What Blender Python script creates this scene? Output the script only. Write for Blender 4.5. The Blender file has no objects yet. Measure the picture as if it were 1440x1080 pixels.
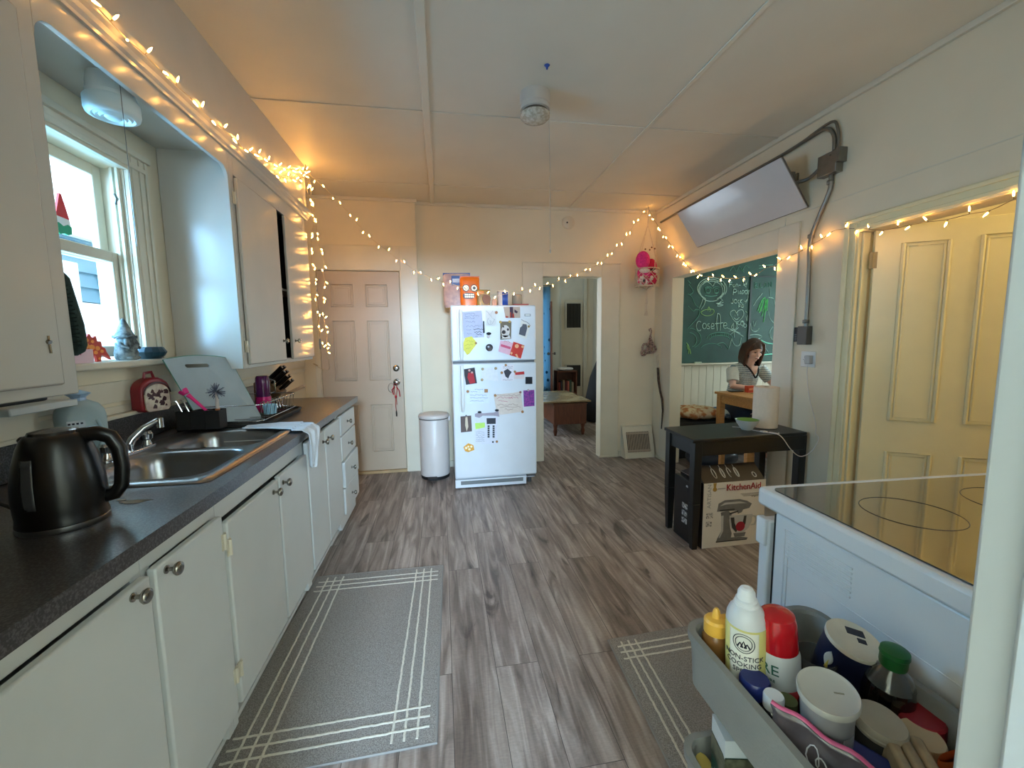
# kitchen seen from its hall doorway
BULB_E = 105.0
SKY_C = (.72, .86, 1.0, 1); SKY_E = 9.0
E_KITCHEN, E_HALL, E_NOOK, E_FAR, E_CURT, E_BATH, E_FARL = 25.0, 800.0, 42.0, 40.0, 16.0, 42.0, 5.0
EXPO = -0.42
E_FRONT = 2.6
E_SIDE = 1900.0
import bpy, bmesh, math, random
from mathutils import Vector, Matrix, Euler
random.seed(7)
PI = math.pi
col = bpy.context.scene.collection

# ------------------------------------------------------------------ camera
F_PX = 585.0
EYE = Vector((0, 0, 1.35))
_Y = Vector((621-720, -(478.5-540), F_PX)).normalized()
_D = Vector((800-720, -(6200-540), F_PX)).normalized()
_Z = -_D
_Z = (_Z - _Y*_Z.dot(_Y)).normalized()
_X = _Y.cross(_Z)
if _X.x < 0:
    _X = -_X
ROT = Matrix((_X, _Y, _Z))

def at(px, py, x=None, y=None, z=None):
    """point of the room plane x=, y= or z= seen along one direction from the eye"""
    r = ROT @ Vector((px-720, -(py-540), F_PX))
    if x is not None:
        t = x/r.x
    elif y is not None:
        t = y/r.y
    else:
        t = (z-EYE.z)/r.z
    return EYE + r*t

cam_d = bpy.data.cameras.new('camera')
cam = bpy.data.objects.new('camera', cam_d)
col.objects.link(cam)
cam_d.sensor_width = 36
cam_d.lens = F_PX/1440*36
cam_d.clip_start = 0.02
cx = ROT @ Vector((1, 0, 0)); cy = ROT @ Vector((0, 1, 0)); cz = -(ROT @ Vector((0, 0, 1)))
m = Matrix.Identity(4)
for i in range(3):
    m[i][0] = cx[i]; m[i][1] = cy[i]; m[i][2] = cz[i]; m[i][3] = EYE[i]
cam.matrix_world = m
bpy.context.scene.camera = cam

# ------------------------------------------------------------------ materials
def lin(c):
    c = c/255.0
    return c/12.92 if c <= 0.04045 else ((c+0.055)/1.055)**2.4

def rgb(r, g, b):
    return (lin(r), lin(g), lin(b), 1)

def M(name, c, rough=.5, metal=0, noise=.06, nscale=8, bump=0, bscale=120, emit=None, estr=0, trans=0, ior=1.45, coat=0, alpha=1, sss=0, spec=.5):
    mt = bpy.data.materials.new(name)
    mt.use_nodes = True
    nt = mt.node_tree; n = nt.nodes; l = nt.links
    b = n['Principled BSDF']
    base = rgb(*c)
    if noise:
        tc = n.new('ShaderNodeTexCoord')
        nz = n.new('ShaderNodeTexNoise'); nz.inputs['Scale'].default_value = nscale; nz.inputs['Detail'].default_value = 4
        l.new(tc.outputs['Object'], nz.inputs['Vector'])
        mr = n.new('ShaderNodeMapRange'); mr.inputs[1].default_value = .3; mr.inputs[2].default_value = .7
        mr.inputs[3].default_value = 1-noise; mr.inputs[4].default_value = 1+noise
        l.new(nz.outputs[0], mr.inputs[0])
        mx = n.new('ShaderNodeMix'); mx.data_type = 'RGBA'; mx.blend_type = 'MULTIPLY'; mx.inputs[0].default_value = 1
        mx.inputs[6].default_value = base
        l.new(mr.outputs[0], mx.inputs[7])
        l.new(mx.outputs[2], b.inputs['Base Color'])
    else:
        b.inputs['Base Color'].default_value = base
    b.inputs['Roughness'].default_value = rough
    b.inputs['Metallic'].default_value = metal
    b.inputs['Specular IOR Level'].default_value = spec
    if bump:
        tc = n.new('ShaderNodeTexCoord')
        nb = n.new('ShaderNodeTexNoise'); nb.inputs['Scale'].default_value = bscale; nb.inputs['Detail'].default_value = 3
        l.new(tc.outputs['Object'], nb.inputs['Vector'])
        bp = n.new('ShaderNodeBump'); bp.inputs['Strength'].default_value = bump; bp.inputs['Distance'].default_value = .003
        l.new(nb.outputs[0], bp.inputs['Height']); l.new(bp.outputs[0], b.inputs['Normal'])
    if emit:
        b.inputs['Emission Color'].default_value = rgb(*emit); b.inputs['Emission Strength'].default_value = estr
    if trans:
        b.inputs['Transmission Weight'].default_value = trans; b.inputs['IOR'].default_value = ior
    if coat:
        b.inputs['Coat Weight'].default_value = coat; b.inputs['Coat Roughness'].default_value = .08
    if sss:
        b.inputs['Subsurface Weight'].default_value = sss; b.inputs['Subsurface Scale'].default_value = .02
    b.inputs['Alpha'].default_value = alpha
    return mt

def nodes_of(mt):
    return mt.node_tree.nodes, mt.node_tree.links, mt.node_tree.nodes['Principled BSDF']

def ramp(n, stops):
    r = n.new('ShaderNodeValToRGB'); e = r.color_ramp.elements
    e[0].position = stops[0][0]; e[0].color = stops[0][1]
    e[1].position = stops[-1][0]; e[1].color = stops[-1][1]
    for p, c in stops[1:-1]:
        k = e.new(p); k.color = c
    return r

def floor_material():
    mt = M('vinyl_plank_floor', (110, 98, 92), .42, noise=0)
    n, l, b = nodes_of(mt)
    tc = n.new('ShaderNodeTexCoord'); sp = n.new('ShaderNodeSeparateXYZ'); cb = n.new('ShaderNodeCombineXYZ')
    l.new(tc.outputs['Object'], sp.inputs[0]); l.new(sp.outputs[1], cb.inputs[0]); l.new(sp.outputs[0], cb.inputs[1])
    br = n.new('ShaderNodeTexBrick'); br.offset = .37; br.offset_frequency = 2
    br.inputs['Scale'].default_value = 1; br.inputs['Brick Width'].default_value = 1.22; br.inputs['Row Height'].default_value = .18
    br.inputs['Mortar Size'].default_value = .0012; br.inputs['Mortar Smooth'].default_value = .2; br.inputs['Bias'].default_value = 0
    br.inputs['Color1'].default_value = (.0, .0, .0, 1); br.inputs['Color2'].default_value = (1, 1, 1, 1); br.inputs['Mortar'].default_value = (.3, .3, .3, 1)
    l.new(cb.outputs[0], br.inputs['Vector'])
    # per plank shift of the grain
    sh = n.new('ShaderNodeVectorMath'); sh.operation = 'MULTIPLY_ADD'
    sh.inputs[1].default_value = (7, 5, 3)
    l.new(br.outputs['Color'], sh.inputs[0]); l.new(tc.outputs['Object'], sh.inputs[2])
    mp = n.new('ShaderNodeMapping'); mp.inputs['Scale'].default_value = (26, 2.2, 1)
    l.new(sh.outputs[0], mp.inputs['Vector'])
    g1 = n.new('ShaderNodeTexNoise'); g1.inputs['Scale'].default_value = 1.0; g1.inputs['Detail'].default_value = 8; g1.inputs['Distortion'].default_value = .8
    l.new(mp.outputs[0], g1.inputs['Vector'])
    mp2 = n.new('ShaderNodeMapping'); mp2.inputs['Scale'].default_value = (9, 1.6, 1)
    l.new(sh.outputs[0], mp2.inputs['Vector'])
    g2 = n.new('ShaderNodeTexNoise'); g2.inputs['Scale'].default_value = 1.0; g2.inputs['Detail'].default_value = 5; g2.inputs['Distortion'].default_value = 1.6
    l.new(mp2.outputs[0], g2.inputs['Vector'])
    mp3 = n.new('ShaderNodeMapping'); mp3.inputs['Scale'].default_value = (60, 190, 1)
    l.new(sh.outputs[0], mp3.inputs['Vector'])
    g3 = n.new('ShaderNodeTexNoise'); g3.inputs['Scale'].default_value = 1.0; g3.inputs['Detail'].default_value = 2
    l.new(mp3.outputs[0], g3.inputs['Vector'])
    r1 = ramp(n, [(.28, rgb(94, 83, 77)), (.42, rgb(127, 115, 108)), (.55, rgb(153, 141, 133)), (.72, rgb(184, 173, 165))])
    l.new(g1.outputs[0], r1.inputs[0])
    # long dark cracks / knots
    r2 = ramp(n, [(.29, (.35, .33, .32, 1)), (.36, (.85, .84, .84, 1)), (.45, (1, 1, 1, 1))])
    l.new(g2.outputs[0], r2.inputs[0])
    m1 = n.new('ShaderNodeMix'); m1.data_type = 'RGBA'; m1.blend_type = 'MULTIPLY'; m1.inputs[0].default_value = 1
    l.new(r1.outputs[0], m1.inputs[6]); l.new(r2.outputs[0], m1.inputs[7])
    r3 = ramp(n, [(0, (.80, .77, .75, 1)), (1, (1.1, 1.08, 1.07, 1))])
    l.new(br.outputs['Color'], r3.inputs[0])
    m2 = n.new('ShaderNodeMix'); m2.data_type = 'RGBA'; m2.blend_type = 'MULTIPLY'; m2.inputs[0].default_value = 1
    l.new(m1.outputs[2], m2.inputs[6]); l.new(r3.outputs[0], m2.inputs[7])
    r4 = ramp(n, [(.3, (.88, .88, .88, 1)), (.7, (1.06, 1.06, 1.06, 1))])
    l.new(g3.outputs[0], r4.inputs[0])
    m3 = n.new('ShaderNodeMix'); m3.data_type = 'RGBA'; m3.blend_type = 'MULTIPLY'; m3.inputs[0].default_value = 1
    l.new(m2.outputs[2], m3.inputs[6]); l.new(r4.outputs[0], m3.inputs[7])
    m4 = n.new('ShaderNodeMix'); m4.data_type = 'RGBA'; m4.blend_type = 'MIX'
    l.new(br.outputs['Fac'], m4.inputs[0]); l.new(m3.outputs[2], m4.inputs[6]); m4.inputs[7].default_value = rgb(58, 50, 47)
    l.new(m4.outputs[2], b.inputs['Base Color'])
    rr = n.new('ShaderNodeMapRange'); rr.inputs[3].default_value = .34; rr.inputs[4].default_value = .55
    l.new(g1.outputs[0], rr.inputs[0]); l.new(rr.outputs[0], b.inputs['Roughness'])
    bp = n.new('ShaderNodeBump'); bp.inputs['Strength'].default_value = .25; bp.inputs['Distance'].default_value = .002
    l.new(g1.outputs[0], bp.inputs['Height']); l.new(bp.outputs[0], b.inputs['Normal'])
    return mt

def two_tone(name, c1, c2, scale, lo=.45, hi=.55, rough=.5, detail=4, bump=0, stretch=(1, 1, 1), coat=0):
    mt = M(name, c1, rough, noise=0, coat=coat)
    n, l, b = nodes_of(mt)
    tc = n.new('ShaderNodeTexCoord'); mp = n.new('ShaderNodeMapping'); mp.inputs['Scale'].default_value = stretch
    l.new(tc.outputs['Object'], mp.inputs[0])
    nz = n.new('ShaderNodeTexNoise'); nz.inputs['Scale'].default_value = scale; nz.inputs['Detail'].default_value = detail
    l.new(mp.outputs[0], nz.inputs['Vector'])
    r = ramp(n, [(lo, rgb(*c1)), (hi, rgb(*c2))]); l.new(nz.outputs[0], r.inputs[0]); l.new(r.outputs[0], b.inputs['Base Color'])
    if bump:
        bp = n.new('ShaderNodeBump'); bp.inputs['Strength'].default_value = bump; bp.inputs['Distance'].default_value = .003
        l.new(nz.outputs[0], bp.inputs['Height']); l.new(bp.outputs[0], b.inputs['Normal'])
    return mt

FLOOR = floor_material()
WALL = M('painted_wall', (220, 208, 182), .55, noise=.03, nscale=3, bump=.15, bscale=60)
CEIL = M('painted_ceiling', (218, 210, 192), .5, noise=.035, nscale=2.5, bump=.1, bscale=30)
TRIM = M('gloss_trim_paint', (212, 204, 184), .35, noise=.03, nscale=6)
CAB = M('cabinet_paint', (204, 206, 203), .38, noise=.03, nscale=5, bump=.06, bscale=25)
CABG = M('cabinet_gloss_paint', (192, 188, 179), .22, noise=.03, nscale=5, bump=.05, bscale=12)
DARKGAP = M('gap_shade', (22, 20, 18), .8, noise=.1)  # near-black stand-in for the shade inside gaps and openings
COUNTER = two_tone('speckled_laminate', (44, 42, 43), (82, 80, 82), 230, .46, .62, .36, 5, coat=.7)
nodes_of(COUNTER)[2].inputs['Coat Roughness'].default_value = .24
STEEL = M('brushed_steel', (150, 152, 154), .28, 1, noise=.05, nscale=20)
CHROME = M('chrome', (200, 202, 205), .12, 1, noise=0)
NICKEL = M('nickel_knob', (150, 146, 138), .25, 1, noise=.03)
BLACKP = M('black_plastic', (9, 9, 10), .3, noise=.05)
BLACKM = M('matte_black', (18, 18, 19), .6, noise=.1)
WHITEP = M('white_plastic', (222, 222, 218), .35, noise=.02)
ENAMEL = M('white_enamel', (218, 222, 226), .25, noise=.015, bump=.04, bscale=300)
FRIDGEW = M('fridge_white', (214, 218, 222), .35, noise=.02, bump=.12, bscale=500)
DOORP = M('door_paint', (186, 168, 146), .4, noise=.03, nscale=4, bump=.05, bscale=80)
CREAM = M('cream_paint', (228, 218, 178), .3, noise=.04, nscale=5, bump=.12, bscale=40)
BLACKWOOD = M('black_stained_wood', (24, 24, 24), .35, noise=.15, nscale=14)
PINE = two_tone('pine_wood', (176, 122, 66), (200, 146, 84), 8, .3, .7, .4, 5, stretch=(1, 8, 8))
DARKWOOD = two_tone('reddish_brown_wood', (78, 40, 24), (104, 56, 34), 9, .3, .7, .4, 5, stretch=(8, 1, 1))
METALG = M('grey_conduit', (128, 126, 120), .35, .85, noise=.08, nscale=30)
GLASS = M('clear_glass', (235, 240, 238), .02, noise=0, trans=1, ior=1.45)
PAPER = M('white_paper', (232, 230, 226), .8, noise=.02)
INK = M('dark_ink', (40, 42, 60), .8, noise=0)

# ------------------------------------------------------------------ mesh builder
class MB:
    def __init__(self, world=False):
        self.bm = bmesh.new(); self.T = Matrix.Identity(4); self.world = world; self.mi = 0

    def _fin(self, verts, faces):
        for v in verts:
            v.co = self.T @ v.co
        for f in faces:
            f.material_index = self.mi

    def box(self, x0, x1, y0, y1, z0, z1):
        b = self.bm
        vs = [b.verts.new(p) for p in ((x0, y0, z0), (x1, y0, z0), (x1, y1, z0), (x0, y1, z0), (x0, y0, z1), (x1, y0, z1), (x1, y1, z1), (x0, y1, z1))]
        fs = [b.faces.new([vs[i] for i in q]) for q in ((3, 2, 1, 0), (4, 5, 6, 7), (0, 1, 5, 4), (1, 2, 6, 5), (2, 3, 7, 6), (3, 0, 4, 7))]
        self._fin(vs, fs); return self

    def frustum(self, a, b_, z0, z1):
        """a, b_ = (x0,x1,y0,y1) rectangles at z0 and z1"""
        b = self.bm
        vs = [b.verts.new(p) for p in ((a[0], a[2], z0), (a[1], a[2], z0), (a[1], a[3], z0), (a[0], a[3], z0),
                                       (b_[0], b_[2], z1), (b_[1], b_[2], z1), (b_[1], b_[3], z1), (b_[0], b_[3], z1))]
        fs = [b.faces.new([vs[i] for i in q]) for q in ((3, 2, 1, 0), (4, 5, 6, 7), (0, 1, 5, 4), (1, 2, 6, 5), (2, 3, 7, 6), (3, 0, 4, 7))]
        self._fin(vs, fs); return self

    def lathe(self, prof, c=(0, 0, 0), seg=28, sx=1, sy=1, mis=None):
        b = self.bm; c = Vector(c); rings = []; vs = []; fs = []
        for r, z in prof:
            if r < 1e-6:
                v = b.verts.new(c+Vector((0, 0, z))); rings.append([v]); vs.append(v)
            else:
                ring = [b.verts.new(c+Vector((r*sx*math.cos(2*PI*k/seg), r*sy*math.sin(2*PI*k/seg), z))) for k in range(seg)]
                rings.append(ring); vs += ring
        seglist = []
        for i in range(len(rings)-1):
            A, B = rings[i], rings[i+1]
            for k in range(seg):
                k2 = (k+1) % seg
                if len(A) == 1 and len(B) == 1:
                    continue
                if len(A) == 1:
                    f = b.faces.new((A[0], B[k2], B[k]))
                elif len(B) == 1:
                    f = b.faces.new((A[k], A[k2], B[0]))
                else:
                    f = b.faces.new((A[k], A[k2], B[k2], B[k]))
                fs.append(f); seglist.append(i)
        self._fin(vs, fs)
        if mis:
            for f, i in zip(fs, seglist):
                f.material_index = mis[i]
        return self

    def cyl(self, c, r, h, r2=None, seg=24):
        r2 = r if r2 is None else r2
        return self.lathe([(0, 0), (r, 0), (r2, h), (0, h)], c, seg)

    def sphere(self, c, r, seg=16, rings=10):
        if not hasattr(r, '__len__'):
            r = (r, r, r)
        prof = [(math.sin(PI*i/rings), -math.cos(PI*i/rings)) for i in range(rings+1)]
        prof[0] = (0, -1); prof[-1] = (0, 1)
        old = self.T
        self.T = old @ Matrix.Translation(Vector(c)) @ Matrix.Diagonal((r[0], r[1], r[2], 1))
        self.lathe(prof, seg=seg); self.T = old
        return self

    def tube(self, pts, r, seg=8, closed=False, flat=None):
        b = self.bm; pts = [Vector(p) for p in pts]; n = len(pts)
        if n < 2:
            return self
        rs = r if hasattr(r, '__len__') else [r]*n
        up = None; rings = []; vs = []; fs = []
        for i in range(n):
            if closed:
                t = pts[(i+1) % n]-pts[i-1]
            else:
                t = pts[min(i+1, n-1)]-pts[max(i-1, 0)]
            if t.length < 1e-9:
                t = Vector((0, 0, 1))
            t.normalize()
            if up is None:
                up = Vector((0, 0, 1)) if abs(t.z) < .9 else Vector((1, 0, 0))
            s = t.cross(up)
            if s.length < 1e-6:
                s = t.cross(Vector((0, 1, 0)))
            s.normalize(); u = s.cross(t).normalized(); up = u
            ring = []
            for k in range(seg):
                a = 2*PI*k/seg
                q = pts[i]+s*math.cos(a)*rs[i]+u*math.sin(a)*rs[i]*(flat or 1)
                ring.append(b.verts.new(q))
            rings.append(ring); vs += ring
        m_ = n if closed else n-1
        for i in range(m_):
            A, B = rings[i], rings[(i+1) % n]
            for k in range(seg):
                k2 = (k+1) % seg
                fs.append(b.faces.new((A[k], A[k2], B[k2], B[k])))
        if not closed:
            fs.append(b.faces.new(rings[0][::-1])); fs.append(b.faces.new(rings[-1]))
        self._fin(vs, fs); return self

    def prism(self, poly, d0, d1, plane='xz'):
        """poly in the plane, extruded along the remaining axis from d0 to d1"""
        b = self.bm
        def P(u, v, d):
            return {'xz': (u, d, v), 'xy': (u, v, d), 'yz': (d, u, v)}[plane]
        A = [b.verts.new(P(u, v, d0)) for u, v in poly]; B = [b.verts.new(P(u, v, d1)) for u, v in poly]
        n = len(poly); fs = [b.faces.new(A), b.faces.new(B[::-1])]
        for k in range(n):
            k2 = (k+1) % n
            fs.append(b.faces.new((A[k2], A[k], B[k], B[k2])))
        self._fin(A+B, fs); return self

    def grid(self, fn, nu, nv, closed_u=False):
        b = self.bm; V = [[b.verts.new(fn(i/(nu if closed_u else nu-1) if True else 0, j/(nv-1))) for j in range(nv)] for i in range(nu)]
        fs = []
        for i in range(nu if closed_u else nu-1):
            for j in range(nv-1):
                i2 = (i+1) % nu
                fs.append(b.faces.new((V[i][j], V[i2][j], V[i2][j+1], V[i][j+1])))
        self._fin([v for r in V for v in r], fs); return self


def rounded(w, h, r, n=5, cx=0, cy=0):
    out = []
    for sx, sy, a0 in ((1, 1, 0), (-1, 1, 90), (-1, -1, 180), (1, -1, 270)):
        for k in range(n+1):
            a = math.radians(a0+90*k/n)
            out.append((cx+sx*(w/2-r)+r*math.cos(a), cy+sy*(h/2-r)+r*math.sin(a)))
    return out


def wpos(o):
    p = Vector((0, 0, 0))
    while o is not None:
        p = p+o.location; o = o.parent
    return p


def obj(name, mb, mats, parent=None, bevel=0, smooth=35, label=None, subsurf=0, solid=0, thing_origin=True):
    bm = mb.bm
    bmesh.ops.recalc_face_normals(bm, faces=bm.faces)
    off = Vector((0, 0, 0))
    if mb.world and parent is not None:
        off = wpos(parent)
    me = bpy.data.meshes.new(name)
    loc = Vector((0, 0, 0))
    if parent is None and mb.world and len(bm.verts):
        xs = [v.co.x for v in bm.verts]; ys = [v.co.y for v in bm.verts]; zs = [v.co.z for v in bm.verts]
        loc = Vector(((min(xs)+max(xs))/2, (min(ys)+max(ys))/2, min(zs)))
        off = loc
    if off.length > 0:
        for v in bm.verts:
            v.co -= off
    bm.to_mesh(me); bm.free()
    for mt in (mats if isinstance(mats, (list, tuple)) else [mats]):
        me.materials.append(mt)
    if smooth:
        me.polygons.foreach_set('use_smooth', [True]*len(me.polygons))
        me.set_sharp_from_angle(angle=math.radians(smooth))
    o = bpy.data.objects.new(name, me); col.objects.link(o)
    o.location = loc
    if parent is not None:
        o.parent = parent
    if solid:
        md = o.modifiers.new('solid', 'SOLIDIFY'); md.thickness = solid
    if bevel:
        md = o.modifiers.new('bevel', 'BEVEL'); md.width = bevel; md.segments = 2; md.limit_method = 'ANGLE'; md.angle_limit = math.radians(40)
        md.harden_normals = False
    if subsurf:
        md = o.modifiers.new('sub', 'SUBSURF'); md.levels = subsurf; md.render_levels = subsurf
    if label:
        o['label'] = label
    return o


def tag(o, label, cat, group=None, kind=None):
    o['label'] = label; o['category'] = cat
    if group:
        o['group'] = group
    if kind:
        o['kind'] = kind
    return o


def thing(name, label, cat, loc=(0, 0, 0), rotz=0, group=None):
    o = bpy.data.objects.new(name, None); col.objects.link(o)
    o.empty_display_size = .05
    o.location = loc; o.rotation_euler = (0, 0, rotz)
    return tag(o, label, cat, group)


def struct(name, mb, mats, parent=None, **k):
    o = obj(name, mb, mats, parent, **k)
    if parent is None:
        o['kind'] = 'structure'
    return o


def dup_tree(root):
    r = root.copy(); col.objects.link(r)
    def rec(src, dst):
        for ch in list(src.children):
            c = ch.copy(); col.objects.link(c); c.parent = dst; rec(ch, c)
    rec(root, r)
    return r


def text(name, s, size, mat, parent, loc, rot, extrude=.0004, align='CENTER', sx=1):
    cu = bpy.data.curves.new('t', 'FONT'); cu.body = s; cu.size = size; cu.extrude = extrude
    cu.align_x = align; cu.align_y = 'CENTER'; cu.resolution_u = 3
    t = bpy.data.objects.new('t', cu); col.objects.link(t)
    bpy.context.view_layer.update()
    me = bpy.data.meshes.new_from_object(t)
    bpy.data.objects.remove(t)
    me.materials.clear(); me.materials.append(mat)
    o = bpy.data.objects.new(name, me); col.objects.link(o)
    o.location = loc; o.rotation_euler = rot; o.scale = (sx, 1, 1)
    if parent is not None:
        o.parent = parent
    return o
# ------------------------------------------------------------------ the setting
H = 2.72          # ceiling height
XL, XR = -1.33, 2.37
YD, YB = 4.33, 4.40
X = MB(True).box(-1.6, 5.2, -3.4, 9.0, -.08, 0); struct('floor', X, FLOOR, smooth=0)
X = MB(True).box(-1.6, 5.2, -3.4, 9.0, H, H+.08); struct('ceiling', X, CEIL, smooth=0)
def trim(i, boxes, mat=TRIM, bevel=.003):
    X = MB(True)
    for b in boxes:
        X.box(*b)
    return struct('trim_%d' % i, X, mat, bevel=bevel)
# ceiling battens
trim(1, [(-.07, -.026, .25, YB, H-.014, H)], CEIL)
trim(2, [(1.36, 1.384, .25, YB, H-.009, H)], CEIL)
trim(3, [(XL, -.07, 2.70, 2.716, H-.006, H), (-.026, XR, 2.70, 2.716, H-.006, H)], CEIL)
trim(4, [(XL, -.07, 3.90, 3.916, H-.006, H), (-.026, XR, 3.90, 3.916, H-.006, H)], CEIL)
# crown strips
trim(5, [(-.22, XR, YB-.02, YB, H-.03, H), (XR-.022, XR, .25, YB-.02, H-.03, H), (XL, -.20, YD-.018, YD, H-.03, H)], TRIM)

# left wall with window hole (glass y 1.60..2.13, z 1.30..2.10)
WY0, WY1, WZ0, WZ1 = 1.60, 2.13, 1.285, 2.10
X = MB(True)
X.box(-1.47, XL, .10, WY0, 0, H).box(-1.47, XL, WY1, YD+.1, 0, H).box(-1.47, XL, WY0, WY1, 0, WZ0).box(-1.47, XL, WY0, WY1, WZ1, H)
struct('wall_left', X, WALL)
# boards and ledges on the left wall above the counter
trim(6, [(XL, XL+.012, .25, YD, 1.115, 1.20)], TRIM)
trim(7, [(XL, XL+.035, .25, 2.36, 1.052, 1.068), (XL, XL+.008, .25, YD, 1.068, 1.10)], TRIM)

PANE = M('window_glass', (245, 250, 250), .02, noise=0)
_n, _l, _b = nodes_of(PANE)
_t = _n.new('ShaderNodeBsdfTransparent'); _g = _n.new('ShaderNodeBsdfGlossy'); _g.inputs['Roughness'].default_value = .02
_m = _n.new('ShaderNodeMixShader'); _m.inputs[0].default_value = .05
_l.new(_t.outputs[0], _m.inputs[1]); _l.new(_g.outputs[0], _m.inputs[2]); _l.new(_m.outputs[0], _n['Material Output'].inputs[0])
# window_1: sashes, casing, sill
X = MB(True)
for a, b in ((WY0-.13, WY0), (WY1, WY1+.13)):
    X.box(XL, XL+.018, a, b, WZ0, WZ1+.0)
X.box(XL, XL+.018, WY0-.13, WY1+.13, WZ1, WZ1+.09)
for d in (.0, .05, .09):
    X.box(XL+.018, XL+.021+d*.05, WY1+.02+d*.9, WY1+.035+d*.9, WZ0, WZ1+.07)
    X.box(XL+.018, XL+.021+d*.05, WY0-.045-d, WY0-.03-d, WZ0, WZ1+.07)
X.box(XL+.018, XL+.034, WY0-.13, WY1+.13, WZ1+.065, WZ1+.09)
X.box(XL+.018, XL+.028, WY0-.10, WY1+.10, WZ1+.015, WZ1+.035)
win = struct('window_1', X, TRIM, bevel=.002)
def sash(x0, x1, z0, z1, name):
    X = MB(True); s = .045; a, b = WY0+.004, WY1-.004
    X.box(x0, x1, a, a+s, z0, z1).box(x0, x1, b-s, b, z0, z1).box(x0, x1, a+s, b-s, z0, z0+s).box(x0, x1, a+s, b-s, z1-s, z1)
    o = obj(name, X, TRIM, win, bevel=.004)
    g = MB(True).box((x0+x1)/2-.002, (x0+x1)/2+.002, a+s, b-s, z0+s, z1-s)
    obj('window_pane', g, PANE, o, smooth=0)
    return o
sash(-1.445, -1.415, 1.70, WZ1, 'upper_sash')
sash(-1.405, -1.375, WZ0+.015, 1.745, 'lower_sash')
X = MB(True)
X.box(-1.47, XL, WY0, WY0+.012, WZ0, WZ1).box(-1.47, XL, WY1-.003, WY1+.0, WZ0, WZ1)
for k in range(2):
    X.box(-1.372+.02*k, -1.362+.02*k, WY1-.02, WY1, WZ0, WZ1)
obj('window_jamb', X, TRIM, win)
X = MB(True); X.box(-1.405, XL, WY0, WY1, WZ0-.02, WZ0).box(XL, -1.245, 1.365, 2.362, WZ0-.028, WZ0)
obj('window_sill', X, TRIM, win, bevel=.008)
X = MB(True); X.tube([(-1.362, 2.115, 1.95), (-1.352, 2.108, 1.97), (-1.362, 2.112, 1.99)], .006)
obj('sash_latch', X, METALG, win)

# door wall
DX0, DX1, DZ = -1.172, -.392, 2.035
X = MB(True)
X.box(XL-.14, DX0, YD, YD+.12, 0, H).box(DX1, -.22, YD, YD+.12, 0, H).box(DX0, DX1, YD, YD+.12, DZ, H)
struct('wall_back_left', X, WALL)
trim(8, [(XL, -.222, YD-.006, YD, 2.268, 2.276), (DX1+.012, -.215, YD-.012, YD, 0, 2.268), (DX0-.05, DX1+.012, YD-.012, YD, DZ+.006, 2.268), (DX0-.05, DX0-.006, YD-.012, YD, .0, DZ+.006)], TRIM, .002)
# back wall with passage opening
OX0, OX1, OZ = 1.08, 1.735, 2.01
X = MB(True)
X.box(-.22, OX0, YB, YB+.12, 0, H).box(OX1, XR+.12, YB, YB+.12, 0, H).box(OX0, OX1, YB, YB+.12, OZ, H)
struct('wall_back', X, WALL)
trim(9, [(.86, OX0, YB-.014, YB, 0, 2.15), (OX1, 1.945, YB-.014, YB, 0, 2.15), (OX0, OX1, YB-.014, YB, OZ, 2.15)], TRIM, .003)
trim(10, [(.86, 1.955, YB-.018, YB, 2.15, 2.158), (1.72, 1.95, YB-.026, YB-.014, 0, .02)], TRIM, .002)
X = MB(True).box(-.22, .86, YB-.02, YB, 0, .07).box(1.955, XR, YB-.02, YB, 0, .07)
struct('baseboard_back', X, TRIM, bevel=.004)

# right wall: nook opening y 2.66..4.03, door opening y 1.18..2.07
NY0, NY1, NZ = 2.665, 4.03, 1.955
RY0, RY1, RZ = 1.20, 2.07, 1.925
X = MB(True)
X.box(XR, XR+.12, .10, RY0, 0, H).box(XR, XR+.12, RY1, NY0, 0, H).box(XR, XR+.12, NY1, YB+.12, 0, H)
X.box(XR, XR+.12, RY0, RY1, RZ, H).box(XR, XR+.12, NY0, NY1, NZ, H)
struct('wall_right', X, WALL)
trim(11, [(XR-.012, XR, NY1, NY1+.19, 0, 2.10), (XR-.012, XR, NY0-.175, NY0, 0, 2.10), (XR-.012, XR, NY0, NY1, NZ, 2.10)], TRIM, .003)
trim(12, [(XR-.022, XR, RY1, RY1+.095, 0, RZ+.085), (XR-.022, XR, RY0-.095, RY0, 0, RZ+.085), (XR-.022, XR, RY0, RY1, RZ, RZ+.085),
          (XR-.03, XR-.022, RY1+.01, RY1+.025, 0, RZ+.05), (XR-.03, XR-.022, RY1+.055, RY1+.085, 0, RZ+.075), (XR-.03, XR-.022, RY0, RY1+.09, RZ+.06, RZ+.08), (XR-.03, XR-.022, RY0, RY1+.02, RZ+.01, RZ+.03),
          (XR, XR+.045, RY1-.012, RY1, 0, RZ)], CREAM, .003)
X = MB(True).box(XR-.016, XR, RY1+.1, NY0-.18, 0, .08).box(XR-.02, XR, NY1+.0, YB-.02, 0, .02)
struct('baseboard_right', X, TRIM, bevel=.003)
# faint wall-board joint lines high on the right wall
trim(13, [(XR-.003, XR, .3, NY0-.1, 2.155, 2.160), (XR-.003, XR, 2.62, 2.625, 2.1, 2.16), (XR-.003, XR, 1.36, 1.365, 2.16, H-.03)], TRIM, 0)

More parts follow.
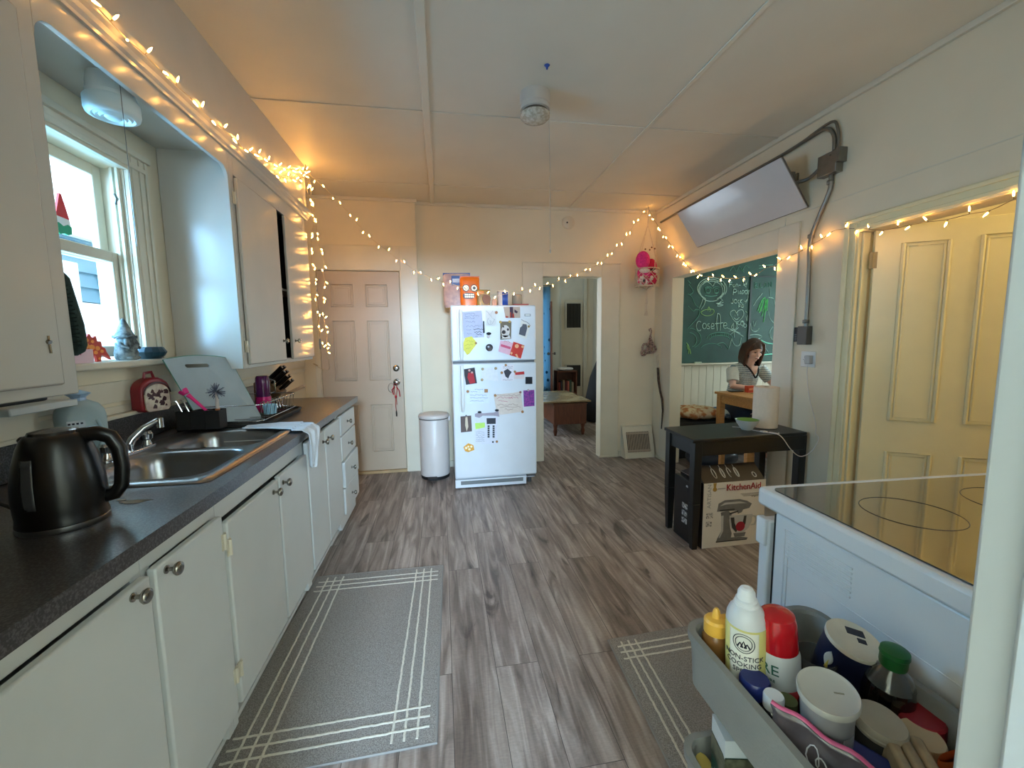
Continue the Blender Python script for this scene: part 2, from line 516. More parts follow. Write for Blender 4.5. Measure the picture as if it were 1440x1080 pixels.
# wall beside the camera (near wall), the doorway the picture is taken from
X = MB(True)
X.box(.42, 1.0, .10, .25, 0, H).box(2.1, XR+.12, .10, .25, 0, H).box(1.0, 2.1, .10, .25, 0, 1.25).box(1.0, 2.1, .10, .25, 2.3, H).box(XL-.14, -.32, .10, .25, 0, H).box(-.32, .42, .10, .25, 2.06, H)
struct('wall_front', X, WALL, bevel=.006)
trim(14, [(.405, .42, .095, .245, 0, 2.06), (.398, .405, .12, .215, 0, 2.06)], M('jamb_dimmed_trim', (170, 174, 174), .5, noise=.03, bump=.2, bscale=40), .004)  # trim colour greyed here to stand in for the jamb's dimmer, bluish light
X = MB(True)
for b in ((1.0, 1.05, .12, .17, 1.25, 2.3), (2.05, 2.1, .12, .17, 1.25, 2.3), (1.05, 2.05, .12, .17, 1.25, 1.3), (1.05, 2.05, .12, .17, 2.25, 2.3), (1.05, 2.05, .12, .17, 1.75, 1.79)):
    X.box(*b)
struct('added_window_3', X, TRIM)  # unseen window added so extra daylight reaches the ceiling and walls
# hall behind the camera with its own window
X = MB(True)
X.box(-.95, -.83, -3.2, .10, 0, H).box(.95, 1.07, -3.2, .10, 0, H)
X.box(-.83, -.35, -3.32, -3.2, 0, H).box(.55, .95, -3.32, -3.2, 0, H).box(-.35, .55, -3.32, -3.2, 0, 1.85).box(-.35, .55, -3.32, -3.2, 2.5, H)
struct('wall_hall', X, WALL)

# nook beyond the right wall
NXE = 5.0
X = MB(True)
X.box(XR+.12, NXE, 4.62, 4.74, 0, H)
struct('wall_nook_back', X, WALL)
X = MB(True)
X.box(NXE, NXE+.12, 2.45, 3.25, 0, H).box(NXE, NXE+.12, 4.45, 4.74, 0, H).box(NXE, NXE+.12, 3.25, 4.45, 0, .85).box(NXE, NXE+.12, 3.25, 4.45, 2.2, H)
struct('wall_nook_right', X, WALL)
X = MB(True).box(XR+.12, NXE+.12, 2.45, 2.57, 0, H); struct('wall_nook_front', X, WALL)
X = MB(True).box(XR, XR+.12, YB+.12, 4.74, 0, H); struct('wall_nook_left', X, WALL)
X = MB(True)
for k in range(26):
    X.box(XR+.125+k*.098, XR+.125+k*.098+.094, 4.608, 4.62, .08, 1.0)
X.box(XR+.12, NXE, 4.60, 4.62, 1.0, 1.03).box(XR+.12, NXE, 4.60, 4.62, 0, .09)
struct('trim_15', X, TRIM, bevel=.002)
# window frame in nook
X = MB(True)
X.box(NXE+.03, NXE+.07, 3.25, 3.30, .85, 2.2).box(NXE+.03, NXE+.07, 4.40, 4.45, .85, 2.2).box(NXE+.03, NXE+.07, 3.3, 4.4, .85, .9).box(NXE+.03, NXE+.07, 3.3, 4.4, 2.15, 2.2).box(NXE+.03, NXE+.07, 3.3, 4.4, 1.5, 1.54)
struct('window_2', X, TRIM)

# small lit room behind the open cream door
X = MB(True)
X.box(4.3, 4.42, .10, 2.45, 0, H).box(XR+.12, 4.3, .10, .22, 0, H)
struct('wall_bath', X, CREAM)

# room beyond the passage
FY = 8.3
X = MB(True); X.box(.55, .67, YB+.12, 5.4, 0, H).box(.55, .67, 6.8, FY, 0, H).box(.55, .67, 5.4, 6.8, 0, .5).box(.55, .67, 5.4, 6.8, 2.3, H)
struct('wall_far_left', X, WALL)
X = MB(True); X.box(.55, 3.6, FY, FY+.12, 0, H); struct('wall_far_back', X, WALL)
X = MB(True); X.box(3.1, 3.22, 4.74, FY, 0, H); struct('wall_far_right', X, WALL)
trim(16, [(.67, 3.1, FY-.02, FY, 0, .14), (2.40, 2.43, FY-.02, FY, .14, H), (2.885, 2.95, FY-.05, FY, .14, H), (2.42, 2.885, FY-.012, FY, 2.14, H-.0), (2.17, 2.21, FY-.025, FY, .14, 2.1), (1.5, 2.2, FY-.03, FY, 2.1, 2.13)], TRIM, 0)
# ------------------------------------------------------------------ lower cabinets
CX = -.665     # door face
def knob(parent, x, y, z, name='knob', mat=NICKEL, s=1.0):
    X = MB(True)
    X.T = Matrix.Translation((x, y, z)) @ Matrix.Rotation(PI/2, 4, 'Y')
    X.lathe([(0, 0), (.010*s, 0), (.010*s, .003*s), (.005*s, .006*s), (.005*s, .016*s), (.013*s, .020*s), (.0165*s, .026*s), (.015*s, .031*s), (.009*s, .034*s), (0, .034*s)], seg=20)
    return obj(name, X, mat, parent, smooth=50)

def hinge(parent, x, y, z, h=.05):
    X = MB(True).box(x, x+.004, y-.012, y+.012, z-h/2, z+h/2); X.tube([(x+.006, y, z-h/2), (x+.006, y, z+h/2)], .005)
    return obj('hinge', X, TRIM, parent)

def lower_cabinet(y0, y1, doors, label, ztop=.83, rail=True):
    t = thing('lower_cabinet', label, 'cabinet', (-.98, (y0+y1)/2, 0), group='white base cabinets under the worktop')
    X = MB(True)
    X.box(-1.30, -.71, y0, y0+.018, .10, .895).box(-1.30, -.71, y1-.018, y1, .10, .895)
    X.box(-1.30, -1.285, y0, y1, .10, .895).box(-1.30, -.71, y0, y1, .10, .118)
    X.box(-.71, -.690, y0, y1, ztop+.004, .895)        # rail
    X.box(-.71, -.690, y0, y0+.03, .12, ztop+.01).box(-.71, -.690, y1-.03, y1, .12, ztop+.01)
    X.box(-1.30, -.785, y0, y1, 0, .10)
    obj('cabinet_box', X, CAB, t, bevel=.002)
    for d in doors:
        a, b, zt, kn, hi = d
        X = MB(True).box(-.686, CX, a+.004, b-.004, .20, zt)
        dr = obj('door', X, CAB, t, bevel=.005)
        if kn is not None:
            knob(dr, CX, kn[0], kn[1])
        if hi is not None:
            for zz in (.32, zt-.08):
                hinge(dr, CX-.002, hi, zz)
    return t
lower_cabinet(.26, 1.02, [(.32, 1.015, .833, (.955, .815), None)], 'white base cabinet nearest the camera, below the kettle')
lower_cabinet(1.02, 1.335, [(1.025, 1.33, .836, (1.065, .815), 1.322)], 'narrow white base cabinet with one door, left of the sink doors')
lower_cabinet(1.335, 2.12, [(1.345, 1.755, .805, (1.70, .77), 1.35), (1.765, 2.115, .81, (1.80, .775), None)], 'white double door base cabinet under the sink', ztop=.808)
lower_cabinet(2.12, 2.80, [(2.13, 2.44, .86, (2.395, .80), None), (2.445, 2.79, .86, (2.50, .80), None)], 'white double door base cabinet between sink cabinet and drawers', ztop=.86)
# drawer unit
t = thing('drawer_cabinet', 'white cabinet of four stacked drawers at the far end of the worktop', 'cabinet', (-.98, 3.02, 0))
X = MB(True).box(-1.30, -.69, 2.80, 3.25, .10, .895).box(-1.30, -.76, 2.80, 3.25, 0, .10)
obj('cabinet_box', X, CAB, t, bevel=.002)
for z0, z1, out in ((.735, .868, 0), (.565, .727, 0), (.385, .557, .012), (.20, .375, .006)):
    X = MB(True).box(-.688, CX+out, 2.815, 3.245, z0, z1)
    d = obj('drawer', X, CAB, t, bevel=.005)
    knob(d, CX+out, 3.0, (z0+z1)/2, s=.95)
# rail lip under the worktop
X = MB(True).box(-.69, -.672, .26, 3.25, .875, .897); trim(17, [(-.69, -.671, .26, 3.26, .878, .897)], TRIM, .003)

# worktop with a hole for the sink (four slabs and front edge)
SY0, SY1, SX0, SX1 = 1.36, 2.14, -1.19, -.735
X = MB(True)
X.box(XL+.002, -.645, .255, SY0, .897, .935).box(XL+.002, -.645, SY1, 3.30, .897, .935).box(XL+.002, SX0, SY0, SY1, .897, .935).box(SX1, -.645, SY0, SY1, .897, .935)
bmesh.ops.remove_doubles(X.bm, verts=X.bm.verts, dist=1e-5)
w = obj('worktop', X, COUNTER, None)
tag(w, 'long dark speckled laminate worktop along the left wall', 'worktop')
X = MB(True).box(XL+.001, XL+.022, .255, 3.28, .937, 1.05)
w = obj('backsplash', X, COUNTER, None, bevel=.003); tag(w, 'low dark laminate upstand against the left wall behind the sink', 'backsplash')

# sink
t = thing('sink', 'double bowl stainless steel sink set in the dark worktop', 'sink', (-.96, 1.75, .935))
X = MB(True)
def bowl(X, x0, x1, y0, y1, dep):
    def rr(w, h, r): return rounded(w, h, r, 6)
    cx_, cy_ = (x0+x1)/2, (y0+y1)/2
    loops = []
    for (ins, z, r) in ((0, .944, .07), (.006, .938, .07), (.012, .90, .075), (.022, .80, .08), (.05, .762, .08), (.10, .757, .06)):
        loops.append([X.bm.verts.new((cx_+p[0], cy_+p[1], z)) for p in rr(x1-x0-2*ins, y1-y0-2*ins, min(r, (x1-x0-2*ins)/2-.001))])
    for A, B in zip(loops, loops[1:]):
        for k in range(len(A)):
            k2 = (k+1) % len(A); X.bm.faces.new((A[k], A[k2], B[k2], B[k]))
    X.bm.faces.new(loops[-1])
    return loops[0]
bowls = [(-1.105, -.745, 1.385, 1.735), (-1.105, -.745, 1.775, 2.115)]
inner = [bowl(X, *b, .18) for b in bowls]
# deck: outer loop minus bowls, made by a filled edge net
outer = [X.bm.verts.new((-.955+p[0], 1.75+p[1], .944)) for p in rounded(.50, .81, .03, 4)]
edges = []
for L in [outer]+inner:
    for k in range(len(L)):
        e = X.bm.edges.get((L[k], L[(k+1) % len(L)])) or X.bm.edges.new((L[k], L[(k+1) % len(L)])); edges.append(e)
bmesh.ops.triangle_fill(X.bm, edges=edges, use_beauty=True)
low = [X.bm.verts.new((v.co.x*1.0+(.006 if v.co.x > -.955 else -.006), v.co.y+(.006 if v.co.y > 1.75 else -.006), .9365)) for v in outer]
for k in range(len(outer)):
    k2 = (k+1) % len(outer); X.bm.faces.new((outer[k], outer[k2], low[k2], low[k]))
obj('basin', X, STEEL, t, smooth=50)
for b in bowls:
    X = MB(True).lathe([(0, .001), (.035, .001), (.04, .003), (.042, .0)], ((b[0]+b[1])/2, (b[2]+b[3])/2, .757), 20); obj('drain', X, CHROME, t)
t = thing('faucet', 'chrome two handle faucet behind the sink bowls', 'faucet', (-1.155, 1.76, .944))
X = MB(True); X.prism(rounded(.05, .26, .024, 5, -1.155, 1.72), .9445, .958, 'xy'); obj('base_plate', X, CHROME, t, bevel=.003)
X = MB(True); X.cyl((-1.155, 1.72, .955), .016, .03)
X.tube([(-1.155, 1.72, .975), (-1.145, 1.73, 1.0), (-1.12, 1.755, 1.035), (-1.088, 1.785, 1.058)], [.015, .014, .012, .011], 12); X.cyl((-1.085, 1.788, 1.03), .013, .036); obj('spout', X, CHROME, t, smooth=50)
for yy in (1.62, 1.82):
    X = MB(True).lathe([(0, 0), (.018, 0), (.014, .012), (.012, .02), (.02, .026), (.022, .045), (.017, .055), (0, .055)], (-1.155, yy, .956), 12); obj('handle', X, CHROME, t, smooth=30)

# puddle marks
X = MB(True)
X.prism([(-.815+.035*math.cos(a)*(1+.3*math.sin(3*a)), 1.215+.014*math.sin(a)) for a in [2*PI*k/18 for k in range(18)]], .9351, .9362, 'xy')
X.prism([(-.86+.012*math.cos(a), 1.235+.006*math.sin(a)) for a in [2*PI*k/12 for k in range(12)]], .9351, .9362, 'xy')
tag(obj('water_puddle', X, M('puddle', (40, 44, 50), .03, noise=0, coat=1), None), 'small splash of water on the worktop beside the kettle', 'water')

# ------------------------------------------------------------------ upper cabinets
UX = -1.02; UB = 1.215
t = thing('upper_cabinet', 'white wall cabinet nearest the camera with oven mitt on its side', 'cabinet', (-1.17, .81, UB))
X = MB(True); X.box(XL+.002, UX, .256, 1.362, UB, 2.30)
obj('cabinet_box', X, CABG, t, bevel=.003)
X = MB(True).box(UX, UX+.018, .30, 1.30, 1.245, 2.18); d = obj('door', X, CABG, t, bevel=.006)
X = MB(True).tube([(UX+.018, 1.262, 1.36), (UX+.024, 1.262, 1.358)], .006); X.tube([(UX+.018, 1.265, 1.375), (UX+.02, 1.265, 1.33)], .003); obj('latch_screw', X, NICKEL, d)

# valance over the window with rounded corners
X = MB(True); a, b = 1.362, 2.362; r = .055; zt = 2.215
pts = [(a, 2.30), (b, 2.30), (b, UB+.02), (b-.004, UB+.02)]
pts = [(a, 2.30), (a, zt-r)]+[(a+r-r*math.cos(k*PI/12), zt-r+r*math.sin(k*PI/12)) for k in range(1, 7)]+[(b-r+r*math.sin(k*PI/12), zt-r+r*math.cos(k*PI/12)) for k in range(0, 7)]+[(b, 2.30)]
X.prism(pts, UX-.018, UX, 'yz')
X.box(XL+.002, UX-.018, a, b, 2.285, 2.30)
v = obj('window_valance', X, CABG, None, bevel=.002); tag(v, 'white board with rounded corners spanning above the window between the cabinets', 'valance')

t = thing('upper_cabinet', 'white wall cabinet right of the window with one door ajar', 'cabinet', (-1.17, 2.95, UB), group=None)
X = MB(True)
X.box(XL+.002, UX, 2.362, 2.38, UB, 2.30).box(XL+.002, UX, 3.53, 3.55, UB, 2.30)
X.box(XL+.002, XL+.012, 2.38, 3.53, UB, 2.30).box(XL+.012, UX-.018, 2.38, 3.53, UB, UB+.018).box(XL+.012, UX-.018, 2.38, 3.53, 2.28, 2.30)
X.box(UX-.018, UX, 2.38, 2.42, UB, 2.30).box(UX-.018, UX, 3.49, 3.53, UB, 2.30).box(UX-.018, UX, 2.42, 3.49, 2.20, 2.30).box(UX-.018, UX, 2.42, 3.49, UB, UB+.03)
X.box(XL+.02, UX-.03, 2.39, 3.52, 1.70, 1.716)
obj('cabinet_box', X, CABG, t, bevel=.002)
X = MB(True).box(XL+.013, XL+.016, 2.385, 3.525, UB+.02, 2.28).box(XL+.016, UX-.02, 3.520, 3.528, UB+.02, 2.28).box(XL+.016, UX-.02, 2.382, 2.386, UB+.02, 2.28); obj('interior_shade', X, DARKGAP, t)  # black lining sheets put the shade behind the doors into colour
X = MB(True).box(UX+.002, UX+.02, 2.41, 2.93, 1.235, 2.185); d = obj('door', X, CABG, t, bevel=.005)
knob(d, UX+.02, 2.89, 1.36, s=.95)
for zz in (1.33, 2.08):
    hinge(d, UX+.004, 2.398, zz, .06)
X = MB(True).box(UX+.002, UX+.02, 3.06, 3.535, 1.235, 2.185); d = obj('door', X, CABG, t, bevel=.005)
knob(d, UX+.02, 3.11, 1.36, s=.95)

# soffit above the cabinets, crown between
X = MB(True).box(XL, UX+.004, .25, 3.62, 2.36, H); struct('wall_soffit', X, CABG)
X = MB(True)
prof = [(UX-.01, 2.295), (UX+.012, 2.295), (UX+.014, 2.305), (UX+.024, 2.313), (UX+.028, 2.328), (UX+.04, 2.336), (UX+.045, 2.35), (UX+.045, 2.362), (UX-.01, 2.362)]
X.prism(prof, .252, 3.60, 'xz')
struct('trim_18', X, CABG, bevel=0)

# cutting strip: ceiling light inside the window recess
t = thing('recess_lamp', 'round white ceiling lamp with a glass lens above the window', 'lamp', (-1.13, 1.79, 2.2))
X = MB(True).lathe([(0, .085), (.062, .085), (.066, .06), (.066, .03), (.07, .028), (.07, .01), (.066, .008)], (-1.13, 1.79, 2.20), 32)
obj('lamp_body', X, M('lamp_porcelain', (228, 232, 230), .25, noise=.02), t)
X = MB(True).lathe([(.074, .012), (.078, .006), (.078, -.028), (.074, -.04), (.060, -.046), (.054, -.041), (.048, -.048), (.040, -.043), (.034, -.050), (.025, -.045), (.018, -.051), (0, -.048)], (-1.13, 1.79, 2.20), 36)
obj('glass_lens', X, M('ribbed_glass', (214, 224, 222), .4, noise=.03), t, smooth=60)
X = MB(True).tube([(-1.065, 1.735, 2.285), (-1.065, 1.735, 2.20), (-1.066, 1.737, 1.7)], .0012, 5)
X.sphere((-1.065, 1.735, 2.272), .008)
obj('pull_chain', X, METALG, t)

# ------------------------------------------------------------------ kettle
t = thing('electric_kettle', 'glossy black cordless kettle with a steel base ring, left of the sink', 'kettle', (-.885, 1.10, .935), rotz=math.radians(18)); KS = t
def KM():
    q_ = MB(); q_.T = Matrix.Diagonal((.86, .86, 1.0, 1)); return q_
X = KM().lathe([(0, .006), (.088, .006), (.091, .012), (.091, .018), (.089, .028), (.090, .04), (.092, .07), (.090, .11), (.083, .15), (.072, .185), (.063, .205), (.055, .214), (.03, .22), (0, .222)], seg=40)
obj('body', X, BLACKP, t, smooth=50)
X = KM().lathe([(.0, 0), (.089, 0), (.092, .004), (.092, .013), (.0885, .015)], seg=40); obj('base_ring', X, STEEL, t)
X = KM(); X.tube([(-.045, 0, .195), (-.058, 0, .202), (-.066, 0, .208)], [.024, .018, .010], 10, flat=.6); obj('spout', X, BLACKP, t, smooth=50)
X = KM(); X.tube([(.045, 0, .205), (.085, 0, .207), (.112, 0, .195), (.127, 0, .165), (.130, 0, .12), (.124, 0, .075), (.108, 0, .055), (.086, 0, .052)], [.015, .016, .016, .016, .0155, .015, .014, .014], 12, flat=1.15); obj('handle', X, BLACKP, t, smooth=60)
X = KM(); X.T = X.T @ Matrix.Translation((0, 0, .213)); X.lathe([(.052, 0), (.048, .008), (.02, .013), (0, .013)], seg=24); obj('lid', X, M('kettle_lid', (34, 34, 36), .2, noise=.02), t)
X = KM()
for z0, z1 in ((.06, .17),):
    n = 10
    X.grid(lambda u, v: Vector(((.0925-.0*v)*math.cos(math.radians(-118+u*18))*(1-.13*max(0, v-.4)), (.0925)*math.sin(math.radians(-118+u*18))*(1-.13*max(0, v-.4)), z0+(z1-z0)*v)), 6, 8)
obj('water_gauge', X, M('smoky_gauge', (60, 60, 62), .2, noise=0), t, solid=.001)
# cord
X = MB(True).tube([(-1.29, .80, 1.07), (-1.24, .86, 1.085), (-1.18, .93, 1.09), (-1.10, 1.01, 1.07), (-1.03, 1.08, 1.02), (-.99, 1.12, .965), (-.975, 1.13, .945)], .004, 8)
X.tube([(-1.28, .84, 1.06), (-1.22, .90, 1.07), (-1.16, 1.0, 1.05), (-1.12, 1.08, 1.0), (-1.10, 1.12, .945)], .0035, 8)
X.box(-1.308, -1.27, .76, .86, 1.03, 1.10)
tag(obj('power_cord', X, BLACKM, None, smooth=60), 'black power cord and plug looping behind the kettle', 'cord')

# ------------------------------------------------------------------ water jug
JUG = M('translucent_plastic', (188, 208, 214), .35, noise=.03, trans=.35, ior=1.1)
t = thing('water_jug', 'translucent plastic gallon jug with crumpled cap bag behind the kettle', 'jug', (-1.235, 1.64, .945), rotz=-.75)
X = MB()
lo = []
for (w, r, z) in ((.105, .03, 0), (.117, .03, .008), (.12, .03, .10), (.12, .03, .165), (.116, .04, .185), (.098, .045, .202), (.062, .03, .213), (.042, .02, .218)):
    lo.append([X.bm.verts.new((p[0], p[1], z)) for p in rounded(w, w, min(r, w/2-.0005), 5)])
for A, B in zip(lo, lo[1:]):
    for k in range(len(A)):
        k2 = (k+1) % len(A); X.bm.faces.new((A[k], A[k2], B[k2], B[k]))
X.bm.faces.new(lo[0][::-1]); X.bm.faces.new(lo[-1])
obj('bottle', X, JUG, t, smooth=60)
X = MB().lathe([(.021, .214), (.019, .226), (.024, .232), (.034, .240), (.022, .246), (.008, .252), (0, .25)], seg=9, sx=1.2); obj('tied_bag_cap', X, M('pale_blue_film', (170, 196, 226), .3, noise=.1, nscale=40), t, smooth=20)
X = MB(); X.box(.0600, .0612, -.045, -.0, .10, .155); obj('label', X, M('jug_label', (205, 214, 222), .5, noise=0), t)
X = MB()
for k in range(4):
    X.box(.0612, .0618, -.042+k*.010, -.036+k*.010, .142, .148)
for k in range(9):
    X.box(.0612, .0618, -.040+k*.004, -.038+k*.004, .108, .13)
obj('label_print', X, INK, t)
X = MB(); X.tube([(.058, .03, .15), (.070, .035, .13), (.070, .035, .08), (.058, .03, .06)], .006, 8); obj('grip', X, JUG, t, smooth=60)

# flat white box and black tray edge on the ledge
X = MB(True).box(XL+.014, -1.205, 1.375, 1.60, 1.15, 1.172)
X.T = Matrix.Identity(4)
tag(obj('white_box', X, M('grey_white_plastic', (196, 202, 200), .4, noise=.02), None, bevel=.004), 'flat white plastic box on the ledge above the kettle', 'box')
X = MB(True).box(XL+.013, -1.292, 1.42, 1.56, 1.069, 1.149); tag(obj('ledge_bracket', X, TRIM, None), 'small white block holding the flat box off the ledge', 'bracket')
X = MB(True).prism(rounded(.075, .52, .03, 5, -1.12, 1.10), 1.199, 1.2145, 'xy')
tag(obj('knife_strip', X, BLACKM, None, bevel=.004), 'long black holder fixed under the near wall cabinet', 'holder')

# oven mitt on cabinet side
t = thing('oven_mitt', 'dark green quilted oven mitt hanging on the cabinet side by the window', 'oven mitt', (-1.035, 1.385, 1.32))
X = MB()
def mitt(u, v):
    z = .245*v
    wdt = .036*(1-abs(2*u-1)**2.2)**.5 if True else 0
    return Vector((0, 0, 0))
prof = [(-.040, .03), (-.034, .012), (-.018, .001), (.004, .0), (.022, .010), (.030, .03), (.028, .09), (.018, .15), (.006, .22), (-.006, .238), (-.03, .242), (-.042, .235), (-.045, .15), (-.043, .08)]
X.prism(prof, -.014, .012, 'xz')
obj('mitt_body', X, M('green_quilt', (38, 54, 50), .9, noise=.25, nscale=90, bump=.8, bscale=110), t, bevel=.011, subsurf=0)
X = MB()
for k in range(9):
    z = .03+.022*k; X.tube([(-.042, -.0155, z), (.03-.0008*k*k*.4, -.0155, z+.012)], .0022, 5)
for k in range(9):
    z = .03+.022*k; X.tube([(-.044, -.0155, z+.012), (.028-.0008*k*k*.4, -.0155, z)], .0022, 5)
obj('quilt_stitching', X, M('green_thread', (26, 40, 37), .9, noise=0), t)
X = MB().tube([(-.024, 0, .24), (-.028, 0, .258), (-.022, 0, .268), (-.016, 0, .258), (-.02, 0, .24)], .003); obj('hanging_loop', X, M('green_tape', (30, 48, 44), .9, noise=0), t)
# ------------------------------------------------------------------ window sill things
SZ = 1.285
def flat_poly(name, pts, th, mat, parent=None, **k):
    X = MB(); X.prism(pts, -th/2, th/2, 'yz'); return obj(name, X, mat, parent, **k)
# dinosaur
t = thing('dinosaur_figure', 'red and orange spiky dinosaur cut-out standing on the window sill', 'toy', (-1.315, 1.835, SZ))
P_ = [(-.075, .0), (-.06, .0), (-.055, .03), (-.04, .03), (-.035, 0), (-.018, 0), (-.012, .03), (.008, .03), (.012, 0), (.03, 0), (.034, .028), (.05, .022), (.085, .004), (.06, .038), (.056, .052), (.042, .058), (.04, .078), (.022, .08), (.018, .10), (0, .092), (-.012, .108), (-.025, .094), (-.042, .104), (-.05, .086), (-.07, .09), (-.072, .07), (-.09, .062), (-.082, .04), (-.095, .03), (-.078, .02)]
flat_poly('body', P_, .012, M('dino_red', (196, 58, 38), .45, noise=.04), t, bevel=.002)
X = MB()
for (a, b, r) in ((-.06, .055, .012), (-.035, .062, .014), (-.01, .056, .013), (.016, .052, .011), (-.045, .038, .009), (-.02, .038, .01), (.005, .036, .009), (-.03, .083, .009), (-.005, .078, .008), (.035, .04, .008), (-.067, .012, .006), (-.027, .012, .006), (.021, .012, .006)):
    X.prism([(a+r*math.cos(2*PI*k/8), b+r*.8*math.sin(2*PI*k/8)) for k in range(8)], .006, .0085, 'yz')
obj('spots', X, M('dino_orange', (236, 150, 66), .45, noise=.04), t)
X = MB(True).box(-1.275, -1.27, 1.625, 1.775, SZ, SZ+.05); c = obj('pink_card', X, M('pink_card', (228, 196, 206), .6, noise=.03), None)
tag(c, 'small pale pink card leaning at the left end of the window sill', 'card')
X = MB(True).tube([(-1.2695, 1.69+.03*math.cos(a), SZ+.03+.012*math.sin(a)) for a in [k*PI/8 for k in range(9)]], .0015, 5); obj('drawn_curve', X, M('magenta_ink', (196, 60, 110), .7, noise=0), c).location = (0, 0, 0)
# gnome
t = thing('gnome_figurine', 'grey carved gnome figurine with pointed hat on the window sill', 'figurine', (-1.30, 1.985, SZ))
ST = two_tone('carved_stone', (52, 60, 62), (134, 140, 138), 45, .35, .6, .7, 5, bump=.5)
X = MB().lathe([(0, .0), (.032, 0), (.038, .01), (.040, .03), (.034, .055), (.034, .07), (.03, .075)], seg=18); obj('body', X, ST, t)
X = MB()
for k in range(7):
    a = -.9+1.8*k/6; X.tube([(.028*math.cos(a), .028*math.sin(a), .088), (.036*math.cos(a), .036*math.sin(a), .065), (.034*math.cos(a*.7), .034*math.sin(a*.7), .04)], [.007, .008, .002], 6)
X.sphere((.03, 0, .085), .009); X.sphere((0, 0, .085), (.028, .028, .02)); obj('beard', X, ST, t, smooth=60)
X = MB().lathe([(.040, .092), (.036, .098), (.028, .115), (.018, .14), (.008, .165), (0, .175)], seg=16); X.tube([(.037*math.cos(2*PI*k/16), .037*math.sin(2*PI*k/16), .096+.004*math.sin(k*2.2)) for k in range(16)], .004, 6, closed=True); obj('hat', X, ST, t, smooth=60)
for s in (-1, 1):
    X = MB().sphere((.02, .018*s, .0095), (.02, .014, .009)); obj('boot', X, ST, t, smooth=60)
    X = MB().tube([(0, .032*s, .07), (.015, .042*s, .055), (.032, .03*s, .05)], [.009, .008, .006], 8); obj('arm', X, ST, t, smooth=60)

# bowl
t = MB().lathe([(0, .004), (.034, .004), (.036, 0), (.050, .012), (.060, .03), (.058, .034), (.048, .052), (.044, .053), (.046, .04), (.03, .016), (0, .012)], seg=14)
b = obj('fluted_bowl', t, M('dark_teal_glaze', (34, 62, 76), .3, noise=.1), None, smooth=20, bevel=.001); b.location = (-1.285, 2.105, SZ)
tag(b, 'small dark teal faceted bowl at the right end of the window sill', 'bowl')
# suncatcher on the glass
t = thing('gnome_sun_catcher', 'red hatted green and white gnome ornament stuck to the upper window glass', 'ornament', (-1.405, 1.893, 1.80))
def fp(name, pts, c, th=.006):
    X = MB(); X.prism(pts, -th/2, th/2, 'yz'); return obj(name, X, M(name+'_colour', c, .4, noise=0), t)
fp('red_hat', [(-.028, .035), (.03, .03), (.006, .118), (-.002, .12)], (214, 30, 32), .008)
fp('white_beard', [(-.028, .034), (.030, .029), (.034, .0), (.02, .006), (0, -.004), (-.018, .006), (-.03, .004)], (236, 240, 240), .006)
fp('green_coat', [(-.034, .004), (-.02, .010), (0, 0), (.02, .01), (.036, .004), (.034, -.022), (.016, -.03), (0, -.026), (-.018, -.034), (-.034, -.022)], (28, 160, 120), .008)

# ------------------------------------------------------------------ mini backpack
t = thing('mini_backpack', 'small red backpack with a printed front panel hanging behind the sink', 'backpack', (-1.270, 2.055, 1.058), rotz=-.35)
RED = M('red_leatherette', (134, 22, 34), .4, noise=.08, nscale=30)
def arch(w, h, n=10):
    r = w/2*.85
    return [(-w/2, .012), (-w/2+.012, 0), (w/2-.012, 0), (w/2, .012), (w/2, h-r)]+[(w/2*math.cos(k*PI/n), h-r+r*math.sin(k*PI/n)) for k in range(1, n)]+[(-w/2, h-r)]
X = MB(); X.prism(arch(.132, .148), -.028, .03, 'yz'); obj('bag_body', X, RED, t, bevel=.012)
X = MB(); X.prism(arch(.108, .120), .03, .038, 'yz'); p = obj('front_panel', X, two_tone('printed_panel', (214, 200, 180), (186, 164, 150), 30, .4, .6, .5), t, bevel=.003)
X = MB(); rng = random.Random(3)
for k in range(26):
    y = rng.uniform(-.042, .042); z = rng.uniform(.012, .085); s = rng.uniform(.004, .010)
    X.prism([(y-s, z), (y+s*.8, z-s*.3), (y+s, z+s), (y, z+s*2), (y-s*.6, z+s)], .038, .0395, 'yz')
obj('abstract_print', X, M('dark_plum_print', (74, 40, 48), .6, noise=.2, nscale=60), p)
X = MB(); X.tube([(.0395-.002, a, b+.0) for a, b in arch(.114, .126)[4:]], .003, 6); obj('zip', X, M('zip_dark', (60, 30, 34), .4, noise=0), t)
X = MB(); X.tube([(0, -.022, .142), (0, -.018, .167), (0, .012, .170), (0, .02, .142)], .007, 6, flat=.6); obj('top_handle', X, RED, t)

# ------------------------------------------------------------------ dish rack and contents
RZ0 = .937
t = thing('dish_rack', 'black tray and wire dish rack beyond the sink', 'dish rack', (-1.06, 2.45, RZ0))
X = MB(True); X.prism(rounded(.40, .56, .04, 5, -1.06, 2.44), RZ0, RZ0+.008, 'xy'); X.tube([(p[0], p[1], RZ0+.015) for p in rounded(.40, .56, .04, 5, -1.06, 2.44)], .007, 6, closed=True); obj('tray', X, BLACKM, t)
X = MB(True)
for z in (.03, .11):
    X.tube([(p[0], p[1], RZ0+z) for p in rounded(.36, .50, .04, 5, -1.06, 2.44)], .0028, 6, closed=True)
for k in range(9):
    y = 2.22+k*.055
    X.tube([(-1.23, y, RZ0+.11), (-1.22, y, RZ0+.028), (-.90, y, RZ0+.028), (-.885, y, RZ0+.11)], .002, 6)
for k in range(7):
    y = 2.42+k*.04
    X.tube([(-.98, y, RZ0+.03), (-.975, y, RZ0+.09), (-.965, y+.005, RZ0+.095), (-.955, y, RZ0+.09), (-.95, y, RZ0+.03)], .002, 6)
obj('wire_basket', X, CHROME, t, smooth=60)
X = MB(True)
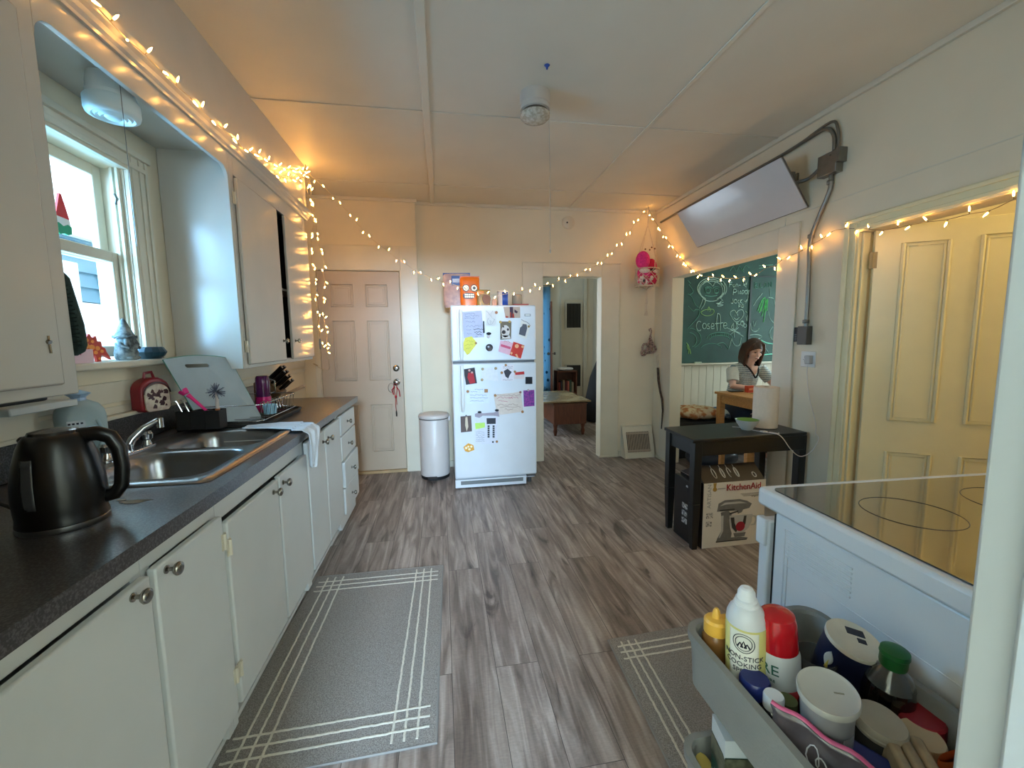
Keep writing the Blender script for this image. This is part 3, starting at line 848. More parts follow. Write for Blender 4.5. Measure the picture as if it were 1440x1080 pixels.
for (x, w) in ((-1.175, .06), (-1.115, .06), (-1.055, .06)):
    for bx in ((x-.03, x-.027, 2.095, 2.165), (x+.027, x+.03, 2.095, 2.165), (x-.03, x+.03, 2.095, 2.098), (x-.03, x+.03, 2.162, 2.165)):
        X.box(*bx, RZ0+.02, RZ0+.105)
    X.box(x-.03, x+.03, 2.095, 2.165, RZ0+.018, RZ0+.022)
obj('utensil_cup', X, BLACKM, t, bevel=.003)
# pink-handled scrubber
t = thing('pink_brush', 'bright pink brush leaning in the black utensil cup', 'brush', (-1.085, 2.122, RZ0+.028))
PK = M('hot_pink', (226, 40, 130), .35, noise=.02)
X = MB().tube([(.05, 0, .0), (.0, 0, .07), (-.06, 0, .135), (-.075, 0, .15)], [.005, .006, .008, .011], 8); obj('handle', X, PK, t, smooth=60)
X = MB(); X.T = Matrix.Translation((-.088, 0, .163)) @ Matrix.Rotation(-.7, 4, 'Y'); X.lathe([(0, -.012), (.013, -.012), (.019, .006), (.02, .012), (.013, .012), (.012, 0), (0, 0)], seg=16); obj('cup_end', X, PK, t)
# bottle brush
t = thing('bottle_brush', 'bottle brush with radiating pale bristles standing in the utensil cup', 'brush', (-1.045, 2.13, RZ0+.024))
X = MB(); rng = random.Random(5)
for k in range(95):
    v = Vector((rng.gauss(0, 1), rng.gauss(0, 1), rng.gauss(0, 1))).normalized(); c = Vector((0, 0, .165))
    X.tube([c+v*.006, c+v*rng.uniform(.032, .042)], .0011, 4)
br = obj('bristles', X, M('dark_bristles', (84, 92, 112), .5, noise=0), t)
br['kind'] = 'stuff'
X = MB().tube([(-.0, 0, .0), (0, 0, .08), (0, 0, .16)], [.007, .008, .006], 10); obj('handle', X, M('clear_handle', (206, 196, 190), .3, noise=0), t)
X = MB().lathe([(.0095, .06), (.0095, .085)], seg=12); obj('copper_band', X, M('amber_band', (190, 110, 60), .3, noise=0), t)
# spoon / utensils in cup
t = thing('steel_tongs', 'thin steel utensils leaning left out of the utensil cup', 'utensil', (-1.165, 2.125, RZ0+.03))
X = MB().tube([(0, 0, 0), (-.045, 0, .115), (-.05, 0, .12)], [.003, .003, .006], 6); obj('fork', X, CHROME, t)
X = MB().tube([(.03, 0, 0), (-.015, 0, .11), (-.025, .005, .125)], [.003, .004, .007], 6); obj('spoon', X, CHROME, t)
# cutting board
t = thing('cutting_board', 'large translucent frosted cutting board with a green rim leaning in the rack', 'cutting board', (-1.125, 2.30, RZ0+.012))
def CB():
    # corner points in the board's own plane: width 2w along y-ish, height along slope
    return None
A = Vector((-1.10, 2.155, RZ0+.016)); 
bl = Vector((-1.14, 2.172, .965)); brr = Vector((-.955, 2.375, .945)); 
tl = Vector((-1.205, 2.05, 1.282)); trr = Vector((-1.095, 2.385, 1.272))
ud = (brr-bl); 
def bp_(u, v):   # bilinear then arc at top
    p = (bl*(1-u)+brr*u)*(1-v)+(tl*(1-u)+trr*u)*v
    return p
nrm = (brr-bl).cross(tl-bl).normalized()
org = wpos(t)
def board_mesh(inset, th0, th1, hole=True):
    X = MB(); bm = X.bm
    out = []
    N = 14
    for k in range(N+1):
        u = k/N; out.append((u*(1-2*inset)+inset, 1-inset+.05*math.sin(PI*u)))
    out = [(inset, inset), ]+out+[(1-inset, inset)]
    front = [bm.verts.new(bp_(u, v)-org+nrm*th0) for u, v in out]
    back = [bm.verts.new(bp_(u, v)-org+nrm*th1) for u, v in out]
    hl = [(.5+p[0], .90+p[1]) for p in rounded(.36, .055, .0274, 4)]
    hf = [bm.verts.new(bp_(u-.08, v)-org+nrm*th0) for u, v in hl]; hb = [bm.verts.new(bp_(u-.08, v)-org+nrm*th1) for u, v in hl]
    for L, K in ((front, hf), (back, hb)):
        es = []
        for Q_ in (L, K):
            for k in range(len(Q_)):
                es.append(bm.edges.new((Q_[k], Q_[(k+1) % len(Q_)])))
        bmesh.ops.triangle_fill(bm, edges=es, use_beauty=True)
    for L, K in ((front, back), (hf, hb)):
        for k in range(len(L)):
            k2 = (k+1) % len(L); bm.faces.new((L[k], L[k2], K[k2], K[k]))
    return X, out
X, out = board_mesh(0, -.004, .004)
obj('board_plate', X, M('frosted_board', (186, 200, 208), .45, noise=.04, nscale=14, trans=.25, ior=1.1), t, smooth=0)
X = MB(); X.tube([bp_(u, v)-org for u, v in out], .0032, 6, closed=True); obj('green_rim', X, M('green_rim', (84, 146, 126), .4, noise=0), t)
# purple tumbler
t = thing('purple_tumbler', 'translucent purple and pink tumbler upside down in the dish rack', 'tumbler', (-.99, 2.50, RZ0+.03))
X = MB().lathe([(.036, .085), (.036, .16), (.034, .19), (.028, .2), (0, .2)], seg=24); obj('upper_body', X, M('purple_plastic', (92, 30, 84), .15, noise=.05, trans=.3), t, smooth=40)
X = MB().lathe([(0, .0), (.04, .0), (.042, .01), (.0375, .085)], seg=24); obj('pink_lower_body', X, M('pink_plastic', (196, 36, 110), .2, noise=.05, trans=.2), t, smooth=40)
X = MB(); X.tube([(.038, 0, .18), (.06, .01, .17), (.06, .01, .11), (.04, 0, .1)], .004, 6); obj('wire_loop', X, CHROME, t)
X = MB().lathe([(0, 0), (.03, 0), (.034, .05), (.03, .05), (.027, .006), (0, .006)], seg=16)
b = obj('blue_cup', X, M('pale_blue_cup', (150, 196, 220), .3, noise=0), None); b.location = (-.93, 2.42, RZ0+.03); tag(b, 'small pale blue cup lying low in the dish rack', 'cup')
# knife block
t = thing('knife_block', 'slanted wooden knife block with black handled knives at the far end of the rack', 'knife block', (-1.10, 2.88, .937))
X = MB(); X.T = Matrix.Rotation(-.0, 4, 'X')
X.prism([(-.075, 0), (.06, 0), (.085, .10), (-.02, .20), (-.075, .16)], -.05, .05, 'xz'); obj('block', X, two_tone('walnut_block', (92, 62, 36), (128, 92, 56), 10, .3, .7, .45), t, bevel=.004)
dirv = Vector((.105, 0, .095)).normalized(); nv = Vector((.10, 0, -.105)).normalized()
for i in range(4):
    for j in range(2):
        c = Vector((.002+.023*i, -.028+.055*j, .178-.021*i))
        X = MB(); X.tube([c, c+dirv*.02, c+dirv*.07, c+dirv*(.12-.012*i)], [.011, .015, .014, .016], 8, flat=.75)
        k = obj('knife_handle', X, BLACKP, t, smooth=60)
        X = MB(); X.sphere(c+dirv*(.118-.012*i), .007, 8, 6); obj('rivet_cap', X, STEEL, k)
# rolling pin / wooden spoon beside
X = MB().tube([(0, 0, .0), (.08, -.02, .05), (.15, -.03, .08), (.18, -.035, .092)], [.012, .011, .011, .009], 8)
b = obj('wooden_handle', X, two_tone('light_wood', (196, 154, 118), (214, 178, 142), 12, .3, .7, .5), None, smooth=60); b.location = (-1.02, 2.76, .99); tag(b, 'pale wooden utensil handle sticking out of the rack by the knives', 'utensil')

# towel hanging over the edge
t = thing('dish_towel', 'white cloth draped over the worktop edge at the sink corner', 'towel', (-.68, 2.08, .94))
X = MB(True)
def towel(u, v):
    # v along drape: 0 sink side ... 1 hanging tip ; u across
    path = [(-.93, .951), (-.80, .952), (-.70, .946), (-.645, .944), (-.628, .925), (-.626, .87), (-.630, .80), (-.634, .755)]
    s = v*(len(path)-1); i = min(int(s), len(path)-2); f = s-i
    x = path[i][0]*(1-f)+path[i+1][0]*f; z = path[i][1]*(1-f)+path[i+1][1]*f
    wdt = [.045, .07, .085, .085, .08, .07, .055, .03][i]*(1-f)+[.045, .07, .085, .085, .08, .07, .055, .03][i+1]*f
    yy = 2.10+(.03 if v < .3 else .0)+(u-.5)*2*wdt-.03*max(0, v-.5)
    wv = math.sin(u*13+v*3)*.006+math.sin(u*23-v*5)*.003
    if s > 3.5:
        return Vector((x+wv+.008, yy, z+.02*math.sin(u*6)*(v-.5)))
    return Vector((x, yy, z+abs(wv)*.7+.002))
X.grid(towel, 26, 40)
obj('cloth', X, M('white_cloth', (206, 212, 218), .9, noise=.06, nscale=30, bump=.4, bscale=200), t, solid=.003, smooth=70)
# ------------------------------------------------------------------ panelled doors
def leaf(w, h, th, panels, mat, parent, raised=True, name='door_leaf', mr=.007):
    """door in local xz plane from (0,0), front face at y=-th"""
    X = MB(); X.box(0, w, -th, 0, 0, h)
    o = obj(name, X, mat, parent, bevel=.003)
    X = MB()
    for (a, b, c, d) in panels:
        for (e, r, yy) in ((0, mr, -th-.001), (.018, mr*.6, -th-.001)):
            X.tube([(a+e, yy, c+e), (b-e, yy, c+e), (b-e, yy, d-e), (a+e, yy, d-e)], r, 6, closed=True)
        if raised:
            X.T = Matrix.Identity(4); X.box(a+.035, b-.035, -th-.005, -th, c+.035, d-.035)
    obj('panel_moulding', X, mat, o, bevel=.002, smooth=50)
    return o
# door_1: closed exterior door
d1 = bpy.data.objects.new('door_1', None); col.objects.link(d1); d1.location = (DX0+.004, YD+.045, .03); d1['kind'] = 'structure'
W = DX1-DX0-.008
px = lambda a: a*W
pan = []
for a, b in ((.16, .42), (.58, .84)):
    for c, d in ((1.66, 1.87), (.93, 1.52), (.20, .68)):
        pan.append((px(a), px(b), c, d))
lf = leaf(W, 2.0, .04, pan, DOORP, d1)
X = MB(); X.T = Matrix.Translation((W-.07, -.04, .0)) @ Matrix.Rotation(PI/2, 4, 'X')
X.T = Matrix.Translation((W-.065, -.04, 1.045)) @ Matrix.Rotation(PI/2, 4, 'X'); X.lathe([(0, 0), (.033, 0), (.032, .01), (.02, .018), (.012, .02), (0, .02)], seg=24); X.box(-.004, .004, -.014, .014, .018, .032)
obj('deadbolt', X, NICKEL, lf)
X = MB(); X.T = Matrix.Translation((W-.065, -.04, .905)) @ Matrix.Rotation(PI/2, 4, 'X'); X.lathe([(0, 0), (.034, 0), (.032, .008), (.012, .014), (.012, .03), (.022, .04), (.029, .055), (.026, .068), (.014, .074), (0, .074)], seg=24)
obj('door_knob', X, NICKEL, lf)
for z in (.25, 1.25, 1.8):
    X = MB().tube([(-.002, -.043, z), (-.002, -.043, z+.1)], .007); obj('hinge', X, METALG, lf)
X = MB(True).box(DX0, DX1, YD-.02, YD+.08, 0, .028); struct('trim_19', X, M('worn_wood_sill', (176, 148, 108), .5, noise=.15), bevel=.004)
X = MB(True).box(DX0-.1, DX1+.1, YD+.12, YD+.14, 0, 2.2); struct('wall_back_left_outer', X, M('porch_dark', (40, 40, 40), .9))
# lanyard on knob
t = thing('key_lanyard', 'red lanyard and ring hanging from the white door knob', 'lanyard', (-.463, 4.215, .60))
LR = M('red_ribbon', (176, 22, 40), .7, noise=.1)
X = MB(True)
X.tube([(-.478, 4.222, .925), (-.465, 4.222, .935), (-.45, 4.222, .92), (-.452, 4.225, .86), (-.462, 4.228, .80), (-.458, 4.232, .72)], .006, 6, flat=.5)
X.tube([(-.478, 4.222, .925), (-.482, 4.225, .87), (-.468, 4.228, .80), (-.472, 4.232, .73), (-.468, 4.235, .66)], .006, 6, flat=.5)
X.tube([(-.455, 4.222, .90), (-.43, 4.226, .86), (-.425, 4.228, .80)], .005, 6); X.tube([(-.47, 4.222, .90), (-.50, 4.226, .87), (-.485, 4.228, .82)], .005, 6)
X.sphere((-.465, 4.226, .80), .012)
obj('ribbon', X, LR, t, smooth=60)
X = MB(True); X.tube([(-.505+.03*math.cos(k*PI/12), 4.228, .89+.045*math.sin(k*PI/12)) for k in range(24)], .0022, 6, closed=True); obj('wire_ring', X, METALG, t)
X = MB(True).tube([(-.468, 4.236, .66), (-.467, 4.238, .635), (-.467, 4.238, .60)], [.004, .007, .006], 8); obj('clasp', X, BLACKM, t)

# trash can
t = thing('trash_can', 'cylindrical white pedal bin beside the fridge', 'trash can', (-.10, 4.12, 0))
TC = M('bin_enamel', (206, 198, 192), .4, noise=.02)
X = MB().lathe([(0, .03), (.138, .03), (.143, .035), (.143, .585), (.14, .59), (0, .59)], seg=48); obj('bin_body', X, TC, t)
X = MB().lathe([(0, .0), (.138, 0), (.14, .03)], seg=40); obj('base_ring', X, BLACKM, t)
X = MB().lathe([(.146, .597), (.149, .600), (.149, .622), (.140, .634), (.10, .642), (0, .645)], seg=48); obj('bin_lid', X, TC, t, smooth=50)
X = MB().lathe([(.1435, .588), (.1435, .598)], seg=40); obj('seal_band', X, M('bin_seam', (70, 62, 58), .5, noise=0), t)
X = MB(); X.box(-.07, .02, -.19, -.135, .02, .04); X.T = Matrix.Rotation(-.35, 4, 'Z'); obj('pedal', X, BLACKM, t, bevel=.006)
X = MB().box(.12, .16, -.02, .02, .56, .61); obj('lid_hinge', X, TC, t, bevel=.004)

# ------------------------------------------------------------------ fridge
FX0, FX1, FYF, FYB = .083, .838, 3.68, 4.36
t = thing('fridge', 'white top freezer fridge covered with magnets and papers', 'fridge', ((FX0+FX1)/2, (FYF+FYB)/2, 0))
fridge = t
X = MB(True).box(FX0+.004, FX1-.004, FYF+.07, FYB, .05, 1.65); obj('cabinet_body', X, ENAMEL, t, bevel=.006)
X = MB(True).box(FX0, FX1, FYF, FYF+.062, .10, 1.142); fd = obj('fridge_door', X, FRIDGEW, t, bevel=.012)
X = MB(True).box(FX0, FX1, FYF, FYF+.062, 1.162, 1.651); fz = obj('freezer_door', X, FRIDGEW, t, bevel=.012)
X = MB(True).box(FX0+.01, FX1-.01, FYF+.03, FYF+.07, 1.12, 1.18).box(FX0+.01, FX1-.01, FYF+.062, FYF+.07, .10, 1.64); obj('door_gasket', X, M('grey_gasket', (96, 98, 100), .6, noise=0), t)
X = MB(True).box(FX0, FX1-.1, FYF+.004, FYF+.03, .012, .088); k = obj('kick_plate', X, FRIDGEW, t, bevel=.004)
X = MB(True).box(FX0+.05, FX1-.13, FYF+.0, FYF+.0035, .042, .076); obj('grille_slot', X, M('grille_grey', (108, 112, 112), .6, noise=0), k)
X = MB(True).box(FX1-.09, FX1-.01, FYF+.02, FYF+.06, .075, .098).cyl((FX1-.05, FYF+.10, .0), .02, .06); X.cyl((FX0+.05, FYF+.1, 0), .02, .06); X.cyl((FX1-.05, FYB-.06, 0), .02, .06); X.cyl((FX0+.05, FYB-.06, 0), .02, .06); obj('hinge_and_feet', X, M('foot_grey', (70, 70, 70), .6), t)
for nm, par, z0, z1, sgn in (('freezer_handle', fz, 1.175, 1.61, 1), ('fridge_handle', fd, .72, 1.13, -1)):
    X = MB(True)
    zz = [z0, z0+.05, (z0+z1)/2, z1-.05, z1]
    yy = [FYF-.014, FYF-.045, FYF-.05, FYF-.045, FYF-.014]
    if sgn > 0:
        yy = [FYF-.035, FYF-.045, FYF-.05, FYF-.045, FYF-.014]
    else:
        yy = [FYF-.014, FYF-.045, FYF-.05, FYF-.045, FYF-.035]
    X.tube([(FX0+.085, y, z) for y, z in zip(yy, zz)], [.014, .018, .018, .018, .014], 12)
    X.prism([(FX0+.055, z0), (FX0+.1, z0), (FX0+.1, z1), (FX0+.055, z1)], FYF-.014, FYF+.002, 'xz')
    obj(nm, X, WHITEP, par, bevel=.003, smooth=60)
X = MB(True).box(.735, .79, FYF-.003, FYF, 1.553, 1.573); b_ = obj('badge', X, M('badge_silver', (120, 124, 122), .35, .6, noise=0), fz)
X = MB(True).box(.742, .783, FYF-.0045, FYF-.003, 1.558, 1.568); obj('badge_plate', X, WHITEP, b_)

# papers, photos and magnets: fridge front plane
PF = FYF-.001
def fpt(zx, zy, view):
    """fridge-front point from a magnified view (origin x, y, scale)"""
    ox, oy, s = view
    p = at(ox+zx/s, oy+zy/s, y=PF); return p.x, p.z
VA = (640, 425, 12.0)          # upper door
VB = (610, 500, 5.4)           # lower door
pmat = {}
def pm(name, c, rough=.75, noise=.05, ns=40):
    if name not in pmat:
        pmat[name] = M(name, c, rough, noise=noise, nscale=ns)
    return pmat[name]
def sheet(name, label, cat, corners, view, mat, group=None, th=.0015, layer=0):
    pts = [fpt(a, b, view) for a, b in corners]
    X = MB(True); y1 = PF-.001-layer*.002; X.prism(pts, y1-th, y1, 'xz')
    o = obj(name, X, mat, None, smooth=0); tag(o, label, cat, group)
    return o
def marks(parent, name, strokes, view, mat, r=.0012, layer=0):
    X = MB(True); y = PF-.0028-layer*.002
    for s in strokes:
        X.tube([(fpt(a, b, view)[0], y, fpt(a, b, view)[1]) for a, b in s], r, 4)
    return obj(name, X, mat, parent)
def blobs(parent, name, polys, view, mat, layer=0, th=.0006):
    X = MB(True); y = PF-.0026-layer*.002
    for s in polys:
        X.prism([fpt(a, b, view) for a, b in s], y-th, y, 'xz')
    return obj(name, X, mat, parent, smooth=0)
def scribble(x0, x1, y, n, amp, rng):
    return [(x0+(x1-x0)*k/n, y+rng.uniform(-amp, amp)) for k in range(n+1)]
def disc(cx_, cy_, r, n=12, ry=None):
    ry = ry or r
    return [(cx_+r*math.cos(2*PI*k/n), cy_+ry*math.sin(2*PI*k/n)) for k in range(n)]
def magnet(label, zx, zy, view, r, mat, layer=1, group='round magnets on the fridge', name='magnet', h=.006):
    x, z = fpt(zx, zy, view); X = MB(True)
    X.T = Matrix.Translation((x, PF-.002-layer*.002, z)) @ Matrix.Rotation(PI/2, 4, 'X')
    X.lathe([(0, 0), (r, 0), (r, h*.7), (r*.8, h), (0, h)], seg=16)
    o = obj(name, X, mat, None); tag(o, label, 'magnet', group); return o
rg = random.Random(11)
BLU = pm('blue_pen', (60, 70, 120), .8); BLK = pm('black_marker', (24, 26, 32), .8); BRN = pm('magnet_wood', (160, 110, 60), .5); GRYI = pm('grey_print', (120, 122, 134), .8)
s = sheet('handwritten_note', 'large lavender ruled note with handwriting at the top left of the freezer door', 'note', [(110, 165), (445, 140), (490, 590), (150, 610)], VA, pm('lavender_paper', (186, 188, 208)))
marks(s, 'handwriting', [scribble(150, 340, 195, 14, 14, rg), scribble(165, 400, 235, 12, 12, rg), scribble(160, 330, 265, 12, 12, rg), scribble(180, 340, 330, 12, 12, rg), scribble(190, 430, 405, 16, 16, rg), scribble(190, 270, 470, 6, 12, rg), scribble(200, 280, 530, 6, 12, rg), scribble(340, 380, 580, 5, 12, rg)], VA, BLU, .0009)
marks(s, 'marker_writing', [scribble(310, 480, 460, 9, 14, rg), scribble(320, 450, 500, 8, 14, rg), scribble(350, 450, 540, 6, 12, rg)], VA, BLK, .0018)
X = sheet('black_pen', 'short black marker standing on the edge of the lavender note', 'pen', [(470, 320), (490, 320), (498, 520), (472, 520)], VA, BLK, th=.008, layer=1)
s = sheet('yellow_note', 'crumpled yellow sticky note under the lavender note', 'note', [(170, 600), (280, 575), (375, 690), (240, 870), (200, 890), (115, 760)], VA, pm('yellow_paper', (222, 212, 92)), layer=1)
marks(s, 'handwriting', [scribble(180, 310, 660, 7, 16, rg), scribble(170, 300, 720, 7, 16, rg), scribble(180, 270, 780, 6, 14, rg)], VA, pm('olive_ink', (150, 140, 50)), .001, 1)
magnet('small wooden magnet on the right corner of the yellow note', 350, 690, VA, .010, BRN, 2)
s = sheet('sketch_paper', 'white paper with faint pencil sketch between the lavender note and the dog photo', 'drawing', [(505, 130), (680, 140), (700, 400), (525, 395)], VA, pm('sketch_white', (214, 214, 212)))
marks(s, 'pencil_lines', [[(520, 145), (560, 180), (600, 240)], [(560, 270), (540, 330), (570, 380), (620, 370), (650, 320), (670, 280)], [(640, 140), (600, 200), (620, 260), (660, 290)], [(580, 300), (610, 330), (590, 360)]], VA, GRYI, .0009)
magnet('orange-brown round magnet at the top of the sketch paper', 695, 175, VA, .013, pm('terracotta', (196, 130, 92)), 1)
s = sheet('group_photo', 'small colour photo of red and brown shapes at the top of the freezer door', 'photo', [(815, 80), (1095, 78), (1100, 265), (850, 265)], VA, pm('photo_beige', (190, 168, 150), ns=60))
blobs(s, 'photo_figures', [[(920, 80), (975, 80), (985, 262), (925, 262)], [(1000, 120), (1060, 160), (1040, 190), (1000, 170)]], VA, pm('photo_dark', (70, 50, 66)))
blobs(s, 'photo_red_parts', [[(925, 170), (945, 170), (945, 264), (925, 264)], [(965, 190), (990, 190), (1000, 264), (968, 264)], [(850, 230), (900, 240), (890, 262), (855, 262)]], VA, pm('photo_red', (168, 60, 44)), layer=.4)
s = sheet('dog_photo', 'photo of a white dog with dark nose and ears', 'photo', [(760, 325), (950, 325), (945, 620), (762, 635)], VA, pm('photo_khaki', (120, 108, 88), ns=60))
blobs(s, 'dog_head', [disc(850, 490, 72, 14, 105), [(790, 560), (920, 560), (935, 615), (775, 615)]], VA, pm('dog_white', (214, 206, 198)))
blobs(s, 'dog_face', [disc(820, 505, 34, 12, 34), disc(890, 460, 20, 10, 22), disc(815, 415, 14, 8, 14), [(770, 560), (800, 600), (770, 620)]], VA, pm('dog_dark', (60, 50, 50)), layer=.4)
magnet('left yellow bow magnet above the dog photo', 762, 335, VA, .012, pm('bow_gold', (190, 160, 90)), 2, 'gold bow magnets')
magnet('right yellow bow magnet above the dog photo', 915, 330, VA, .012, pm('bow_gold', (190, 160, 90)), 2, 'gold bow magnets')
s = sheet('castle_magnet_photo', 'tilted white bordered grey picture with a keyring at the top right of the freezer door', 'photo', [(1110, 310), (1270, 390), (1200, 625), (1065, 565)], VA, pm('photo_white', (226, 224, 218)))
blobs(s, 'grey_jar_shape', [[(1140, 365), (1205, 375), (1215, 440), (1180, 575), (1075, 540), (1095, 430), (1130, 400)]], VA, pm('grey_shape', (92, 94, 104)))
magnet('small gold clip magnet on the tilted picture', 1240, 410, VA, .010, pm('gold_clip', (170, 140, 90)), 2)
marks(s, 'keyring_chain', [[(1115, 290), (1160, 320), (1200, 330), (1240, 360), (1270, 400)]], VA, pm('brown_chain', (110, 90, 60)), .0016, 1)
X = magnet('white figure magnet above the round black magnet', 560, 580, VA, .014, pm('figure_white', (206, 190, 186)), 1, None, 'figure_magnet')
blobs(X, 'figure_hair', [disc(565, 530, 42, 12, 25)], VA, BLK, 5)
s = magnet('large round black bowl-shaped magnet on the freezer door', 575, 765, VA, .032, pm('round_black', (42, 40, 42), .3), 1, None, 'round_magnet', .012)
blobs(s, 'grey_highlight', [disc(590, 790, 36, 12, 34)], VA, pm('round_grey', (86, 76, 74)), 7)
s = sheet('pink_postcard', 'tilted pink and red postcard at the right of the freezer door', 'postcard', [(765, 645), (1170, 730), (1110, 955), (730, 830)], VA, pm('pink_paper', (226, 178, 192)))
blobs(s, 'red_half', [[(985, 665), (1168, 728), (1108, 950), (918, 890)]], VA, pm('card_red', (200, 56, 44)))
blobs(s, 'picture_shapes', [disc(1040, 740, 34, 10, 36), disc(1140, 750, 26, 8, 24), [(1010, 880), (1040, 870), (1070, 940), (1050, 945)], disc(950, 860, 18, 8, 24)], VA, pm('card_peach', (236, 176, 130)), .4)
blobs(s, 'pink_band', [[(775, 705), (940, 755), (930, 795), (768, 745)]], VA, pm('card_rose', (204, 84, 116)))
marks(s, 'red_lettering', [scribble(820, 930, 665, 8, 14, rg)], VA, pm('card_red', (200, 56, 44)), .0016)

# lower door
s = sheet('family_photo', 'dark colour photo of two people in red beside the fridge handle', 'photo', [(225, 105), (310, 90), (328, 210), (245, 222)], VB, pm('photo_shadow', (58, 54, 60), ns=60))
blobs(s, 'red_figure', [[(262, 130), (300, 130), (315, 205), (275, 215), (255, 165)]], VB, pm('photo_crimson', (170, 40, 50)))
blobs(s, 'faces', [disc(270, 112, 9, 8), disc(290, 128, 8, 8)], VB, pm('photo_skin', (206, 160, 150)), .4)
s = sheet('white_sheet', 'blank white sheet held by three gold magnets', 'paper', [(362, 95), (480, 92), (490, 192), (365, 185)], VB, pm('sheet_white', (222, 222, 224)))
for a, b, w in ((370, 102, 'top left'), (470, 97, 'top right'), (366, 184, 'bottom left')):
    magnet('gold round magnet on the %s corner of the blank white sheet' % w, a, b, VB, .0125, pm('magnet_gold', (164, 140, 96), .4), 1)
s = sheet('printed_note', 'printed note with a dark bird picture at top centre of the fridge door', 'note', [(514, 72), (608, 68), (608, 190), (512, 193)], VB, pm('note_white', (226, 220, 224)))
blobs(s, 'dark_picture', [[(530, 118), (560, 100), (592, 125), (575, 150), (565, 175), (545, 160)]], VB, pm('pic_dark', (60, 60, 68)))
marks(s, 'printed_lines', [scribble(525, 600, 84, 10, 4, rg), scribble(525, 595, 95, 10, 4, rg), scribble(525, 600, 183, 10, 3, rg)], VB, GRYI, .0014)
magnet('brown magnet on top edge of the printed note', 546, 72, VB, .011, BRN, 1)
magnet('brown magnet at left edge of the printed note', 516, 130, VB, .012, BRN, 1)
magnet('brown magnet between the printed note and the red ribbon card', 615, 122, VB, .011, BRN, 1)
s = sheet('small_card', 'small pale card with a red ribbon picture right of the printed note', 'card', [(608, 122), (686, 122), (686, 177), (610, 177)], VB, pm('card_white', (220, 208, 206)))
blobs(s, 'red_ribbon', [[(615, 128), (685, 120), (688, 142), (620, 148)]], VB, pm('ribbon_red', (190, 50, 48)))
s = sheet('black_square_magnet', 'small black square magnet near the right edge of the fridge door', 'magnet', [(696, 162), (748, 162), (748, 215), (696, 215)], VB, BLK, th=.004)
s = sheet('purple_card', 'purple galaxy card at the right edge of the fridge door', 'card', [(680, 265), (762, 260), (764, 382), (684, 388)], VB, two_tone('purple_galaxy', (70, 34, 120), (160, 50, 150), 60, .35, .65))
magnet('pale magnet on top of the purple card', 716, 262, VB, .010, pm('pale_magnet', (180, 160, 160)), 1)
s = sheet('letter', 'white letter with blue handwriting left of the child drawing', 'letter', [(250, 250), (420, 262), (422, 362), (250, 368)], VB, pm('letter_white', (216, 222, 232)))
marks(s, 'handwriting', [scribble(310, 375, 256, 8, 3, rg), scribble(280, 330, 274, 7, 4, rg), scribble(275, 400, 300, 14, 5, rg), scribble(275, 410, 320, 14, 4, rg), scribble(275, 380, 345, 10, 3, rg)], VB, BLU, .0012)
magnet('wooden magnet on the left corner of the handwritten letter', 258, 272, VB, .013, BRN, 1)
X = sheet('square_wooden_magnet', 'square wooden magnet on the right corner of the handwritten letter', 'magnet', [(384, 254), (410, 254), (410, 280), (384, 280)], VB, BRN, th=.006, layer=1)
s = sheet('child_drawing', 'wavy beige child drawing with pink scribbles', 'drawing', [(455, 300), (540, 288), (600, 284), (662, 272), (668, 330), (680, 425), (590, 438), (500, 450), (478, 440)], VB, pm('drawing_paper', (214, 200, 188)))
marks(s, 'pink_scribbles', [scribble(480, 640, 320, 14, 8, rg), scribble(490, 560, 345, 8, 6, rg), scribble(570, 600, 325, 6, 9, rg)], VB, pm('crayon_pink', (190, 90, 120)), .0016)
marks(s, 'brown_scribbles', [scribble(480, 660, 300, 14, 6, rg), scribble(480, 640, 370, 12, 10, rg), scribble(540, 600, 405, 7, 8, rg), scribble(500, 660, 390, 9, 5, rg)], VB, pm('crayon_brown', (150, 120, 110)), .0016)
magnet('wooden magnet at the left end of the child drawing', 466, 302, VB, .012, BRN, 1)
magnet('pinkish magnet at the top right of the child drawing', 657, 278, VB, .011, pm('magnet_mauve', (150, 110, 104)), 1)
magnet('wooden magnet at the bottom right of the child drawing', 673, 426, VB, .012, BRN, 1)
s = sheet('toned_photo', 'brown toned photo low on the left of the fridge door', 'photo', [(202, 462), (284, 455), (290, 575), (206, 584)], VB, pm('photo_brown', (96, 80, 76), ns=60))
blobs(s, 'light_figure', [[(240, 470), (255, 465), (262, 540), (250, 575), (238, 530)]], VB, pm('photo_cream', (206, 190, 166)))
magnet('grey magnet on top of the brown toned photo', 246, 458, VB, .010, pm('grey_magnet', (110, 108, 112)), 1)
s = sheet('clip_magnet', 'long grey bone-shaped magnet clip holding the schedule page', 'magnet', [(312, 442), (345, 430), (370, 438), (455, 432), (490, 420), (497, 462), (455, 455), (370, 455), (345, 472), (312, 462)], VB, pm('clip_grey', (160, 150, 160)), th=.008, layer=1)
blobs(s, 'black_ears', [disc(347, 428, 15, 10, 9), disc(478, 414, 16, 10, 9)], VB, BLK, 5)
s = sheet('schedule_page', 'white schedule page with green highlight and black boxes', 'paper', [(308, 462), (480, 462), (484, 672), (312, 672)], VB, pm('page_lilac', (214, 216, 226)))
blobs(s, 'green_highlight', [[(313, 512), (388, 508), (388, 545), (316, 560)]], VB, pm('highlight_green', (184, 226, 110)))
blobs(s, 'black_boxes', [[(400, 475), (470, 474), (470, 518), (402, 520)]]+[[(408+o, 530+k*16), (424+o, 530+k*16), (424+o, 543+k*16), (408+o, 543+k*16)] for k in range(6) for o in (0, 38)], VB, pm('box_black', (48, 52, 60)))
marks(s, 'small_print', [scribble(320, 385, 580+14*k, 10, 4, rg) for k in range(6)], VB, GRYI, .0012)
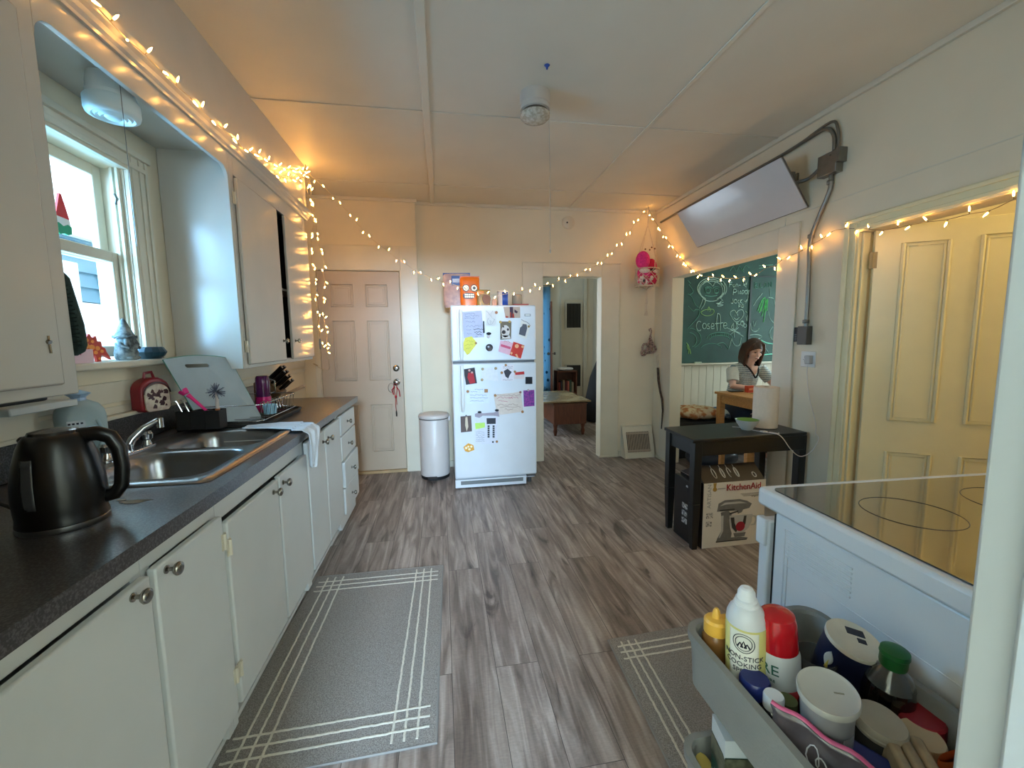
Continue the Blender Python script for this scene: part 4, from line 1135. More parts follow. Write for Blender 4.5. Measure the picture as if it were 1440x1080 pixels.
magnet('small black magnet below the schedule page', 448, 655, VB, .008, BLK, 2)
magnet('brown magnet at the bottom right of the schedule page', 478, 652, VB, .011, BRN, 2)
s = sheet('flower_magnet', 'orange and cream flower-cluster magnet low on the fridge door', 'magnet', [(225, 695), (262, 665), (300, 680), (308, 715), (262, 732), (238, 725)], VB, pm('flower_orange', (222, 160, 60)), th=.006)
blobs(s, 'cream_petals', [disc(245, 700, 10, 8), disc(270, 710, 10, 8), disc(285, 690, 9, 8), disc(262, 690, 8, 8)], VB, pm('petal_cream', (244, 226, 184)), 2.4)

# ------------------------------------------------------------------ things on top of the fridge
FT = 1.65
def bag(name, label, x, y, w, h, d, mat, rot=0, cat='bag'):
    t = thing(name, label, cat, (x, y, FT+.002), rotz=rot)
    X = MB()
    def f(u, v):
        a = 2*PI*u; k = math.sin(PI*min(1, v*1.0+.0)**.8) if v < 1 else 0
        dd = d*(.35+.65*(1-v)**.7) if v < .97 else .004
        return Vector((w/2*math.copysign(abs(math.cos(a))**.5, math.cos(a))*(1 if v > .15 else .9+v*.66), dd/2*math.sin(a), h*v))
    X.grid(f, 24, 12, closed_u=True)
    X.box(-w/2*.85, w/2*.85, -d*.4, d*.4, 0, .002)
    obj('pouch', X, mat, t, smooth=50)
    X = MB().box(-w/2, w/2, -.005, .005, h-.028, h+.002); 
    return t, X
t, X = bag('blue_snack_bag', 'tall blue topped pouch with pale pink lower half at the left of the fridge top', .155, 3.98, .25, .315, .10, two_tone('mottled_pouch', (206, 176, 166), (176, 150, 150), 22, .35, .65, .3), -.1)
obj('blue_band', X, M('band_blue', (24, 66, 140), .3, noise=.05), t)
X = MB().box(-.045, .06, -.041, -.036, .20, .285); obj('blue_label', X, M('band_blue2', (28, 60, 130), .3, noise=.05), t)
X = MB().box(-.035, .03, -.0425, -.041, .225, .26); obj('logo_patch', X, M('label_white', (200, 206, 220), .5, noise=.1, nscale=60), t)
t, X = bag('orange_snack_bag', 'bright orange pouch printed with round eyes and bared teeth', .265, 3.83, .175, .265, .07, M('pouch_orange', (232, 110, 22), .3, noise=.05), .02)
obj('seal_band', X, M('band_orange', (206, 92, 26), .3, noise=.05), t)
def plate(cx_, cz, rx, rz, n=20):
    return [(cx_+rx*math.cos(2*PI*k/n), cz+rz*math.sin(2*PI*k/n)) for k in range(n)]
DY = -.042
for (s_, cc) in ((-.038, 0), (.035, 0)):
    for r, c, o, nm in ((.031, (20, 16, 14), 0, 'eye_ring'), (.025, (250, 232, 200), .001, 'eye_white'), (.013, (24, 18, 18), .002, 'pupil')):
        X = MB(); X.prism(plate(s_+.001*(1 if r < .02 else 0), .158, r, r), DY-o-.001, DY-o+.008, 'xz'); obj(nm, X, M('face_'+nm, c, .4, noise=0), t)
X = MB(); X.prism(rounded(.105, .05, .024, 5, -.012, .09), DY-.001, DY+.008, 'xz'); mth = obj('mouth', X, M('face_mouth', (26, 14, 14), .4, noise=0), t)
X = MB()
for k in range(5):
    X.box(-.05+.017*k, -.036+.017*k, DY-.0025, DY, .093, .107); X.box(-.05+.017*k, -.036+.017*k, DY-.0025, DY, .073, .088)
obj('teeth', X, M('face_teeth', (255, 240, 210), .4, noise=0), mth)
t, X = bag('brown_snack_pouch', 'small yellow and brown pouch leaning against the orange bag', .385, 3.80, .12, .145, .05, two_tone('pouch_olive', (176, 140, 60), (150, 120, 80), 20, .4, .6, .35), .1)
X = MB(); X.prism(plate(.02, .06, .038, .045), -.03, -.024, 'xz'); obj('brown_disc', X, M('disc_brown', (120, 70, 40), .4, noise=.1), t)
X = MB(); X.box(-.055, .0, -.022, -.012, .105, .13); obj('orange_tab', X, M('tab_orange', (214, 130, 50), .4, noise=0), t)
t = thing('blue_striped_canister', 'short white canister with a broad blue stripe on the fridge top', 'canister', (.565, 3.82, FT+.002))
X = MB().lathe([(0, 0), (.05, 0), (.052, .003), (.052, .125), (.05, .127), (0, .127)], seg=32); obj('can_body', X, M('canister_white', (214, 206, 200), .35, noise=.03), t)
X = MB().lathe([(.0525, .0), (.0525, .124)], seg=64)
for f_ in list(X.bm.faces):
    c = f_.calc_center_median(); a = math.degrees(math.atan2(c.y, c.x))
    if not (-108 < a < -38):
        X.bm.faces.remove(f_)
obj('blue_stripe', X, M('stripe_blue', (34, 74, 160), .35, noise=.04), t, solid=.0006)
X = MB().lathe([(.054, .123), (.055, .133), (.052, .137), (0, .136)], seg=32); obj('canister_lid', X, M('lid_cream', (226, 210, 190), .4, noise=0), t)
X = MB(True).box(.655, .80, 3.80, 3.90, FT+.002, FT+.022); tag(obj('red_box', X, M('box_red', (150, 52, 36), .45, noise=.05), None, bevel=.002), 'flat red box on the right of the fridge top', 'box')
t = thing('glass_jar', 'clear jar with grey wire on the flat red box', 'jar', (.70, 3.85, FT+.0225))
X = MB().lathe([(0, 0), (.045, 0), (.047, .01), (.045, .08), (.04, .088), (.038, .088), (.042, .078), (.044, .012), (0, .006)], seg=24); obj('jar_glass', X, M('pale_jar', (200, 186, 166), .2, noise=.05, trans=.5, ior=1.1), t)
X = MB(); X.tube([(.02*math.cos(k*.7), .02*math.sin(k*.7), .012+.003*k) for k in range(20)], .004, 6); obj('wire_coil', X, METALG, t)
X = MB(True).box(.46, .50, 3.78, 3.81, FT+.002, FT+.06); tag(obj('small_pink_box', X, M('box_pink', (206, 150, 120), .5, noise=.05), None, bevel=.002), 'small pinkish box left of the blue striped canister', 'box')

# wall and ceiling fixtures
t = thing('doorbell_chime', 'small round white disc high on the back wall above the passage', 'wall sensor', (1.36, YB, 2.47))
X = MB(); X.T = Matrix.Translation((0, 0, .10)) @ Matrix.Rotation(PI/2, 4, 'X'); X.lathe([(0, 0), (.068, 0), (.066, .014), (.05, .024), (0, .026)], seg=28); obj('disc_cover', X, M('warm_white_plastic', (214, 200, 178), .4, noise=0), t)
X = MB(); X.T = Matrix.Translation((-.018, -.026, .095)) @ Matrix.Rotation(PI/2, 4, 'X'); X.cyl((0, 0, -.002), .009, .004, seg=12); obj('dark_button', X, BLACKM, t)
t = thing('ceiling_lamp_holder', 'round white ceiling fixture with glass bottom and pull cord', 'ceiling lamp', (.56, 2.44, 2.56))
X = MB().lathe([(0, .16), (.085, .16), (.085, .10), (.078, .095), (.078, .085), (.083, .082), (.083, .07), (.06, .065), (0, .065)], seg=36); obj('lamp_base', X, M('porcelain_base', (196, 188, 176), .35, noise=.02), t)
X = MB().lathe([(.07, .07), (.072, .05)], seg=30); obj('dark_gap', X, M('gap_brown', (90, 78, 66), .6, noise=0), t, solid=.002)
X = MB().lathe([(.06, .05), (.084, .05), (.084, .036), (.07, .022), (.04, .012), (0, .008)], seg=36); obj('glass_lens', X, two_tone('frosty_lens', (170, 160, 142), (200, 192, 176), 60, .4, .6, .25, coat=.5), t)
X = MB(True).tube([(.63, 2.40, 2.62), (.632, 2.39, 2.3), (.632, 2.39, 1.86)], .0014, 6); X.tube([(.632, 2.39, 1.862), (.632, 2.39, 1.852), (.632, 2.39, 1.84)], [.003, .005, .003], 8); obj('pull_cord', X, M('cord_grey', (150, 142, 126), .6, noise=0), t)
X = MB(True); X.lathe([(.0, H-.022), (.004, H-.02), (.006, H-.010), (.015, H-.001), (0, H-.0005)], (.566, 2.19, 0), 12)
tag(obj('blue_hook', X, M('blue_plastic', (30, 70, 150), .4, noise=0), None), 'tiny blue plastic hook stuck on the ceiling', 'hook')
# ------------------------------------------------------------------ string lights
BULB = M('warm_bulb', (255, 214, 150), .3, noise=0, emit=(255, 180, 86), estr=BULB_E)
WIRE = M('wire_cream', (196, 176, 140), .5, noise=0)
WIREG = M('wire_grey', (120, 108, 88), .5, noise=0)
def bulb_mesh():
    X = MB().lathe([(0, 0), (.0028, .001), (.0036, .008), (.003, .016), (.0012, .022), (0, .024)], seg=8)
    X.bm.faces.ensure_lookup_table()
    me = bpy.data.meshes.new('light_bulb'); bmesh.ops.recalc_face_normals(X.bm, faces=X.bm.faces); X.bm.to_mesh(me); X.bm.free(); me.materials.append(BULB)
    me.polygons.foreach_set('use_smooth', [True]*len(me.polygons)); return me
BM_ = bulb_mesh()
def resample(pts, step):
    pts = [Vector(p) for p in pts]; out = [pts[0].copy()]; acc = 0
    for a, b in zip(pts, pts[1:]):
        L = (b-a).length; d = step-acc
        while d <= L:
            out.append(a.lerp(b, d/L)); d += step
        acc = L-(d-step)
    out.append(pts[-1].copy()); return out
def smooth_path(pts, n=6):
    pts = [Vector(p) for p in pts]; out = []
    for i in range(len(pts)-1):
        p0 = pts[max(i-1, 0)]; p1 = pts[i]; p2 = pts[i+1]; p3 = pts[min(i+2, len(pts)-1)]
        for k in range(n):
            t = k/n
            out.append(.5*((2*p1)+(-p0+p2)*t+(2*p0-5*p1+4*p2-p3)*t*t+(-p0+3*p1-3*p2+p3)*t**3))
    out.append(pts[-1]); return out
def string(name, label, paths, step, seed, wire=WIRE, out=Vector((0, 0, 0)), amp=.012, up=.5):
    rg = random.Random(seed)
    t = thing(name, label, 'string lights', tuple(Vector(paths[0][0])))
    o0 = Vector(paths[0][0])
    X = MB(); nb = 0
    for path in paths:
        pp = resample(smooth_path(path), step)
        node = []
        for i, p in enumerate(pp):
            j = Vector((rg.uniform(-amp, amp), rg.uniform(-amp, amp), rg.uniform(-amp, amp)*.8)) if 0 < i < len(pp)-1 else Vector((0, 0, 0))
            node.append(p+j*.5-o0)
        X.tube(smooth_path(node, 3), .0016, 5)
        for i, p in enumerate(node[1:]):
            s = 1 if i % 2 else -1
            d = Vector((rg.uniform(-.5, .5), rg.uniform(-.5, .5), s*rg.uniform(.4, 1))).normalized()
            d = (d+out*1.1).normalized()
            e = p+d*.012
            X.tube([p, e], .0022, 5)
            b = bpy.data.objects.new('light_bulb', BM_); col.objects.link(b); b.parent = t
            b.location = e; b.rotation_euler = d.to_track_quat('Z', 'Y').to_euler(); nb += 1
    obj('cable', X, wire, t, smooth=60)
    return t
FXC = UX+.055
hook = Vector((-1.0, 3.61, 2.675))
pA = [(FXC, .9, 2.365), (FXC, 1.2, 2.345), (FXC, 1.43, 2.34), (FXC, 1.55, 2.33), (FXC, 1.8, 2.335), (FXC, 2.05, 2.325), (FXC, 2.3, 2.335), (-.985, 2.52, 2.36), (-1.0, 2.72, 2.42), (-1.002, 2.95, 2.46), (-1.0, 3.2, 2.53), (-1.0, 3.42, 2.60), tuple(hook)]
pA2 = [(-.998, 2.85, 2.385), (-1.0, 3.05, 2.43), (-1.0, 3.3, 2.50), (-.995, 3.45, 2.56), (hook.x, hook.y-.01, hook.z-.02)]
string('string_lights', 'warm string lights running along the top of the window cabinets to the ceiling hook', [pA, pA2], .082, 1, out=Vector((.8, 0, .1)))
pB = [tuple(hook+Vector((0, 0, -.02))), (-.99, 3.60, 2.5), (-.975, 3.60, 2.36), (-.98, 3.60, 2.2), (-.995, 3.60, 2.0), (-.985, 3.60, 1.8), (-.975, 3.60, 1.6), (-.97, 3.61, 1.42), (-.955, 3.62, 1.30)]
pB2 = [tuple(hook+Vector((.01, 0, -.03))), (-.975, 3.63, 2.5), (-.96, 3.62, 2.3), (-.935, 3.65, 2.12), (-.925, 3.65, 1.95), (-.93, 3.65, 1.78), (-.945, 3.65, 1.6), (-.935, 3.64, 1.42), (-.925, 3.62, 1.27)]
string('string_lights', 'tangled string lights hanging down the far end of the wall cabinet', [pB, pB2], .062, 2, out=Vector((.5, -.4, 0)), amp=.02)
X = MB(); w_ = smooth_path([Vector((-.935, 3.64, 1.25)), Vector((-.95, 3.75, 1.16)), Vector((-1.05, 4.1, 1.09)), Vector((-1.18, 4.30, 1.10)), Vector((-1.24, 4.322, 1.14))])
X = MB(True).tube(w_, .0022, 6); X.tube([(-1.2, 4.31, 1.12), (-1.24, 4.322, 1.14)], .006); tag(obj('lamp_lead', X, WIRE, None, smooth=60), 'slack cream lead of the string lights drooping against the wall left of the door', 'cord')
hook2 = Vector((2.17, 4.22, 2.70))
def q(px_, py_, y): return tuple(at(px_, py_, y=y))
pC = [tuple(hook), q(470, 277, 3.68), q(520, 333, 3.74), q(570, 372, 3.80), q(600, 388, 3.84), q(640, 402, 3.62), q(690, 414, 3.60), q(735, 408, 3.62), q(765, 401, 3.8), q(800, 390, 3.95), q(840, 372, 4.05), q(870, 345, 4.15), q(895, 312, 4.2), tuple(hook2)]
string('string_lights', 'string lights swagged across the room in front of the back wall and over the fridge', [pC], .083, 3, out=Vector((0, -.3, -.3)), amp=.014)
def r_(px_, py_, x=XR-.03): return tuple(at(px_, py_, x=x))
pD = [tuple(hook2), r_(925, 318, 2.28), r_(938, 338, 2.3), r_(955, 360), r_(975, 382), r_(1000, 389), r_(1030, 391), r_(1055, 388), r_(1090, 372), r_(1130, 350), r_(1160, 332), r_(1187, 321), r_(1225, 322, 2.345), r_(1260, 322, 2.345), r_(1300, 313, 2.345), r_(1340, 306, 2.345), r_(1375, 300, 2.345), r_(1410, 286, 2.345), r_(1450, 268, 2.345)]
string('string_lights', 'string lights drooping along the right wall past the blackboard opening to the cream door frame', [pD], .075, 4, wire=WIREG, out=Vector((-.5, 0, 0)), amp=.014)
for h_, w_ in ((hook, 'above the wall cabinet corner'), (hook2, 'in the back right corner')):
    X = MB(True).tube([h_+Vector((0, 0, .045 if h_ is hook else .019)), h_+Vector((0, 0, .01)), h_+Vector((.01, 0, 0)), h_+Vector((.012, 0, .012))], .003, 6); tag(obj('ceiling_hook', X, NICKEL, None), 'small ceiling hook %s' % w_, 'hook')

# ------------------------------------------------------------------ macrame hanger with plush toys
t = thing('macrame_hanger', 'white knotted cord hanger in the back right corner holding plush toys', 'plant hanger', (2.165, 4.20, 1.60))
ROPE = M('cotton_rope', (206, 190, 168), .9, noise=.1, nscale=60)
X = MB(True)
c0 = Vector((2.17, 4.21, 2.68)); bc = Vector((2.165, 4.20, 1.87)); R_ = .125
X.tube([c0+Vector((0, 0, .02)), c0, c0+Vector((0, 0, -.18))], [.005, .010, .008], 8)
cords = []
for k in range(8):
    a = 2*PI*k/8+.3
    rim = bc+Vector((R_*math.cos(a), R_*.8*math.sin(a), .20)); low = bc+Vector((R_*.95*math.cos(a), R_*.8*math.sin(a), 0))
    if k % 2 == 0:
        X.tube([c0+Vector((0, 0, -.15)), rim+Vector((0, 0, .12)), rim], .0035, 6)
for z, rr in ((.20, R_), (.02, R_*.95)):
    X.tube([bc+Vector((rr*math.cos(2*PI*k/20), rr*.8*math.sin(2*PI*k/20), z)) for k in range(20)], .005 if z > .1 else .008, 6, closed=True)
for k in range(8):
    a = 2*PI*k/8+.3
    for s_ in (-1, 1):
        pts = []
        for i in range(5):
            aa = a+s_*(PI/8)*(1 if i % 2 else 0); pts.append(bc+Vector((R_*1.02*math.cos(aa), R_*.83*math.sin(aa), .20-.045*i)))
        X.tube(pts, .004, 6)
for k in range(6):
    a = k; X.tube([bc+Vector((.10*math.cos(a), .08*math.sin(a), .02)), bc+Vector((0, 0, -.02))], .009, 6)
obj('cord_net', X, ROPE, t, smooth=60)
X = MB(True); rng = random.Random(9)
for k in range(6):
    X.tube([bc+Vector((0, 0, -.02)), bc+Vector((rng.uniform(-.012, .012), 0, -.15)), bc+Vector((rng.uniform(-.022, .022), 0, -.285))], .0035, 5)
obj('tassel', X, ROPE, t, smooth=60)
X = MB(True)
for p in ((2.10, 4.12, 2.255), (2.148, 4.12, 2.25), (2.17, 4.12, 2.275), (2.215, 4.14, 2.268)):
    X.sphere(p, .009, 8, 6)
obj('wooden_bead', X, M('bead_brown', (120, 84, 50), .5, noise=0), t)
FZ = lambda n_, c: M(n_, c, .95, noise=.18, nscale=50, bump=1.0, bscale=130)
t = thing('plush_toy', 'hot pink fuzzy plush toy poking up from the hanging net', 'plush toy', (2.11, 4.17, 1.95))
X = MB(True); X.sphere((2.095, 4.16, 2.15), (.075, .06, .095)).sphere((2.12, 4.18, 2.02), (.07, .06, .08)); obj('body', X, FZ('pink_fuzz', (214, 50, 130)), t, smooth=80)
X = MB(True); X.sphere((2.10, 4.125, 2.04), (.06, .03, .025)); obj('white_face_band', X, FZ('white_fuzz', (220, 206, 202)), t, smooth=80)
t = thing('plush_toy', 'crimson plush toy with black marking behind the hot pink one', 'plush toy', (2.21, 4.20, 1.92))
X = MB(True); X.sphere((2.215, 4.21, 2.08), (.062, .05, .10)).sphere((2.21, 4.20, 1.97), (.065, .06, .08)); obj('body', X, FZ('crimson_fuzz', (188, 24, 72)), t, smooth=80)
X = MB(True); X.sphere((2.20, 4.155, 2.055), (.03, .012, .014)).sphere((2.225, 4.155, 2.07), (.018, .012, .012)); obj('black_marking', X, M('black_felt', (30, 18, 24), .9, noise=0), t, smooth=80)
X = MB(True); X.sphere((2.235, 4.15, 2.04), (.03, .014, .018)).sphere((2.19, 4.145, 1.97), (.02, .014, .025)); obj('white_marking', X, FZ('white_fuzz2', (226, 210, 206)), t, smooth=80)
t = thing('plush_toy', 'white and magenta patterned plush at the bottom of the hanging net', 'plush toy', (2.13, 4.18, 1.88))
X = MB(True); X.sphere((2.12, 4.17, 1.945), (.075, .06, .06)).sphere((2.075, 4.15, 1.98), (.03, .03, .03)); obj('body', X, two_tone('white_magenta', (224, 214, 210), (190, 40, 90), 22, .48, .56, .9, bump=.6), t, smooth=80)
X = MB(True); X.sphere((2.085, 4.105, 1.935), (.012, .012, .016)); obj('eye', X, BLACKP, t)

# hanging brown bundle and stick on the corner
t = thing('woven_bundle', 'small brown woven rope bundle hanging in the back right corner', 'wall hanging', (2.29, 4.37, 1.14))
TW = two_tone('brown_twine', (96, 66, 54), (190, 160, 146), 60, .4, .6, .9, bump=.8)
X = MB(True)
X.tube([(2.30, 4.37, 1.42), (2.285, 4.36, 1.44), (2.305, 4.36, 1.45), (2.315, 4.36, 1.42), (2.305, 4.36, 1.37)], .008, 6)
for k, (dx, dz, r) in enumerate(((0, 0, .035), (-.06, -.03, .04), (.025, -.05, .042), (-.08, -.09, .028), (-.015, -.06, .035))):
    c = Vector((2.295+dx, 4.34, 1.27+dz))
    X.tube([c+Vector((r*math.cos(2*PI*i/10), .012*math.sin(i), r*math.sin(2*PI*i/10))) for i in range(10)], .013, 6, closed=True)
X.tube([(2.305, 4.36, 1.38), (2.29, 4.35, 1.33), (2.295, 4.34, 1.27)], [.008, .012, .016], 6); X.tube([(2.305, 4.36, 1.38), (2.32, 4.35, 1.30), (2.32, 4.345, 1.20)], [.006, .008, .01], 6)
obj('rope_coils', X, TW, t, smooth=70)
t = thing('walking_stick', 'thin crooked dark branch hung against the corner by the opening', 'stick', (2.335, 4.15, .37))
X = MB(True).tube([at(925, 517, x=2.335), at(926, 535, x=2.335), at(928, 549, x=2.335), at(931, 562, x=2.335), at(932, 578, x=2.335), at(930, 603, x=2.335)], [.013, .014, .012, .012, .010, .006], 8); obj('branch', X, two_tone('bark', (52, 38, 30), (84, 66, 54), 50, .4, .6, .9, bump=.8), t, smooth=60)
X = MB(True).tube([at(923, 500, x=2.33), at(925, 520, x=2.335)], .004, 6).tube([at(926, 498, x=2.335), at(927, 518, x=2.335)], .003, 6); obj('white_cord', X, ROPE, t)

# floor register
t = thing('floor_register', 'white slanted metal heating register at the foot of the back wall', 'register', (2.165, 4.33, 0))
x0, x1 = 1.985, 2.345
X = MB(True)
X.prism([(4.40, 0), (4.27, 0), (4.27, .03), (4.37, .345), (4.40, .36)], x0, x0+.018, 'yz'); X.prism([(4.40, 0), (4.27, 0), (4.27, .03), (4.37, .345), (4.40, .36)], x1-.018, x1, 'yz')
for (ya, za, yb, zb) in ((4.272, .0, 4.283, .065), (4.350, .285, 4.372, .35)):
    X.prism([(ya, za), (yb, zb), (yb+.012, zb), (ya+.012, za)], x0, x1, 'yz')
X.prism([(4.37, .345), (4.40, .345), (4.40, .36), (4.36, .352)], x0-.004, x1+.004, 'yz')
X.prism([(4.277, .03), (4.358, .30), (4.37, .30), (4.29, .03)], x0, x0+.045, 'yz'); X.prism([(4.277, .03), (4.358, .30), (4.37, .30), (4.29, .03)], x1-.045, x1, 'yz')
obj('register_frame', X, TRIM, t, bevel=.002)
X = MB(True)
for k in range(14):
    x = x0+.055+k*.0195
    X.prism([(4.285, .06), (4.350, .285), (4.358, .285), (4.293, .06)], x, x+.009, 'yz')
X.prism([(4.286, .075), (4.291, .09), (4.298, .09), (4.293, .075)], x0+.04, x1-.04, 'yz').prism([(4.342, .26), (4.347, .275), (4.354, .275), (4.349, .26)], x0+.04, x1-.04, 'yz')
obj('louvres', X, M('register_beige', (176, 160, 140), .45, noise=.05), t)
X = MB(True).prism([(4.305, .05), (4.372, .30), (4.376, .30), (4.309, .05)], x0+.04, x1-.04, 'yz'); obj('duct_shade', X, DARKGAP, t)  # dark sheet stands in for the shaded depth behind the louvres

# slanted white panel
t = thing('radiant_panel', 'flat white rectangular panel tilted out from the top of the right wall', 'wall panel', (2.26, 3.02, 2.17))
b0 = Vector((2.35, 3.61, 2.17)); b1 = Vector((2.35, 2.436, 2.17)); t0 = Vector((2.14, 3.61, 2.465)); t1 = Vector((2.14, 2.436, 2.465))
n_ = (b1-b0).cross(t0-b0).normalized()
if n_.x > 0: n_ = -n_
X = MB(True)
vs = [X.bm.verts.new(p) for p in (b0, b1, t1, t0)]+[X.bm.verts.new(p-n_*.012) for p in (b0, b1, t1, t0)]
for f_ in ((0, 1, 2, 3), (7, 6, 5, 4), (0, 4, 5, 1), (1, 5, 6, 2), (2, 6, 7, 3), (3, 7, 4, 0)):
    X.bm.faces.new([vs[i] for i in f_])
obj('panel_face', X, M('panel_white_gloss', (190, 192, 196), .16, noise=.02, coat=.3), t, bevel=.002)
X = MB(True)
for p in ((b0, b1), (b1, t1), (t1, t0), (t0, b0)):
    X.tube([p[0]-n_*.012, p[1]-n_*.012], .006, 6)
obj('panel_rim', X, M('rim_brown', (70, 60, 50), .5, .3, noise=0), t)
X = MB(True)
for y in (2.55, 3.45):
    X.tube([(2.365, y, 2.38), (2.24, y, 2.375)], .008, 6).box(2.355, 2.369, y-.02, y+.02, 2.34, 2.42)
X.box(2.235, 2.262, 2.445, 2.465, 2.345, 2.39)
obj('mount_bracket', X, METALG, t)

# conduit
t = thing('electrical_conduit', 'grey metal conduit run with junction box on the right wall', 'conduit', (2.355, 2.3, 1.29))
xc = 2.352
X = MB(True)
X.tube(smooth_path([Vector((xc, 4.28, 2.575)), Vector((xc, 3.5, 2.585)), Vector((xc, 2.75, 2.585)), Vector((xc, 2.45, 2.60)), Vector((xc, 2.33, 2.60)), Vector((xc, 2.275, 2.54)), Vector((xc, 2.265, 2.45))], 5), .011, 10)
X.tube(smooth_path([Vector((xc, 2.50, 2.60)), Vector((xc, 2.30, 2.625)), Vector((xc, 2.25, 2.56)), Vector((xc, 2.238, 2.45))], 5), .008, 10)
X.tube(smooth_path([Vector((xc, 2.275, 2.31)), Vector((xc, 2.28, 2.22)), Vector((xc, 2.35, 2.07)), Vector((xc, 2.395, 1.95)), Vector((xc, 2.395, 1.8)), Vector((xc, 2.388, 1.6)), Vector((xc, 2.388, 1.41))], 6), .013, 12)
X.tube(smooth_path([Vector((xc-.02, 2.34, 2.37)), Vector((xc-.02, 2.42, 2.34)), Vector((2.29, 2.49, 2.34)), Vector((2.25, 2.50, 2.36))], 5), .011, 10)
for z in (2.27, 1.98, 1.44):
    X.lathe([(.016, -.012), (.019, -.01), (.019, .01), (.016, .012)], (xc, 2.278 if z > 2.1 else 2.392, z), 12)
obj('conduit_pipe', X, METALG, t, smooth=60)
X = MB(True).box(2.315, 2.3685, 2.215, 2.34, 2.31, 2.435); jb = obj('junction_box', X, METALG, t, bevel=.003)
X = MB(True).box(2.311, 2.3685, 2.195, 2.215, 2.36, 2.44).cyl((2.31, 2.25, 2.41), .005, .006); obj('box_flange', X, METALG, jb)
X = MB(True).box(2.325, 2.3685, 2.352, 2.425, 1.29, 1.41); obj('switch_box', X, M('dark_grey_box', (86, 84, 80), .5, .4, noise=.05), t, bevel=.003)
X = MB(True).box(2.364, 2.3695, 2.462, 2.503, 1.308, 1.405)
s = obj('dimmer_plate', X, BLACKM, None, bevel=.001); tag(s, 'small black control strip on the wall beside the grey switch box', 'switch')
X = MB(True)
for k in range(4):
    X.box(2.3632, 2.3642, 2.47, 2.495, 1.318+.012*k, 1.323+.012*k)
obj('grey_bars', X, M('bar_grey', (130, 130, 130), .5, noise=0), s)
t = thing('wall_outlet', 'white wall outlet with a charger plugged in below the switch box', 'outlet', (2.365, 2.37, 1.14))
X = MB(True).box(2.364, 2.3695, 2.315, 2.425, 1.143, 1.245); pl_ = obj('outlet_plate', X, WHITEP, t, bevel=.003)
X = MB(True).box(2.335, 2.3635, 2.33, 2.368, 1.165, 1.22); obj('charger_plug', X, M('plug_grey', (170, 170, 168), .4, noise=0), t, bevel=.004)
X = MB(True).box(2.3625, 2.3645, 2.385, 2.395, 1.175, 1.19).box(2.3625, 2.3645, 2.385, 2.395, 1.2, 1.215).cyl((2.3634, 2.402, 1.19), .003, .002); obj('socket_slots', X, BLACKM, pl_)

# cream door leaf ajar
d2 = bpy.data.objects.new('door_2', None); col.objects.link(d2); d2.location = (2.43, 2.058, .02); d2['kind'] = 'structure'
ang = math.atan2(-.55, .835); d2.rotation_euler = (0, 0, ang)
u0 = .015
pan = [(.125, .315, .86, 1.845), (.445, .635, .86, 1.855), (.125, .315, .20, .675), (.445, .635, .20, .675)]
lf2 = leaf(.78, 1.93, .035, [(a, b, c-.02, d-.02) for a, b, c, d in pan], CREAM, d2, raised=False, mr=.011)
for z in (.3, 1.70):
    X = MB().tube([(-.004, -.03, z), (-.004, -.03, z+.09)], .008).box(-.02, .015, -.036, -.034, z, z+.09); obj('hinge', X, M('old_hinge', (150, 134, 100), .5, .3, noise=.1), lf2)
# ------------------------------------------------------------------ black table and what is on / under it
BT = .72
t = thing('side_table', 'black stained rectangular table against the right wall', 'table', (1.92, 2.46, 0))
X = MB(True).prism([(1.505, 2.285), (2.345, 2.32), (2.36, 2.72), (1.53, 2.67)], BT-.022, BT, 'xy'); obj('tabletop', X, BLACKWOOD, t, bevel=.004)
X = MB(True)
X.box(1.55, 2.33, 2.315, 2.335, BT-.115, BT-.022).box(1.56, 2.34, 2.655, 2.675, BT-.115, BT-.022)
X.box(1.545, 1.565, 2.31, 2.66, BT-.115, BT-.022).box(2.325, 2.345, 2.33, 2.70, BT-.115, BT-.022)
obj('apron', X, BLACKWOOD, t, bevel=.002)
for (x, y, s) in ((1.523, 2.292, 1), (2.30, 2.325, -1), (1.533, 2.60, 1), (2.285, 2.65, -1)):
    X = MB(True).frustum((x+.008, x+.044, y+.006, y+.040) if s > 0 else (x+.006, x+.042, y+.006, y+.040), (x, x+.052, y, y+.052), 0, .30); X.box(x, x+.052, y, y+.052, .30, BT-.022)
    obj('leg', X, BLACKWOOD, t, bevel=.003)
# mixer box
t = thing('mixer_box', 'white and brown stand mixer carton on the floor under the black table', 'box', (1.83, 2.42, 0))
X = MB(True).box(1.60, 2.04, 2.30, 2.56, 0, .43); bx_ = obj('carton', X, M('carton_white', (214, 206, 196), .6, noise=.03), t, bevel=.002)
X = MB(True).box(1.597, 1.6, 2.302, 2.558, 0.0, .43); obj('brown_side', X, M('carton_brown_side', (30, 24, 22), .5, noise=.05), bx_)
X = MB(True).prism([(2.30, .431), (2.40, .515), (2.405, .512), (2.56, .433)], 1.60, 2.03, 'yz'); fl = obj('top_flap', X, M('carton_brown', (52, 40, 34), .45, noise=.06), t)
FR = 2.2985
text('brand_print', 'KitchenAid', .060, M('carton_red', (150, 24, 34), .5, noise=0), t, (1.880-1.83, FR-2.42, .392), (PI/2, 0, 0), .002, sx=.92)
text('side_print', 'ARTISAN', .036, M('carton_greyprint', (150, 148, 146), .6, noise=0), t, (1.640-1.83, FR-2.42, .345), (PI/2, -PI/2, 0), .0004, sx=1.1)
text('small_print', '5 QT / 4.7 L', .016, INK, t, (1.98-1.83, FR-2.42, .325), (PI/2, 0, 0), .0004)
X = MB(True)
for k in range(3):
    X.box(1.86+.01*k, 2.02, FR-.001, FR+.001, .345-.008*k, .3475-.008*k)
X.box(1.695, 1.75, FR-.001, FR+.001, .388, .392)
obj('text_lines', X, M('carton_lines', (140, 136, 134), .6, noise=0), bx_)
